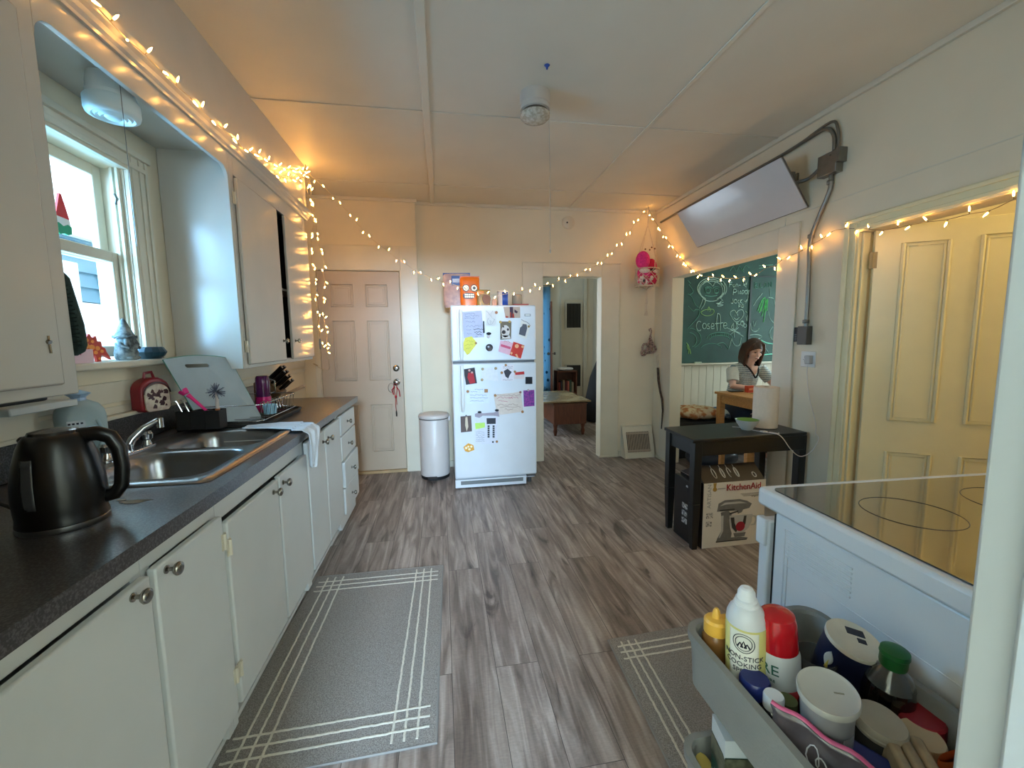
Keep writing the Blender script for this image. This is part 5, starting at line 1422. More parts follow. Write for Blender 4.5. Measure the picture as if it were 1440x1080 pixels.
X = MB(True); X.prism([(1.675+.014*math.cos(k*PI/8), .388+.014*math.sin(k*PI/8)) for k in range(16)], FR-.0015, FR+.001, 'xz'); X.prism([(1.668, .398), (1.682, .398), (1.686, .43), (1.664, .43)], FR-.001, FR+.001, 'xz'); obj('medal_print', X, M('medal_gold', (170, 130, 60), .4, noise=.05), bx_)
X = MB(True); X.box(1.622, 1.668, FR-.001, FR+.001, .20, .235); X.box(1.622, 1.662, FR-.001, FR+.001, .145, .18); obj('inset_pictures', X, two_tone('inset_print', (120, 116, 112), (206, 198, 190), 90, .45, .55), bx_)
# printed mixer picture (flat relief on the carton face)
GM1 = M('print_steel', (112, 110, 108), .5, noise=.1, nscale=30); GM2 = M('print_light', (184, 182, 178), .5, noise=.05); GM3 = M('print_dark', (52, 50, 50), .5, noise=0)
def face(name, polys, mat, d):
    X = MB(True)
    for p in polys:
        X.prism([(1.60+a*.44, b*.43) for a, b in p], FR-.0008-d, FR+.0005, 'xz')
    return obj(name, X, mat, pic, smooth=0)
X = MB(True).prism([(1.60+a*.44, b*.43) for a, b in [(.22, .08), (.72, .08), (.74, .11), (.62, .135), (.46, .135), (.47, .2), (.44, .30), (.42, .42), (.46, .50), (.40, .56), (.28, .54), (.30, .42), (.30, .25), (.24, .14)]], FR-.0008, FR+.0005, 'xz'); pic = obj('mixer_picture', X, GM1, bx_, smooth=0)
face('motor_head', [[(.22, .56), (.24, .68), (.34, .725), (.58, .725), (.70, .69), (.78, .64), (.74, .575), (.64, .56), (.62, .52), (.56, .50), (.54, .55)]], GM1, .0003)
face('head_shine', [[(.26, .64), (.34, .69), (.58, .69), (.70, .655), (.58, .66), (.36, .66)], [(.29, .49), (.325, .49), (.33, .25), (.28, .15), (.26, .15), (.30, .26)]], GM2, .0006)
face('dark_bands', [[(.26, .565), (.50, .565), (.50, .585), (.26, .585)], [(.42, .50), (.56, .53), (.56, .55), (.42, .52)], [(.22, .08), (.72, .08), (.72, .095), (.22, .095)]], GM3, .0009)
face('bowl', [[(.42, .48), (.80, .48), (.79, .36), (.74, .26), (.66, .20), (.54, .20), (.46, .28), (.43, .38)]], GM2, .0006)
face('bowl_shade', [[(.44, .45), (.50, .45), (.51, .36), (.56, .25), (.54, .21), (.47, .29)], [(.66, .46), (.70, .46), (.69, .34), (.66, .26), (.64, .34)]], GM3, .0009)
face('bowl_foot', [[(.50, .20), (.70, .20), (.68, .14), (.52, .14)]], GM1, .0009)
face('wire_handle', [[(.79, .46), (.86, .45), (.88, .38), (.85, .30), (.78, .30), (.78, .32), (.835, .325), (.855, .38), (.84, .43), (.79, .44)]], GM2, .0008)
face('red_seal', [[(.605+.075*math.cos(k*PI/8), .30+.075*math.sin(k*PI/8)) for k in range(16)]], M('seal_red', (160, 26, 44), .5, noise=0), .0012)
# icons on the top flap
X = MB(True)
def flapp(x, v): return Vector((x, 2.30+.10*v-.001, .431+.084*v+.0015))
ICW = M('icon_white', (200, 196, 190), .6, noise=0)
for i, x in enumerate((1.70, 1.76, 1.81, 1.86)):
    X = MB(True)
    for j in range(2+(i % 2)):
        X.tube([flapp(x+.013*math.cos(2*PI*k/10)*(1-.3*j), .5+.28*math.sin(2*PI*k/10)) for k in range(8 if i == 2 else 10)], .0017, 4, closed=(i != 2))
    X.tube([flapp(x, .78), flapp(x, .95)], .0018, 4); obj('tool_icon', X, ICW, fl)
X = MB(True)
X.tube([flapp(1.975+.012*math.cos(2*PI*k/10), .3+.14*math.sin(2*PI*k/10)) for k in range(10)], .003, 4, closed=True)
obj('tool_icon', X, ICW, fl)
# black box
t = thing('black_box', 'glossy black appliance box standing left of the mixer carton', 'box', (1.625, 2.5, 0))
X = MB(True).box(1.555, 1.59, 2.36, 2.56, 0, .42); bb = obj('box_body', X, M('box_black_gloss', (16, 16, 18), .3, noise=0), t, bevel=.004)
X = MB(True)
for z in (.12, .17, .22):
    X.box(1.5535, 1.5552, 2.40, 2.46, z, z+.035)
X.box(1.5535, 1.5552, 2.40, 2.42, .37, .385)
obj('printed_pictures', X, two_tone('tiny_print', (90, 90, 96), (190, 190, 190), 70, .45, .55), bb)
# paper towel roll
t = thing('paper_towel_roll', 'white paper towel roll standing on the black table', 'paper towel', (2.2, 2.52, BT))
X = MB().lathe([(.02, .001), (.075, .001), (.078, .004), (.078, .278), (.075, .282), (.02, .282), (.02, .001)], seg=40); obj('roll', X, M('towel_paper', (232, 216, 196), .9, noise=.03, nscale=60, bump=.6, bscale=150), t)
X = MB().lathe([(.0195, .281), (.0165, .281), (.0165, .002), (.0195, .002)], seg=20); obj('cardboard_core', X, M('core_card', (150, 120, 90), .8, noise=.05), t)
# bowl
t = thing('green_bowl', 'small white ribbed bowl with green inside on the black table', 'bowl', (2.02, 2.47, BT))
X = MB(); X.lathe([(0, .004), (.028, .004), (.03, 0), (.036, .006), (.062, .045), (.071, .066), (.073, .070)], seg=32); obj('outer_bowl', X, M('bowl_white', (206, 208, 200), .4, noise=.03, bump=.5, bscale=60), t, smooth=60)
X = MB(); X.lathe([(.073, .0705), (.069, .069), (.058, .045), (.034, .014), (0, .010)], seg=32); obj('green_inside', X, M('bowl_green', (110, 150, 66), .35, noise=.04), t, smooth=60)
# phone cable
X = MB(True)
X.tube(smooth_path([Vector((2.35, 2.35, 1.165)), Vector((2.355, 2.36, 1.10)), Vector((2.352, 2.33, .95)), Vector((2.348, 2.27, .80)), Vector((2.35, 2.265, .72))], 5), .0022, 6)
X.tube(smooth_path([Vector((2.35, 2.265, .72)), Vector((2.36, 2.25, .69)), Vector((2.33, 2.262, .61)), Vector((2.26, 2.272, .575)), Vector((2.19, 2.275, .62)), Vector((2.13, 2.285, .70)), Vector((2.10, 2.31, .7235)), Vector((2.05, 2.40, .7235)), Vector((2.02, 2.52, .7235)), Vector((1.98, 2.56, .7235))], 6), .0028, 6)
X.tube(smooth_path([Vector((2.10, 2.36, .7235)), Vector((2.12, 2.31, .7235)), Vector((2.14, 2.33, .7235))], 4), .0028, 6)
X.box(2.05, 2.085, 2.36, 2.385, .7215, .731)
tag(obj('charging_cable', X, M('cable_white', (216, 210, 204), .5, noise=0), None, smooth=60), 'white charging cable from the wall outlet looping over the table edge', 'cable')

# ------------------------------------------------------------------ nook
BY = 4.60
t = thing('blackboard', 'green blackboard covered in chalk doodles and names on the nook wall', 'blackboard', (3.7, BY, 1.035))
BG = two_tone('chalkboard_green', (20, 54, 46), (38, 80, 68), 3.2, .35, .7, .7, 6)
X = MB(True).box(2.52, 4.95, BY-.012, BY+.005, 1.035, 2.62); obj('board_surface', X, BG, t)
X = MB(True).box(3.705, 3.73, BY-.022, BY-.012, 1.035, 2.06).box(3.705, 4.95, BY-.022, BY-.012, 2.06, 2.075); obj('dark_seam_strip', X, M('seam_dark', (14, 34, 30), .5, noise=0), t)
X = MB(True).box(2.50, 4.95, BY-.05, BY-.002, 1.015, 1.033); lg = obj('chalk_ledge', X, TRIM, t, bevel=.003)
VC = (940, 370, 8.306)
def cp(a, b): return at(VC[0]+a/VC[2], VC[1]+b/VC[2], y=BY-.0135)
def chalk(name, strokes, mat, r=.0035, par=None):
    X = MB(True)
    for s in strokes:
        pts = smooth_path([cp(*p) for p in s], 3) if len(s) > 2 else [cp(*p) for p in s]
        X.tube(pts, r, 4)
    return obj(name, X, mat, par or t)
CW = M('chalk_white', (176, 206, 196), .9, noise=.15, nscale=40); CWD = M('chalk_faint', (96, 150, 132), .9, noise=.15, nscale=40)
CYL = M('chalk_yellow', (150, 190, 120), .9, noise=.15, nscale=40); CGR = M('chalk_green', (110, 206, 130), .9, noise=.15, nscale=40)
def ell(cx_, cy_, rx, ry, a0=0, a1=360, n=14):
    return [(cx_+rx*math.cos(math.radians(a0+(a1-a0)*k/n)), cy_+ry*math.sin(math.radians(a0+(a1-a0)*k/n))) for k in range(n+1)]
# doodled face with hair
chalk('face_doodle', [ell(505, 315, 150, 125, 130, 410), ell(510, 300, 170, 130, 150, 390), ell(500, 320, 135, 110, 120, 420), [(400, 250), (440, 210), (500, 250), (520, 270), (545, 225), (600, 215), (625, 260)], [(360, 250), (340, 300), (380, 380), (430, 430), (490, 445), (560, 435), (610, 390), (660, 320), (650, 230)],
                       [(410, 400), (390, 460), (360, 530)], [(430, 420), (420, 480), (380, 540)], [(440, 430), (410, 500)], [(600, 400), (640, 460), (550, 470), (640, 490), (570, 500), (620, 440)]], CW, .004)
chalk('doodled_eyes', [ell(462, 320, 28, 30), ell(560, 325, 26, 30), ell(465, 300, 40, 22, 180, 360), ell(560, 300, 40, 22, 180, 360), [(440, 345), (480, 350)], [(540, 350), (580, 345)], [(430, 378), (500, 388), (570, 376)]], CWD, .004)
def letters(strokes, ox, oy, sc, mat=CW, nm='chalk_word', r=.0042):
    return chalk(nm, [[(ox+a*sc, oy+b*sc) for a, b in s] for s in strokes], mat, r)
# 'cosette'
letters([ell(18, -45, 32, 56, -48, -312), ell(80, -45, 22, 32), [(140, -72), (118, -66), (120, -48), (142, -32), (134, -14), (112, -16)], [(160, -40), (190, -46), (188, -70), (168, -74), (158, -48), (166, -14), (196, -22)],
         [(232, -190), (222, -100), (228, 10)], [(232, -190), (258, -180), (268, -110), (262, 10)], [(205, -72), (300, -84)], [(300, -48), (340, -56), (334, -82), (310, -80), (302, -44), (318, -16), (352, -28)]], 340, 780, 1.0, nm='chalk_name')
letters([[(0, 0), (5, -50)], [(0, -50), (30, -52)], [(2, -28), (24, -30)], [(40, -30), (42, -4), (58, -6), (60, -32)], [(72, -2), (74, -30), (90, -28), (92, -2)], [(104, -20), (120, -20)], [(150, -50), (160, -20), (180, 0)], [(150, -20), (185, -40)]], 710, 280, 1.1)
letters([[(0, 10), (8, -60), (40, -52), (34, -24), (6, -22)], [(60, -50), (64, 0)], [(78, 0), (90, -45), (100, 0), (82, -18)], [(112, 0), (116, -48), (140, -30), (112, 0)], ell(160, -24, 14, 22), [(184, -48), (192, -26), (202, -50)], [(192, -26), (188, 4)]], 755, 362, .95)
letters([[(30, -58), (34, -10), (14, 0), (0, -12)], ell(64, -26, 18, 24), [(110, -46), (94, -22), (110, 2)], [(130, -50), (122, -4)], [(150, -50), (126, -24), (150, 0)], [(170, -40), (190, -20), (214, -50)]], 725, 470, .9)
letters([[(0, -40), (0, 0)], [(0, -40), (24, -38)], [(0, -20), (22, -20)], [(40, 0), (42, -36), (60, -34), (60, -6), (40, 0)]], 820, 520, .9)
chalk('chalk_hearts', [[(795, 590), (770, 550), (725, 570), (730, 620), (790, 690), (850, 650), (880, 590), (860, 545), (815, 555), (795, 590)], [(775, 600), (778, 620)], [(805, 592), (808, 614)], [(765, 640), (795, 660), (825, 635)], [(760, 700), (735, 750), (770, 780), (800, 740), (790, 700), (830, 720), (860, 680), (880, 720), (860, 745)]], CW, .004)
chalk('chalk_flower', [[(700, 800), (760, 790), (880, 860)], [(755, 700), (765, 800), (770, 870)], [(690, 760), (840, 820)], [(820, 750), (720, 840)], [(735, 880), (775, 960), (830, 955), (850, 870)], [(740, 880), (700, 1010)]], CW, .0035)
chalk('chalk_box', [[(900, 560), (920, 580)], [(905, 620), (915, 680), (925, 610)], ell(860, 700, 22, 26), ell(895, 730, 18, 20), [(920, 300), (930, 400), (900, 470)], [(900, 180), (910, 260), (925, 190)]], CW, .0032)
# left side doodles
chalk('curved_doodles', [[(225, 360), (270, 390), (310, 480), (350, 520)], [(230, 500), (290, 560), (320, 540), (365, 545)], [(365, 545), (350, 620), (230, 760)], ell(230, 880, 150, 120, -80, 60), ell(230, 900, 100, 90, -80, 60), [(240, 250), (290, 330), (250, 370)], [(225, 200), (260, 240)], [(560, 950), (640, 930), (700, 1000)]], CWD, .0038)
chalk('arch_doodle', [ell(600, 880, 150, 70, 180, 360), ell(600, 900, 120, 55, 180, 360)]+[[(500+22*k, 830-int(18*math.sin(PI*k/9))), (505+21*k, 870-int(20*math.sin(PI*k/9)))] for k in range(10)]+[ell(500, 1000, 120, 60, 190, 350)], CWD, .0035)
chalk('cup_doodle', [ell(455, 570, 75, 45, 0, 190), [(380, 570), (430, 545), (520, 540), (535, 575)], [(460, 560), (470, 510), (490, 550), (480, 565)]], CYL, .0034)
chalk('yellow_arcs', [[(210, 930), (240, 980), (235, 1060)], [(215, 960), (230, 1010)], [(250, 1000), (260, 1060)]], CYL, .004)
# right board
chalk('green_scribble', [[(1040, 560), (1090, 440), (1130, 400)], [(1060, 580), (1110, 430), (1080, 560)], [(1090, 620), (1150, 420), (1110, 690)], [(1130, 400), (1130, 560)], [(1160, 420), (1150, 560)]], CGR, .0055)
chalk('right_doodles', [[(1185, 300), (1190, 400)], [(1170, 400), (1230, 420), (1250, 520)], [(1165, 560), (1180, 640), (1230, 700)], [(1220, 740), (1180, 800), (1190, 860), (1230, 910)], ell(1010, 860, 80, 26), ell(1010, 740, 50, 60, 20, 160), [(960, 700), (965, 770)], [(990, 680), (1000, 740), (1030, 670)], [(990, 500), (1040, 420), (1100, 350)], [(1120, 970), (1170, 1050)]], CW, .0035)
chalk('right_letters', [[(1010, 230), (1012, 290), (1045, 285), (1012, 262)], [(1010, 230), (1040, 240), (1012, 262)], [(1075, 235), (1070, 285), (1100, 285)], [(1120, 285), (1135, 230), (1150, 285)], [(1170, 280), (1172, 225), (1200, 275), (1205, 215)], [(1000, 130), (1010, 170), (1040, 120), (1050, 165)]], CWD, .0036)
chalk('top_scribble', [[(720, 90), (760, 40), (790, 100), (830, 35), (860, 90), (900, 30), (940, 60)], [(850, 60), (880, 110)], [(1060, 30), (1220, 20)], [(1060, 60), (1180, 50)]], CWD, .0036)
chalk('mint_strokes', [[(1080, 900), (1140, 930), (1225, 945)], [(1070, 1075), (1225, 1060)]], M('chalk_mint', (130, 220, 190), .9, noise=.1), .006)
X = MB(True).box(2.99, 3.08, BY-.045, BY-.02, 1.0335, 1.05); tag(obj('board_eraser', X, M('eraser_pale', (176, 190, 170), .8, noise=.05), None, bevel=.003), 'small pale eraser on the ledge under the blackboard', 'eraser')

# bench and cushions
X = MB(True).box(2.50, 4.9, 4.12, 4.598, .36, .41).box(2.50, 4.9, 4.16, 4.18, 0, .36)
tag(obj('bench', X, M('bench_dark', (40, 40, 42), .6, noise=.1), None, bevel=.004), 'dark built-in bench under the blackboard', 'bench')
def cushion(name, label, c, s, rz, mat):
    t = thing(name, label, 'cushion', c, rz); X = MB()
    def f(u, v):
        th = 2*PI*u; ph = PI*(v-.5); e = .55
        a = math.copysign(abs(math.cos(th))**e, math.cos(th)); b_ = math.copysign(abs(math.sin(th))**e, math.sin(th))
        cz_ = math.cos(ph)**.8; return Vector((s[0]*a*cz_, s[1]*b_*cz_, s[2]*(1+math.sin(ph))+.006*math.sin(9*a+4*b_)))
    X.grid(f, 28, 12, closed_u=True)
    obj('cushion_cover', X, mat, t, smooth=80); return t
FLORAL = two_tone('floral_fabric', (190, 120, 70), (226, 206, 170), 14, .42, .55, .9, 5)
n_f, l_f, b_f = nodes_of(FLORAL)
cushion('floral_cushion', 'orange and cream patterned cushion on the bench left of the person', (2.86, 4.33, .412), (.24, .20, .075), 0, FLORAL)
cushion('blue_cushion', 'blue and white patterned cushion partly behind the table leg', (3.25, 4.30, .412), (.19, .18, .06), .1, two_tone('blue_white_fabric', (90, 120, 150), (210, 214, 206), 16, .42, .55, .9))
# pine table
t = thing('pine_table', 'light pine table the person is leaning on in the nook', 'table', (3.4, 3.5, 0))
X = MB(True).box(2.90, 3.95, 2.95, 4.05, .735, .76); obj('tabletop', X, PINE, t, bevel=.004)
X = MB(True).box(2.925, 2.945, 2.98, 4.02, .645, .735).box(3.905, 3.925, 2.98, 4.02, .645, .735).box(2.93, 3.92, 3.995, 4.015, .645, .735).box(2.93, 3.92, 2.985, 3.005, .645, .735); obj('apron', X, PINE, t)
for x in (2.915, 3.875):
    for y in (2.97, 3.97):
        X = MB(True).box(x, x+.06, y, y+.06, 0, .735); obj('leg', X, PINE, t, bevel=.003)
# chair with wooden leg near opening
t = thing('nook_chair', 'wooden chair with dark blue seat pushed under the pine table', 'chair', (2.78, 3.35, 0))
X = MB(True).box(2.60, 2.98, 3.17, 3.56, .42, .45); obj('seat', X, M('blue_seat', (50, 66, 90), .8, noise=.15), t, bevel=.008)
for x in (2.61, 2.93):
    for y in (3.17, 3.51):
        X = MB(True).box(x, x+.04, y, y+.04, 0, .42); obj('leg', X, PINE, t, bevel=.003)
cushion('dark_bag', 'dark blue-grey shiny bag on the nook floor behind the mixer carton', (2.75, 3.85, .002), (.26, .16, .10), .1, M('bag_shiny', (36, 44, 58), .35, noise=.2, nscale=12))
X = MB(True).box(3.02, 3.16, 3.93, 3.995, .7605, .769); tag(obj('smartphone', X, BLACKP, None, bevel=.003), 'black phone lying on the corner of the pine table', 'phone')
ob_ = at(1057, 552, z=.7605); X = MB(True).box(ob_.x-.045, ob_.x+.045, ob_.y, ob_.y+.05, .7605, .83); rb = obj('orange_box', X, M('box_orange', (196, 64, 30), .5, noise=.05), None, bevel=.002); tag(rb, 'small orange-red packet on the pine table in front of the person', 'box')
X = MB(True).prism([(ob_.x-.03, .785), (ob_.x+.03, .79), (ob_.x+.03, .81), (ob_.x-.03, .805)], ob_.y-.0015, ob_.y+.0005, 'xz'); obj('pale_print', X, M('print_peach', (224, 140, 96), .6, noise=.2, nscale=60), rb)
X = MB(True).box(3.13, 3.22, 3.72, 3.80, .7605, .763); tag(obj('paper_slip', X, M('slip_olive', (140, 134, 70), .8, noise=0), None), 'small olive paper slip lying on the pine table', 'paper')
X = MB().lathe([(0, 0), (.018, 0), (.018, .05), (.012, .06), (.012, .085), (0, .085)], seg=16)
o = obj('small_black_bottle', X, BLACKP, None); o.location = (3.66, 3.93, .7605); tag(o, 'small black bottle at the right of the person on the pine table', 'bottle')
# ------------------------------------------------------------------ the person
def remesh(o, vox, sm=4):
    md = o.modifiers.new('remesh', 'REMESH'); md.mode = 'VOXEL'; md.voxel_size = vox; md.use_smooth_shade = True
    s = o.modifiers.new('smooth', 'SMOOTH'); s.factor = .5; s.iterations = sm
person = thing('person', 'person with long brown hair and grey white knit top leaning on the pine table', 'person', (3.33, 4.25, 0))
SKIN = M('skin', (222, 178, 160), .5, noise=.03, nscale=20, sss=.1)
HC = Vector((3.312, 3.995, 1.192))
HR = Matrix.Rotation(math.radians(-10), 4, 'Z') @ Matrix.Rotation(math.radians(20), 4, 'X')   # faces -y, tilted down
def hl(x, y, z): return HC+(HR.to_3x3() @ Vector((x, y, z)))
X = MB(True)
X.tube([(3.33, 4.30, .50), (3.33, 4.24, .66), (3.325, 4.17, .82), (3.315, 4.12, .95), (3.31, 4.09, 1.0)], [.13, .115, .12, .12, .08], 16)
X.tube([(3.312, 4.09, 1.0), (3.312, 4.05, 1.06), (3.312, 4.03, 1.12)], [.055, .047, .05], 14)
old = X.T; X.T = Matrix.Translation(HC) @ HR
X.sphere((0, .012, .03), (.073, .090, .092), 24, 16); X.sphere((0, -.022, -.038), (.052, .060, .066), 20, 12); X.sphere((0, -.052, -.085), (.022, .02, .018), 12, 8)
X.tube([(0, -.078, .012), (0, -.094, -.012), (0, -.102, -.028), (0, -.088, -.036)], [.006, .009, .012, .008], 8)
X.sphere((0, -.079, -.056), (.02, .012, .008), 10, 6); X.sphere((-.03, -.062, -.02), (.022, .02, .02), 10, 8); X.sphere((.03, -.062, -.02), (.022, .02, .02), 10, 8)
for s_ in (-1, 1):
    X.sphere((.074*s_, .008, -.008), (.009, .016, .028), 10, 8)
X.T = old
def arm(X, sh, el, wr, r=(.05, .042, .037, .03, .024)):
    sh, el, wr = Vector(sh), Vector(el), Vector(wr)
    X.tube([sh, sh.lerp(el, .5), el, el.lerp(wr, .4), wr], r, 12)
arm(X, (3.145, 4.10, .985), (3.095, 4.02, .815), (3.255, 3.90, .793))
arm(X, (3.475, 4.09, .985), (3.575, 4.0, .825), (3.60, 3.86, .80))
def hand(X, wr, d, side, curl=.25):
    wr = Vector(wr); d = Vector(d).normalized(); up = Vector((0, 0, 1)); sd = d.cross(up).normalized()*side
    X.tube([wr, wr+d*.04, wr+d*.08], [.022, .03, .032], 10, flat=.55)
    for k, (o_, L) in enumerate(((-.026, .052), (-.009, .066), (.009, .072), (.026, .065))):
        b_ = wr+d*.078+sd*o_
        X.tube([b_, b_+d*L*.5+up*.004, b_+d*L*.85-up*curl*.03, b_+d*L-up*curl*.05], [.0085, .008, .0075, .006], 8)
    b_ = wr+d*.03-sd*.028
    X.tube([b_, b_+d*.022-sd*.022, b_+d*.052-sd*.028], [.011, .0095, .007], 8)
hand(X, (3.255, 3.90, .795), (.8, -.35, -.02), 1); hand(X, (3.60, 3.86, .805), (-.35, -.9, -.02), -1)
for s_ in (-1, 1):
    X.tube([(3.33+.09*s_, 4.30, .50), (3.34+.10*s_, 4.05, .50), (3.34+.10*s_, 3.88, .49)], [.085, .075, .058], 12); X.tube([(3.34+.10*s_, 3.88, .49), (3.34+.10*s_, 3.87, .28), (3.34+.10*s_, 3.86, .09)], [.055, .05, .036], 12)
    X.tube([(3.34+.10*s_, 3.88, .06), (3.34+.10*s_, 3.80, .04), (3.34+.10*s_, 3.72, .035)], [.04, .038, .03], 10, flat=.8)
b = obj('body', X, SKIN, person, smooth=80); remesh(b, .0048, 3)
# clothing
KNIT = M('grey_knit', (150, 158, 162), .9, noise=.1, nscale=60)
n, l, bs = nodes_of(KNIT)
tc = n.new('ShaderNodeTexCoord'); wv = n.new('ShaderNodeTexWave'); wv.wave_type = 'BANDS'; wv.bands_direction = 'Z'; wv.inputs['Scale'].default_value = 14; wv.inputs['Distortion'].default_value = 2.5; wv.inputs['Detail Scale'].default_value = 6
l.new(tc.outputs['Object'], wv.inputs['Vector']); rm = ramp(n, [(.3, rgb(132, 144, 150)), (.6, rgb(190, 196, 194))]); l.new(wv.outputs[0], rm.inputs[0]); l.new(rm.outputs[0], bs.inputs['Base Color'])
X = MB(True)
X.tube([(3.33, 4.29, .52), (3.33, 4.24, .66), (3.325, 4.165, .82), (3.315, 4.115, .94), (3.312, 4.10, .985)], [.145, .13, .135, .137, .10], 18)
X.tube([(3.15, 4.10, .985), (3.31, 4.10, 1.0), (3.47, 4.10, .985)], [.062, .075, .062], 14)
b = obj('knit_top', X, KNIT, person, smooth=80); remesh(b, .006, 4)
for nm, sh, el in (('left_sleeve', (3.145, 4.10, .99), (3.108, 4.04, .865)), ('right_sleeve', (3.475, 4.09, .99), (3.55, 4.025, .87))):
    X = MB(True); X.tube([sh, tuple((Vector(sh)+Vector(el))/2), el], [.064, .062, .062], 16); obj(nm, X, M('white_knit', (206, 208, 202), .9, noise=.06, nscale=60) if nm == 'left_sleeve' else KNIT, person, smooth=70)
X = MB(True)
X.tube(smooth_path([Vector((3.255, 4.075, 1.055)), Vector((3.258, 3.995, 1.01)), Vector((3.285, 3.962, .95)), Vector((3.315, 3.958, .905)), Vector((3.345, 3.962, .95)), Vector((3.368, 3.995, 1.01)), Vector((3.368, 4.07, 1.055))], 5), .0085, 8); obj('dark_collar', X, M('collar_black', (26, 26, 30), .9, noise=0), person, smooth=60)
X = MB(True); X.prism([(3.268, 1.03), (3.285, .955), (3.315, .912), (3.345, .955), (3.358, 1.03)], 3.975, 3.99, 'xz'); b = obj('neck_skin', X, SKIN, person, bevel=.006)
X = MB(True)
for s_ in (-1, 1):
    X.tube([(3.33+.09*s_, 4.30, .50), (3.34+.10*s_, 4.05, .50), (3.34+.10*s_, 3.88, .49)], [.095, .085, .068], 12); X.tube([(3.34+.10*s_, 3.88, .49), (3.34+.10*s_, 3.87, .28), (3.34+.10*s_, 3.86, .10)], [.066, .06, .05], 12)
b = obj('trousers', X, M('dark_denim', (34, 40, 56), .85, noise=.1), person, smooth=80); remesh(b, .01, 3)
# hair
HAIR = two_tone('brown_hair', (44, 27, 20), (84, 54, 40), 60, .35, .65, .5, 4, stretch=(3, 3, .3))
X = MB(True); X.T = Matrix.Translation(HC) @ HR
X.sphere((0, .022, .045), (.084, .098, .090), 24, 16)
for s_ in (-1, 1):
    for k in range(7):
        a = k/6
        x0_ = s_*(.055+.025*math.sin(a*2)); y0_ = -.03+.11*a
        X.tube([(s_*.018, y0_*.8-.005, .118-.03*a), (s_*(.062), y0_-.012, .085-.02*a), (s_*.084, y0_+.0, .02), (s_*.088, y0_+.01, -.05), (s_*(.085), y0_+.012, -.12), (s_*.078, y0_+.0, -.17-.012*(k % 3))], [.012, .018, .019, .019, .017, .008], 8)
for k in range(5):
    X.tube([(-.06+.03*k, .09, .05), (-.065+.032*k, .105, -.03), (-.07+.034*k, .10, -.12), (-.07+.035*k, .085, -.19)], [.03, .03, .026, .012], 8)
b = obj('hair', X, HAIR, person, smooth=80); remesh(b, .005, 3)
X = MB(True); X.T = Matrix.Translation(HC) @ HR
for s_ in (-1, 1):
    X.sphere((.029*s_, -.079, .012), (.013, .006, .006), 10, 6)
obj('eyes', X, M('eye_dark', (40, 28, 26), .3, noise=0), person)
X = MB(True); X.T = Matrix.Translation(HC) @ HR
for s_ in (-1, 1):
    X.tube([(.014*s_, -.084, .03), (.03*s_, -.084, .035), (.046*s_, -.074, .031)], .0028, 6)
obj('eyebrows', X, HAIR, person)
X = MB(True); X.T = Matrix.Translation(HC) @ HR
X.tube([(-.02, -.087, -.055), (-.008, -.094, -.053), (0, -.094, -.055), (.008, -.094, -.053), (.02, -.087, -.055)], [.002, .004, .004, .004, .002], 6)
obj('lips', X, M('lips', (176, 96, 92), .4, noise=0), person)

# ------------------------------------------------------------------ room beyond the passage
X = MB(True)
rg2 = random.Random(2)
def curt(u, v): return Vector((1.35+u*.80, 8.12+.03*math.sin(u*38)+.01*math.sin(u*90), .12+2.25*v))
X.grid(curt, 70, 4)
CUR = M('curtain_blue', (120, 176, 206), .9, noise=0, trans=0)
n, l, bs = nodes_of(CUR); tc = n.new('ShaderNodeTexCoord'); vo = n.new('ShaderNodeTexVoronoi'); vo.inputs['Scale'].default_value = 7
l.new(tc.outputs['Object'], vo.inputs['Vector']); rm = ramp(n, [(.20, rgb(40, 84, 110)), (.26, rgb(150, 196, 220))]); l.new(vo.outputs['Distance'], rm.inputs[0]); l.new(rm.outputs[0], bs.inputs['Base Color'])
bs.inputs['Subsurface Weight'].default_value = 0
tr = n.new('ShaderNodeBsdfTranslucent'); l.new(rm.outputs[0], tr.inputs[0]); mxs = n.new('ShaderNodeMixShader'); mxs.inputs[0].default_value = .55
l.new(bs.outputs[0], mxs.inputs[1]); l.new(tr.outputs[0], mxs.inputs[2]); l.new(mxs.outputs[0], n['Material Output'].inputs[0])
c = obj('curtain', X, CUR, None, solid=.002, smooth=80); tag(c, 'pale blue curtain with dark leaf pattern at the left of the far room', 'curtain')
X = MB(True).tube([(1.3, 8.10, 2.39), (2.2, 8.10, 2.39)], .01).sphere((2.2, 8.10, 2.39), .018).box(1.32, 1.34, 8.09, 8.30, 2.38, 2.40).box(2.16, 2.18, 8.09, 8.30, 2.38, 2.40)
tag(obj('curtain_rod', X, METALG, None), 'thin rod holding the blue curtain in the far room', 'curtain rod')
t = thing('interior_door', 'brown edged door standing open beside the blue curtain', 'door', (2.10, 7.9, 0))
X = MB(True).prism([(2.125, 8.08), (2.160, 8.07), (1.985, 7.38), (1.950, 7.39)], .02, 2.02, 'xy'); obj('door_leaf', X, DARKWOOD, t, bevel=.003)
X = MB(True); X.T = Matrix.Translation((2.01, 7.46, 1.08)) @ Matrix.Rotation(PI/2, 4, 'Y'); X.lathe([(0, -.10), (.024, -.09), (.026, -.07), (.01, -.055), (.01, .02), (.026, .035), (.024, .055), (0, .06)], seg=16); obj('door_knob', X, METALG, t)
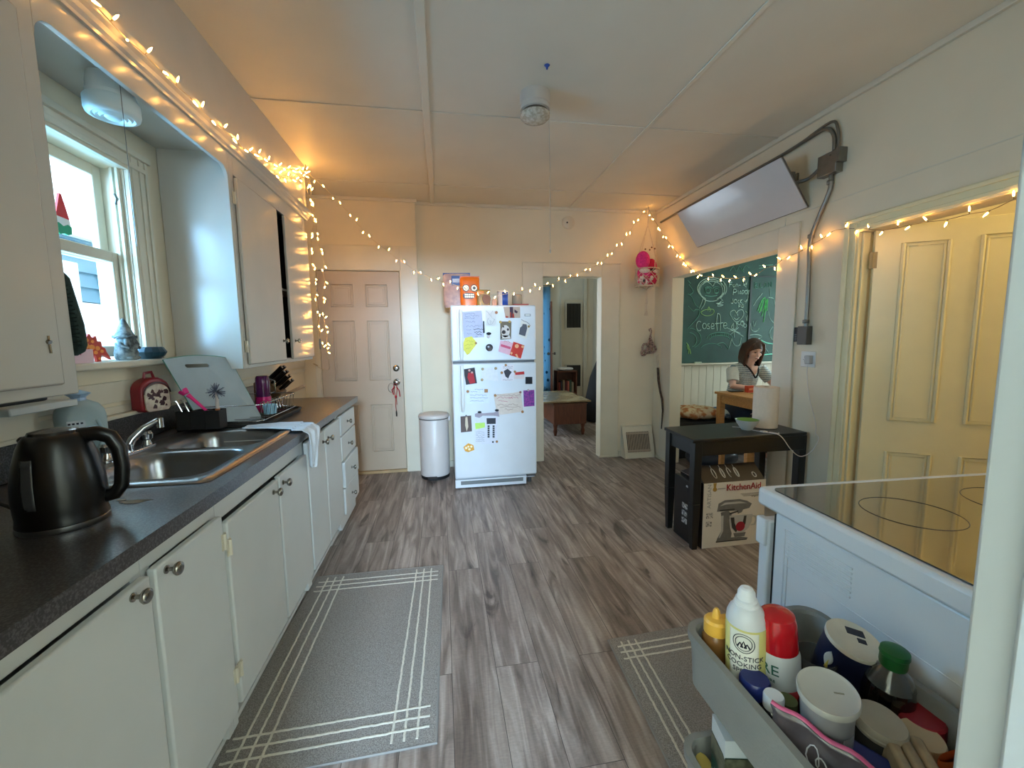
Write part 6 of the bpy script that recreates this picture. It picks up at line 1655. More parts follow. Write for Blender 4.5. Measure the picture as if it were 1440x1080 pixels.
# wall grilles
for nm, z0, z1, lab in (('upper', 1.57, 2.06, 'tall dark wall grille high on the far cream wall'), ('lower', .36, .80, 'dark wall grille low on the far cream wall beside the side table')):
    t = thing('wall_grille', lab, 'wall grille', (2.84-.33, 8.26, z0))
    t.location = (2.70, 8.27, z0)
    X = MB(True).box(2.50, 2.86, 8.27, 8.285, z0-.03, z0).box(2.50, 2.86, 8.27, 8.285, z1, z1+.03).box(2.50, 2.53, 8.27, 8.285, z0, z1).box(2.83, 2.86, 8.27, 8.285, z0, z1); obj('grille_frame', X, TRIM, t)
    X = MB(True).box(2.53, 2.83, 8.283, 8.287, z0, z1); obj('grille_shade', X, DARKGAP, t)  # dark backing stands in for shade behind the bars
    X = MB(True)
    for k in range(10):
        X.box(2.535+.03*k, 2.545+.03*k, 8.272, 8.28, z0, z1)
    obj('grille_bars', X, M('bars_grey', (70, 68, 60), .5, noise=0), t)
# coffee table
t = thing('coffee_table', 'reddish brown low table with patterned pale top in the far room', 'table', (1.72, 6.2, 0))
X = MB(True).box(1.30, 2.02, 5.45, 6.6, .475, .495)
tp = obj('tabletop', X, two_tone('map_top', (120, 100, 70), (152, 140, 108), 5, .4, .6, .25), t, bevel=.004)
X = MB(True)
for k in range(6):
    X.prism([(1.6+.10*math.cos(a)*(1+.3*math.sin(k*2+a*3))+.05*k-.1, 5.65+.14*k+.07*math.sin(a)) for a in [2*PI*i/14 for i in range(14)]], .495, .4965, 'xy')
obj('top_pattern', X, M('map_green', (96, 92, 78), .4, noise=.2, nscale=20), tp)
X = MB(True).box(1.50, 1.97, 5.50, 6.52, .16, .46).box(1.49, 1.98, 5.485, 5.50, .44, .46); obj('chest_body', X, DARKWOOD, t, bevel=.005)
for x in (1.53, 1.93):
    for y in (5.54, 6.48):
        X = MB(True).lathe([(0, 0), (.018, 0), (.03, .06), (.022, .10), (.034, .16), (0, .16)], (x, y, 0), 12); obj('leg', X, DARKWOOD, t)
# papasan-like yellow chair
t = thing('round_chair', 'pale yellow-green rounded chair behind the coffee table', 'chair', (1.25, 6.45, 0))
X = MB(True); X.sphere((1.25, 7.25, .62), (.40, .18, .34), 24, 14).sphere((1.25, 7.1, .40), (.40, .28, .14), 24, 10); obj('cushion', X, M('yellow_green_fabric', (206, 206, 130), .9, noise=.08), t, smooth=80)
X = MB(True); X.tube([(1.25+.3*math.cos(2*PI*k/20), 7.1+.25*math.sin(2*PI*k/20), .27) for k in range(20)], .02, 8, closed=True)
for k in range(4):
    a = PI/4+k*PI/2; X.tube([(1.25+.28*math.cos(a), 7.1+.23*math.sin(a), .27), (1.25+.34*math.cos(a), 7.1+.28*math.sin(a), 0)], .018, 8)
obj('frame', X, DARKWOOD, t)
# side table with things
t = thing('small_bookcase', 'small dark side cabinet with books against the far wall', 'side cabinet', (2.33, 7.9, 0))
X = MB(True).box(2.12, 2.52, 7.75, 8.0, .70, .73).box(2.12, 2.14, 7.75, 8.0, 0, .70).box(2.50, 2.52, 7.75, 8.0, 0, .70).box(2.14, 2.50, 7.985, 8.0, 0, .70).box(2.14, 2.50, 7.75, 7.985, .28, .30).box(2.14, 2.50, 7.75, 7.985, .03, .05); obj('case', X, DARKWOOD, t); t.location.x += .06
for k in range(7):
    X = MB(True).box(2.22+.045*k, 2.255+.045*k, 7.79, 7.95, .301, .50+.02*(k % 3)); o = obj('book', X, M('book_spine_%s' % 'abcdefg'[k], [(120, 40, 30), (60, 60, 70), (150, 130, 100), (90, 30, 30), (170, 90, 70), (60, 80, 60), (140, 120, 90)][k], .6, noise=0), None)
    tag(o, '%s book standing in the small dark side cabinet' % ['dark red', 'charcoal', 'tan', 'maroon', 'salmon', 'dark green', 'khaki'][k], 'book', 'books in the small side cabinet')
cushion('white_cloth', 'crumpled white cloth on top of the small side cabinet', (2.37, 7.87, .732), (.16, .09, .03), 0, PAPER)
# coats and hooks at right
t = thing('coat_rack', 'wooden coat rail with dark hooks on the right wall of the far room', 'coat rack', (3.09, 7.0, 0))
X = MB(True).box(2.95, 3.10, 6.9, 6.94, 0, 2.05).box(2.86, 3.10, 6.88, 6.95, 2.05, 2.08); obj('rack_post', X, DARKWOOD, t)
for z in (1.42, 1.62):
    X = MB(True).tube([(2.95, 6.9, z), (2.88, 6.87, z-.01), (2.80, 6.86, z), (2.79, 6.86, z+.07)], .010, 6); obj('hook', X, BLACKM, t)
t = thing('dark_coat_pile', 'dark coat standing over a case at the right edge of the passage view', 'coat', (2.52, 6.45, 0))
X = MB(True); X.tube([(2.50, 6.4, .02), (2.50, 6.4, .35), (2.53, 6.42, .7), (2.58, 6.45, 1.0), (2.60, 6.46, 1.1)], [.22, .22, .17, .09, .05], 14); obj('coat', X, M('coat_black', (18, 17, 19), .9, noise=.2), t, smooth=80)
X = MB(True).sphere((2.58, 6.38, 1.08), (.04, .04, .05)); obj('brown_top', X, DARKWOOD, t)

# ------------------------------------------------------------------ rugs
def rug(name, label, pts, stripes, group='grey bordered kitchen mats'):
    """pts = 4 corners (ccw); stripes at fractions of each edge"""
    t = thing(name, label, 'rug', tuple((Vector(pts[0])+Vector(pts[2]))/2), group=group)
    P4 = [Vector(p) for p in pts]; o = wpos(t)
    def B(u, v, z): 
        p = (P4[0]*(1-u)+P4[1]*u)*(1-v)+(P4[3]*(1-u)+P4[2]*u)*v; return Vector((p.x, p.y, z))-o
    W_ = (P4[1]-P4[0]).length; L_ = (P4[3]-P4[0]).length
    RG = two_tone('mat_grey', (116, 110, 104), (160, 154, 148), 260, .35, .65, .95, 3, bump=.6)
    X = MB(); vs = [B(u, v, z) for z in (0.0, .009) for u, v in ((0, 0), (1, 0), (1, 1), (0, 1))]
    vv = [X.bm.verts.new(p) for p in vs]
    for f_ in ((3, 2, 1, 0), (4, 5, 6, 7), (0, 1, 5, 4), (1, 2, 6, 5), (2, 3, 7, 6), (3, 0, 4, 7)):
        X.bm.faces.new([vv[i] for i in f_])
    obj('mat_body', X, RG, t)
    X = MB(); rr = random.Random(4)
    hw = .0045
    for d in stripes:
        for side in (0, 1):
            uu = d/W_ if side == 0 else 1-d/W_; N = int(L_/.012)
            v0, v1 = .025/L_, 1-.025/L_
            X.tube([B(uu+rr.uniform(-.0012, .0012)/W_, v0+(v1-v0)*k/N, .0098+rr.uniform(-.0006, .0006)) for k in range(N+1)], hw, 5, flat=.45)
            vv_ = d/L_ if side == 0 else 1-d/L_; N = int(W_/.012)
            X.tube([B(.025/W_+(1-.05/W_)*k/N, vv_+rr.uniform(-.0012, .0012)/L_, .0098+rr.uniform(-.0006, .0006)) for k in range(N+1)], hw, 5, flat=.45)
    obj('cream_stripes', X, M('stripe_wool', (206, 200, 186), .95, noise=.1, nscale=90), t, smooth=70)
    X = MB(); X.tube([B(0, 0, .006), B(1, 0, .006), B(1, 1, .006), B(0, 1, .006)], .006, 6, closed=True, flat=.8); obj('bound_edge', X, M('edge_grey', (136, 132, 128), .9, noise=.05), t)
    return t
rug('kitchen_mat', 'large grey mat with cream border lines on the floor along the sink cabinets', [(-.77, 1.27, .0005), (-.060, 1.288, .0005), (-.035, 2.405, .0005), (-.745, 2.415, .0005)], (.065, .108, .150))
rug('kitchen_mat', 'grey mat with cream border lines on the floor beneath the rolling cart', [(.645, .55, .0005), (1.30, .55, .0005), (1.335, 1.66, .0005), (.695, 1.635, .0005)], (.05, .085, .12))

# ------------------------------------------------------------------ stove
t = thing('stove', 'white electric stove with dark glass cooktop seen from its side', 'stove', (.875, .99, 0), rotz=math.radians(-2.6))
# local: x to the right (0..0.765), y backwards is negative (-0.72..0), z up
W_, D_ = .765, .71
X = MB().box(.012, W_-.012, -D_, -.03, .03, .872); obj('oven_body', X, ENAMEL, t, bevel=.006)
X = MB()
for k in range(7):
    X.box(.0085, .0125, -.26, -.075, .835-.011*k, .840-.011*k)
for (y0, y1, z0, z1) in ((-D_+.05, -.065, .742, .745),):
    X.box(.010, .0125, y0, y1, z0, z1)
X.box(.0095, .0125, -.070, -.066, .10, .84).box(.0095, .0125, -.082, -.079, .10, .80)
obj('side_embossing', X, ENAMEL, t, bevel=.0012)
X = MB().box(.020, W_-.02, -.030, -.018, .03, .86); obj('door_gap_shade', X, DARKGAP, t)  # dark slab painted in as the shade between door and body
X = MB().box(.004, W_-.004, -.018, .018, .20, .84); dd = obj('oven_door', X, ENAMEL, t, bevel=.006)
X = MB().box(.10, W_-.10, .018, .021, .36, .68); obj('oven_window', X, M('oven_glass', (14, 14, 16), .08, noise=0), dd)
X = MB().box(.03, .06, .015, .04, .785, .825).box(W_-.06, W_-.03, .015, .04, .785, .825); X.tube([(.03, .038, .805), (W_-.03, .038, .805)], .010, 12).box(-.004, .018, -.014, .022, .765, .842); obj('handle', X, ENAMEL, dd, bevel=.004)
X = MB().box(.004, W_-.004, -.018, .016, .03, .19); obj('storage_drawer', X, ENAMEL, t, bevel=.006)
X = MB(); X.prism(rounded(W_+.01, D_+.035, .022, 5, W_/2, -D_/2+.012), .877, .925, 'xy'); tp = obj('cooktop_rim', X, ENAMEL, t, bevel=.008)
CT = M('cooktop_glass', (18, 18, 17), .035, noise=0, coat=1, spec=1.0)
X = MB(); X.prism(rounded(W_-.035, D_-.03, .02, 5, W_/2, -D_/2+.012), .9255, .9285, 'xy'); g = obj('glass_top', X, CT, t, smooth=0); RNG = M('ring_grey', (40, 38, 34), .3, noise=0)
for (x, y, r) in ((.22, -.20, .095), (.55, -.20, .115), (.22, -.52, .115), (.55, -.52, .09)):
    X = MB(); X.tube([(x+r*math.cos(2*PI*k/40), y+r*math.sin(2*PI*k/40), .9287) for k in range(40)], .0009, 4, closed=True); obj('burner_ring', X, RNG, g)
X = MB().box(.01, W_-.01, -D_-.015, -D_+.05, .925, 1.10); pn = obj('control_panel', X, ENAMEL, t, bevel=.01)
X = MB()
for k in range(5):
    X.T = Matrix.Translation((.10+.14*k, -D_+.05, 1.01)) @ Matrix.Rotation(-PI/2, 4, 'X'); X.lathe([(0, 0), (.022, 0), (.018, .02), (0, .02)], seg=16)
obj('control_knobs', X, BLACKM, pn)
# ------------------------------------------------------------------ rolling cart
CGREY = M('cart_grey', (128, 128, 124), .55, noise=.05, nscale=12, bump=.2, bscale=200)
t = thing('rolling_cart', 'grey plastic tiered rolling cart full of bottles in the lower right corner', 'cart', (.672, .57, 0))
cart = t
def tray(zt, dep, x0=.505, x1=.84, y0=.34, y1=.795):
    X = MB(True); cx_, cy_ = (x0+x1)/2, (y0+y1)/2; w, l_ = x1-x0, y1-y0
    L = []
    for (ins, z, r) in ((.014, zt-dep, .03), (.006, zt-.02, .04), (0, zt-.018, .045), (0, zt, .045), (.014, zt, .035), (.018, zt-.006, .035), (.022, zt-dep+.006, .028)):
        L.append([X.bm.verts.new((cx_+p[0], cy_+p[1], z)) for p in rounded(w-2*ins, l_-2*ins, r, 5)])
    for A, B in zip(L, L[1:]):
        for k in range(len(A)):
            k2 = (k+1) % len(A); X.bm.faces.new((A[k], A[k2], B[k2], B[k]))
    X.bm.faces.new(L[0][::-1]); X.bm.faces.new(L[-1])
    return obj('tray', X, CGREY, cart, smooth=40)
tray(.72, .125); tray(.435, .11); tray(.17, .10)
for x in (.535, .81):
    for y in (.375, .76):
        pass
for x, y in ((.51, .50), (.835, .50), (.835, .72)):
    X = MB(True).box(x-.012 if x > .6 else x+.004, x+.0 if x > .6 else x+.016, y-.02, y+.02, .08, .62); obj('upright', X, CGREY, cart)
for x in (.54, .80):
    for y in (.38, .755):
        X = MB(True); X.T = Matrix.Translation((x, y, .0285)) @ Matrix.Rotation(PI/2, 4, 'Y'); X.cyl((0, 0, -.01), .028, .02); X.T = Matrix.Identity(4); X.box(x-.014, x+.014, y-.012, y+.012, .05, .075); obj('caster', X, BLACKM, cart)
TZ = .6015
def lath(nm, prof, mat, par, seg=28, **k):
    return obj(nm, MB().lathe(prof, seg=seg), mat, par, **k)
def item(name, label, cat, x, y, z=TZ, tilt=(0, 0), rz=0):
    t = thing(name, label, cat, (x, y, z)); t.rotation_euler = (math.radians(tilt[0]), math.radians(tilt[1]), math.radians(rz)); return t
# honey bottle with yellow cap
t = item('honey_bottle', 'amber squeeze bottle with a yellow flip cap in the far corner of the cart tray', 'bottle', .556, .742)
lath('bottle_body', [(0, 0), (.026, 0), (.028, .01), (.029, .05), (.023, .075), (.027, .095), (.026, .115), (.018, .128), (0, .128)], M('amber_plastic', (132, 88, 44), .25, noise=.06), t)
X = MB().lathe([(0, .125), (.0235, .125), (.024, .15), (.02, .155), (.009, .158), (.007, .172), (.003, .178), (0, .178)], seg=24); X.box(-.008, .024, -.006, .006, .152, .158); obj('yellow_cap', X, M('cap_yellow', (232, 176, 70), .4, noise=.02), t)
# cooking spray
t = item('cooking_spray', 'tall white aerosol of non-stick cooking spray with a white nozzle', 'spray can', .583, .680, tilt=(3, -2), rz=-35)
lath('can_body', [(0, 0), (.034, 0), (.036, .004), (.036, .195), (.0345, .209), (.030, .221), (.024, .229), (.0205, .232), (0, .232)], M('can_white', (206, 208, 210), .28, noise=.02), t)
lath('nozzle', [(.0215, .228), (.0225, .234), (.0195, .236), (.0195, .242), (.0165, .244), (.0155, .256), (.011, .264), (.006, .266), (0, .264)], M('nozzle_white', (222, 224, 226), .35, noise=0), t)
def wrap(nm, r, z0, z1, a0, a1, mat, par, n=16, th=.0006):
    X = MB(); X.grid(lambda u, v: Vector((r*math.cos(math.radians(a0+(a1-a0)*u)), r*math.sin(math.radians(a0+(a1-a0)*u)), z0+(z1-z0)*v)), n, 2); return obj(nm, X, mat, par, solid=th, smooth=60)
def curved_text(nm, s, size, r, ang, z, mat, par, sx=1, tiltz=0):
    """text bent round a can of radius r, centred at angle ang (deg)"""
    o = text(nm, s, size, mat, None, (0, 0, 0), (0, 0, 0), .0003)
    me = o.data
    for v in me.vertices:
        x, y, zz = v.co.x*sx, v.co.y, v.co.z
        x, y = x*math.cos(tiltz)-y*math.sin(tiltz), x*math.sin(tiltz)+y*math.cos(tiltz)
        a = math.radians(ang)+x/r; rr = r+.0007+zz
        v.co = (rr*math.cos(a), rr*math.sin(a), z+y)
    o.parent = par; return o
AF = -100
YEL = M('label_yellow', (206, 198, 120), .5, noise=.05); LBL = M('label_cream', (222, 220, 206), .5, noise=.02); INKB = M('label_ink', (44, 42, 52), .6, noise=0)
wrap('yellow_band', .0363, .01, .197, AF-110, AF+110, YEL, t, 28)
wrap('cream_label', .0368, .004, .193, AF-42, AF+42, LBL, t)
X = MB(); 
for rr_, a_ in ((.019, 0), (.0145, 0)):
    X.tube([(.0378*math.cos(math.radians(AF)+rr_*math.cos(k*PI/12)/.0378), .0378*math.sin(math.radians(AF)+rr_*math.cos(k*PI/12)/.0378), .171+rr_*math.sin(k*PI/12)) for k in range(24)], .0007, 4, closed=True)
for a_, h in ((-.006, .009), (.0, .013), (.006, .008)):
    aa = math.radians(AF)+a_/.0378
    X.tube([(.0378*math.cos(aa-.12), .0378*math.sin(aa-.12), .163), (.0378*math.cos(aa), .0378*math.sin(aa), .163+h), (.0378*math.cos(aa+.12), .0378*math.sin(aa+.12), .163)], .0016, 4)
obj('round_emblem', X, INKB, t)
curved_text('label_text', 'NON-STICK', .0135, .0372, AF, .140, INKB, t)
curved_text('label_text', 'COOKING', .0135, .0372, AF, .126, INKB, t)
curved_text('label_text', 'SPRAY', .0135, .0372, AF, .112, INKB, t)
# red cap can
t = item('red_cap_spray', 'white aerosol with a large glossy red cap and red band', 'spray can', .643, .655, tilt=(5, -5), rz=-35)
lath('can_body', [(0, 0), (.034, 0), (.036, .004), (.036, .14), (.033, .158), (.03, .165), (0, .165)], M('can_white', (206, 208, 210), .28, noise=.02), t)
lath('red_cap', [(.0335, .155), (.034, .158), (.032, .21), (.029, .222), (.02, .228), (0, .229)], M('cap_red', (186, 20, 30), .2, noise=.02, coat=.5), t)
wrap('red_band', .0364, .045, .085, AF-110, AF+110, M('band_red', (166, 30, 42), .4, noise=0), t, 28)
curved_text('green_text', 'RE', .030, .0366, AF-22, .125, M('text_green', (30, 92, 76), .5, noise=0), t)
curved_text('green_text', 'PURE', .008, .0366, AF-22, .103, M('text_green2', (40, 96, 80), .5, noise=0), t)
curved_text('white_text', 'BALANCE', .010, .0370, AF-8, .072, M('text_white', (226, 216, 216), .5, noise=0), t)
curved_text('white_text', 'COOKING SPRAY', .008, .0370, AF-4, .058, M('text_white2', (226, 216, 216), .5, noise=0), t)
# salt canister
t = item('salt_canister', 'large navy cardboard canister with white top leaning against the stove side of the cart', 'canister', .768, .668, z=.63, tilt=(12, 10), rz=-30)
NV = M('canister_navy', (22, 28, 58), .4, noise=.08)
lath('canister_body', [(0, 0), (.045, 0), (.046, .003), (.046, .132), (.0455, .135), (0, .134)], NV, t, seg=36)
lath('white_top', [(.0465, .128), (.047, .134), (.046, .1365), (.0435, .135), (0, .135)], M('salt_top', (212, 204, 188), .6, noise=.04, nscale=30), t, seg=36)
X = MB().box(-.008, .022, .012, .028, .135, .1362); sp = obj('spout_print', X, M('spout_dark', (40, 40, 52), .5, noise=.3, nscale=200), t)
X = MB().box(.006, .02, -.004, .006, .135, .1364); obj('spout_slot', X, INKB, t)
X = MB(); X.grid(lambda u, v: Vector((.0466*math.cos(math.radians(-145+(v*.0)+22*(u-.5)*math.sin(PI*min(1,max(.02,v))))), .0466*math.sin(math.radians(-145+22*(u-.5)*math.sin(PI*min(1,max(.02,v))))), .075+.038*v)), 6, 8); obj('white_blob_print', X, M('print_bone', (206, 200, 190), .5, noise=.05), t, solid=.0006)
X = MB(); X.grid(lambda u, v: Vector((.0469*math.cos(math.radians(-143+9*(u-.5)*(1-v))), .0469*math.sin(math.radians(-143+9*(u-.5)*(1-v))), .072+.022*v)), 5, 5); obj('yellow_print', X, M('print_yellow', (214, 190, 80), .5, noise=.05), t, solid=.0008)
# soy sauce
t = item('soy_sauce_bottle', 'dark sauce bottle with a green cap and cream label', 'bottle', .788, .582, tilt=(4, 2), rz=-40)
GL = M('bottle_glass_dark', (16, 14, 14), .06, noise=0, coat=1)
lath('bottle_body', [(0, 0), (.034, 0), (.038, .006), (.0385, .05), (.0385, .10), (.0355, .122), (.029, .137), (.0205, .147), (.016, .153), (.016, .160), (0, .160)], GL, t, smooth=60)
lath('clear_shoulder', [(.0361, .1215), (.0296, .1373), (.0211, .1475), (.0166, .1535), (.0166, .16)], M('shoulder_clear', (62, 64, 62), .1, noise=0, coat=1), t, smooth=60)
lath('green_cap', [(.0, .155), (.0195, .155), (.0205, .160), (.0205, .176), (.022, .178), (.021, .186), (.012, .189), (0, .189)], M('cap_green', (26, 92, 40), .35, noise=.03), t)
wrap('cream_label', .0391, .018, .068, AF-70, AF+100, M('label_ivory', (190, 180, 140), .6, noise=.05), t, 24)
X = MB()
for k in range(5):
    X.tube([(.0398*math.cos(math.radians(AF+a)), .0398*math.sin(math.radians(AF+a)), .030+.006*k+.001*math.sin(a*.3+k)) for a in range(-10, 60, 6)], .0008, 4)
X.tube([(.0398*math.cos(math.radians(AF+26)), .0398*math.sin(math.radians(AF+26)), .058), (.0398*math.cos(math.radians(AF+30)), .0398*math.sin(math.radians(AF+30)), .068)], .003, 4)
obj('label_print', X, M('label_brown', (110, 76, 40), .6, noise=0), t)
# big white-lidded tub
t = item('white_lidded_tub', 'big grey-white plastic tub with a flat pale lid leaning in the middle of the cart', 'tub', .628, .548, z=.622, tilt=(8, -10), rz=0)
lath('tub_body', [(0, 0), (.029, 0), (.031, .004), (.0385, .150), (0, .150)], M('tub_grey', (150, 150, 152), .35, noise=.05), t, seg=40)
lath('tub_lid', [(.039, .146), (.0425, .147), (.043, .156), (.0415, .159), (.039, .1575), (.0365, .156), (0, .1565)], two_tone('tub_lid_scuffed', (176, 174, 168), (190, 188, 182), 9, .3, .7, .45), t, seg=44)
X = MB(); X.T = Matrix.Rotation(-.5, 4, 'Z'); X.box(.008, .022, -.002, .0005, .1563, .1568); obj('scuff_mark', X, M('scuff_olive', (140, 136, 118), .7, noise=.2), t)
wrap('printed_wrap', .0368, .05, .10, -100, -20, M('wrap_grey', (120, 120, 126), .5, noise=.25, nscale=60), t)
# blue cap jar
t = item('blue_cap_jar', 'clear spice jar with a dark blue screw cap beside the cooking spray', 'jar', .556, .628)
lath('jar_body', [(0, 0), (.026, 0), (.029, .006), (.029, .075), (.024, .092), (0, .092)], M('jar_smoky', (70, 74, 70), .12, noise=.2, nscale=40, coat=.6), t)
lath('blue_cap', [(.0, .088), (.0255, .088), (.026, .092), (.026, .112), (.023, .117), (0, .117)], M('cap_navy', (24, 36, 96), .35, noise=.02), t)
# white cap bottle
t = item('white_cap_bottle', 'dark small bottle with a plain white cap in front of the blue capped jar', 'bottle', .562, .590)
lath('bottle_body', [(0, 0), (.03, 0), (.033, .006), (.033, .065), (.02, .088), (.014, .094), (0, .094)], M('dark_bottle', (34, 30, 30), .15, noise=.1, coat=.6), t)
lath('white_cap', [(.0, .092), (.0165, .092), (.0168, .112), (.015, .116), (0, .1165)], M('cap_white', (224, 226, 228), .4, noise=0), t)
# clear cup
t = item('clear_cup', 'crumpled clear plastic cup between the tub and the navy canister', 'cup', .715, .655)
lath('cup_wall', [(0, .002), (.026, .0), (.036, .118), (.034, .118), (.024, .004)], M('clear_plastic', (150, 150, 150), .15, noise=0, trans=.8, ior=1.15), t)
# small olive jar, brown packet
t = item('olive_lid_jar', 'tiny jar with an olive green lid between spray cans', 'jar', .607, .607)
lath('jar_body', [(0, 0), (.016, 0), (.017, .07), (0, .07)], M('olive_glass', (50, 54, 40), .3, noise=.1), t)
lath('olive_lid', [(0, .07), (.0165, .07), (.0165, .083), (0, .084)], M('lid_olive', (92, 100, 60), .5, noise=0), t)
# beige lid jar
t = item('beige_lid_jar', 'squat clear jar with a wide ribbed beige lid tilted towards the camera', 'jar', .700, .535, z=.612, tilt=(8, 2))
lath('jar_body', [(0, 0), (.032, 0), (.035, .006), (.036, .06), (.033, .083), (0, .083)], M('jar_smoky2', (64, 62, 60), .12, noise=.2, nscale=30, coat=.6), t)
lath('beige_lid', [(.0, .080), (.034, .080), (.0365, .083), (.0365, .087), (.035, .0885), (.0365, .090), (.0365, .097), (.034, .101), (0, .1005)], M('lid_beige', (160, 150, 134), .5, noise=.05), t, seg=40)
t = item('cream_lid_jar', 'small jar with smooth cream lid in front of the soy sauce', 'jar', .762, .508, tilt=(4, 0))
lath('jar_body', [(0, 0), (.026, 0), (.028, .065), (0, .065)], M('jar_brown', (84, 66, 48), .2, noise=.1, coat=.4), t)
lath('cream_lid', [(0, .064), (.030, .064), (.031, .068), (.031, .086), (.029, .090), (0, .0905)], M('lid_cream2', (186, 164, 132), .5, noise=.04), t, seg=36)
t = item('red_lid_jar', 'jar with a dark red lid beside the stove side of the cart', 'jar', .81-.02, .535-.02)
lath('jar_body', [(0, 0), (.028, 0), (.030, .06), (0, .06)], M('jar_red_brown', (96, 30, 26), .3, noise=.1), t)
lath('red_lid', [(0, .06), (.033, .06), (.034, .064), (.034, .088), (.031, .092), (0, .092)], M('lid_dark_red', (146, 22, 32), .4, noise=.03), t, seg=36)
t.location = (.800, .532, TZ)
# blocks package
for k in range(3):
    X = MB().box(-.045, .045, -.0085, .0085, 0, .085)
    o = obj('beige_packet', X, two_tone('packet_beige', (170, 152, 124), (150, 130, 104), 24, .4, .6, .6), None, bevel=.005); o.location = (.664+.020*k, .470-.004*k, TZ+.018); o.rotation_euler = (.15, 0, PI/2-.55)
    tag(o, ['left', 'middle', 'right'][k]+' one of three thin beige packets standing together at the near end of the cart', 'packet', 'beige packets in the cart')
# orange bag
t = item('orange_spice_bag', 'crinkled orange packet at the near right end of the cart', 'packet', .775, .455)
X = MB(); X.grid(lambda u, v: Vector((.055*math.cos(2*PI*u)*(1-.2*v), .032*math.sin(2*PI*u)*(1-.85*v)+.003*math.sin(12*u+9*v), .105*v+.006*math.sin(9*u))), 24, 10, closed_u=True); obj('pouch', X, M('pouch_burnt_orange', (186, 86, 40), .4, noise=.12, nscale=30), t, smooth=60)
# pink zip bag
t = item('pink_zip_bag', 'clear zip bag with a pink edge lying against the left wall of the cart', 'bag', .585, .475, z=.615)
def zb(u, v):
    p = Vector((-.058+.10*u+.005*math.sin(v*9), .075-.13*u+.02*(v-.5), .02+.105*v-.035*u*v+.004*math.sin(u*15+v*4))); return p
X = MB(); X.grid(zb, 20, 10); obj('bag_film', X, M('smoky_film', (88, 80, 84), .2, noise=.3, nscale=25, coat=.5), t, solid=.006, smooth=70)
X = MB(); X.tube([zb(k/14, 1.0) for k in range(15)], .004, 6); X.tube([zb(k/14, .90)+Vector((0, 0, .0)) for k in range(15)], .005, 6, flat=.7); obj('pink_zip', X, M('zip_pink', (196, 84, 128), .35, noise=.03), t, smooth=60)
X = MB(); X.tube([zb(.35+.05*math.cos(a), .55+.16*math.sin(a))+Vector((-.004, -.004, .003)) for a in [2*PI*k/12 for k in range(12)]], .0012, 4, closed=True); X.tube([zb(.42+.05*math.cos(a), .45+.16*math.sin(a))+Vector((-.004, -.004, .003)) for a in [2*PI*k/12 for k in range(12)]], .0012, 4, closed=True); obj('white_print', X, M('print_white', (206, 206, 210), .5, noise=0), t)
# blue lid box
t = item('blue_lid_container', 'container with a dark blue lid wedged below the big white tub', 'container', .640, .487, tilt=(6, -10), rz=35)
X = MB().box(-.04, .04, -.032, .032, 0, .06); obj('container_body', X, M('container_grey', (60, 64, 76), .3, noise=.1), t, bevel=.008)
X = MB().box(-.043, .043, -.035, .035, .06, .078); obj('blue_lid', X, M('lid_royal', (26, 40, 110), .35, noise=.04), t, bevel=.006)
# filler dark bottles in the tray
for (x, y, h, lab) in ((.60, .572, .07, 'dark small bottle hidden between the tub and the white capped bottle'), (.70, .60, .06, 'dark squat jar behind the beige lidded jar'), (.655, .60, .075, 'dark jar below the red capped aerosol')):
    t = item('dark_spice_jar', lab, 'jar', x, y)
    lath('jar_body', [(0, 0), (.02, 0), (.021, h-.015), (0, h-.015)], M('spice_dark', (36, 32, 30), .3, noise=.2), t)
    lath('black_lid', [(0, h-.015), (.021, h-.015), (.021, h), (0, h)], BLACKP, t)
# second tier: green carton and yellow lid
t = item('green_carton', 'dark green and white carton standing in the second tray of the cart', 'carton', .585, .69, z=.332, rz=-12)
X = MB().box(-.045, .045, -.03, .03, 0, .215); cb = obj('carton_body', X, M('carton_green', (22, 62, 50), .4, noise=.06), t, bevel=.002)
X = MB().box(-.0456, .0456, -.0306, .0306, .13, .175); obj('photo_band', X, two_tone('leaf_photo', (52, 56, 40), (96, 96, 78), 40, .4, .6, .5), cb)
X = MB().box(-.0455, .0455, -.0305, .0305, .178, .2155); X.prism([(-.0305, .175), (-.0305, .2155), (.0305, .2155)], -.0462, -.0455, 'yz'); obj('white_top_band', X, M('carton_pale', (190, 196, 198), .4, noise=.02), cb)
text('carton_text', 'RAW\nORGANIC', .011, M('carton_mint', (150, 176, 160), .6, noise=0), t, (0, -.0307, .10), (PI/2, 0, 0), .0003)
text('carton_text', 'RAW\nORGANIC', .011, M('carton_mint2', (150, 176, 160), .6, noise=0), t, (-.0457, 0, .10), (PI/2, 0, -PI/2), .0003)
t = item('yellow_lid_jar', 'small jar with a yellow lid at the far corner of the second tray', 'jar', .545, .762, z=.332, tilt=(4, -4))
lath('jar_body', [(0, 0), (.022, 0), (.023, .055), (0, .055)], M('jar_dim', (70, 66, 50), .2, noise=.1), t)
lath('yellow_lid', [(0, .055), (.0245, .055), (.0245, .07), (0, .0705)], M('lid_yellow', (190, 166, 84), .45, noise=.04), t)
t = item('bottom_tray_basket', 'dark folded cloth in the second tray of the cart', 'cloth', .70, .50, z=.332)
X = MB().box(-.09, .09, -.11, .11, 0, .05); obj('folded_cloth', X, M('cloth_dark', (50, 48, 50), .9, noise=.2), t, bevel=.015)

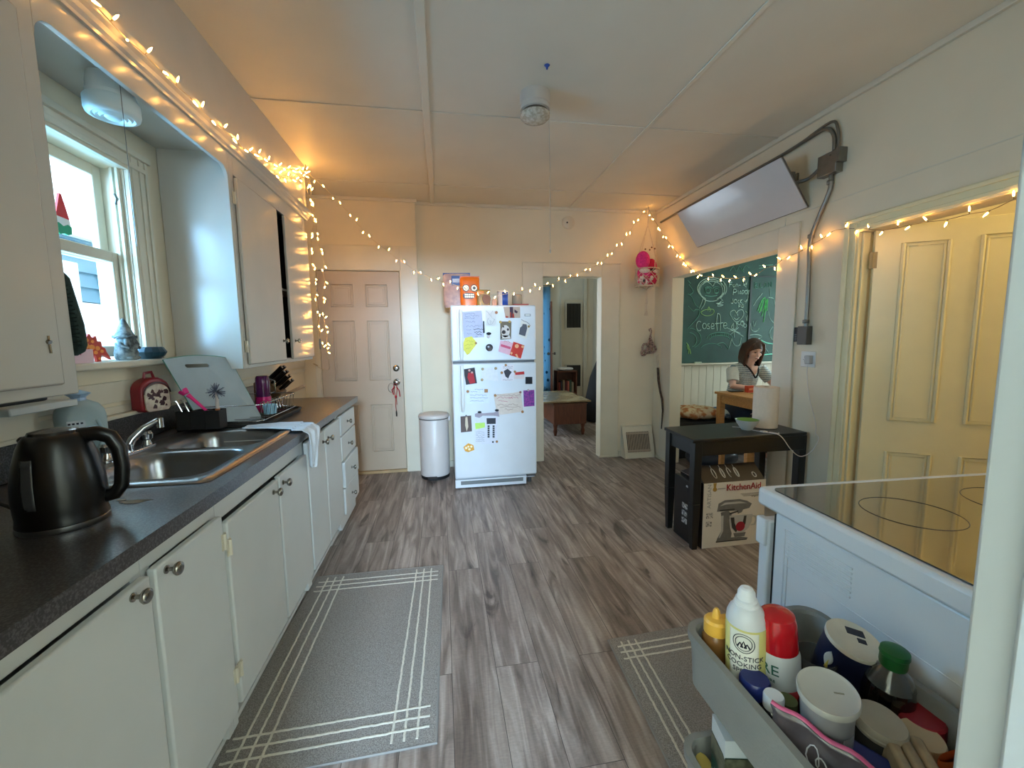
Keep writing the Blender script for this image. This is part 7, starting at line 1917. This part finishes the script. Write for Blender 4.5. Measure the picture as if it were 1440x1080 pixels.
# ------------------------------------------------------------------ outside the kitchen window
SID1 = M('siding_white', (236, 238, 238), .7, noise=.02); SID2 = M('siding_slate', (92, 122, 138), .7, noise=.05)
t = thing('neighbour_house', 'neighbouring house with white and slate blue siding seen through the window', 'house', (-3.6, 3.6, -1))
def siding(z0, z1, y0, y1, mat, nm, x=-3.1, step=.13):
    X = MB(True); z = z0
    while z < z1-.001:
        zz = min(z+step, z1); X.prism([(x, z), (x-.03, z), (x-.03, zz), (x-.022, zz)], y0, y1, 'xz'); z += step
    return obj(nm, X, mat, t, smooth=0)
siding(2.42, 5.2, 0, 9, SID1, 'white_upper_siding')
X = MB(True).box(-3.14, -3.04, 0, 9, 2.28, 2.42); obj('eave_board', X, SID1, t)
siding(-1, 2.28, 0, 9, SID2, 'slate_lower_siding')
X = MB(True).box(-3.6, -3.13, 0, 9, -1, 5.2); obj('house_wall', X, SID1, t)
X = MB(True).box(-3.10, -3.02, 3.9, 4.17, -1, 2.04).box(-3.10, -3.02, 4.49, 4.62, -1, 2.04); obj('corner_boards', X, SID1, t)
siding(-1, 1.72, 4.15, 4.5, SID1, 'pale_lower_siding', x=-3.06, step=.13)
X = MB(True).box(-3.1, -1.6, -3, 12, -1.1, -1.0); struct('ground', X, M('gravel', (130, 128, 120), .9))

# ------------------------------------------------------------------ light
scene = bpy.context.scene
w = bpy.data.worlds.new('sky'); scene.world = w; w.use_nodes = True
bg = w.node_tree.nodes['Background']; bg.inputs[0].default_value = SKY_C; bg.inputs[1].default_value = SKY_E
def portal(loc, rot, sx, sy, energy, color, name):
    L = bpy.data.lights.new(name, 'AREA'); L.shape = 'RECTANGLE'; L.size = sx; L.size_y = sy; L.energy = energy; L.color = color
    o = bpy.data.objects.new(name, L); col.objects.link(o); o.location = loc; o.rotation_euler = rot
    return o
DAY = (.62, .82, 1.0)
# area lamps standing in for daylight at the windows, plus added fill
portal((1.55, .02, 1.8), (math.radians(90), 0, 0), 1.0, .95, E_FRONT, (.85, .93, 1.0), 'fill_front_window')  # added fill lamp behind the unseen front window
kl = portal((-2.5, .9, 2.2), (0, 0, 0), 2.0, 1.9, E_KITCHEN, (.50, .78, 1.0), 'daylight_kitchen_window')
portal((-2.9, .2, 1.9), (0, math.radians(-90), 0), 2.6, 6.4, E_SIDE, (.19, .58, 1.0), 'bounce_side_yard')  # added lamp standing in for light bounced off the neighbouring house
kl.rotation_euler = (Vector((-1.2, 2.0, 1.65))-kl.location).to_track_quat('-Z', 'Z').to_euler()
portal((.1, -3.36, 2.18), (math.radians(83), 0, 0), .9, .6, E_HALL, (.50, .74, 1.0), 'daylight_hall_window')
portal((5.2, 3.85, 1.55), (0, math.radians(90), 0), 1.3, 1.2, E_NOOK, (.68, .95, .92), 'daylight_nook_window')
portal((.45, 6.1, 1.4), (0, math.radians(-90), 0), 1.7, 1.4, E_FAR, DAY, 'daylight_far_window')
portal((1.75, 8.22, 1.3), (math.radians(-90), 0, 0), .7, 1.9, E_CURT, (.85, .93, 1.0), 'daylight_behind_curtain')
for nm, lc, e, c, r in (('lamp_bath', (3.45, 1.0, 2.5), E_BATH, (1.0, .80, .40), .10), ('lamp_far_room', (2.2, 6.0, 2.5), E_FARL, (1.0, .84, .6), .12)):
    L = bpy.data.lights.new(nm, 'POINT'); L.energy = e; L.color = c; L.shadow_soft_size = r
    o = bpy.data.objects.new(nm, L); col.objects.link(o); o.location = lc
scene.view_settings.view_transform = 'Standard'
scene.view_settings.look = 'None'
scene.view_settings.exposure = EXPO
scene.view_settings.gamma = 1
scene.view_settings.use_curve_mapping = False
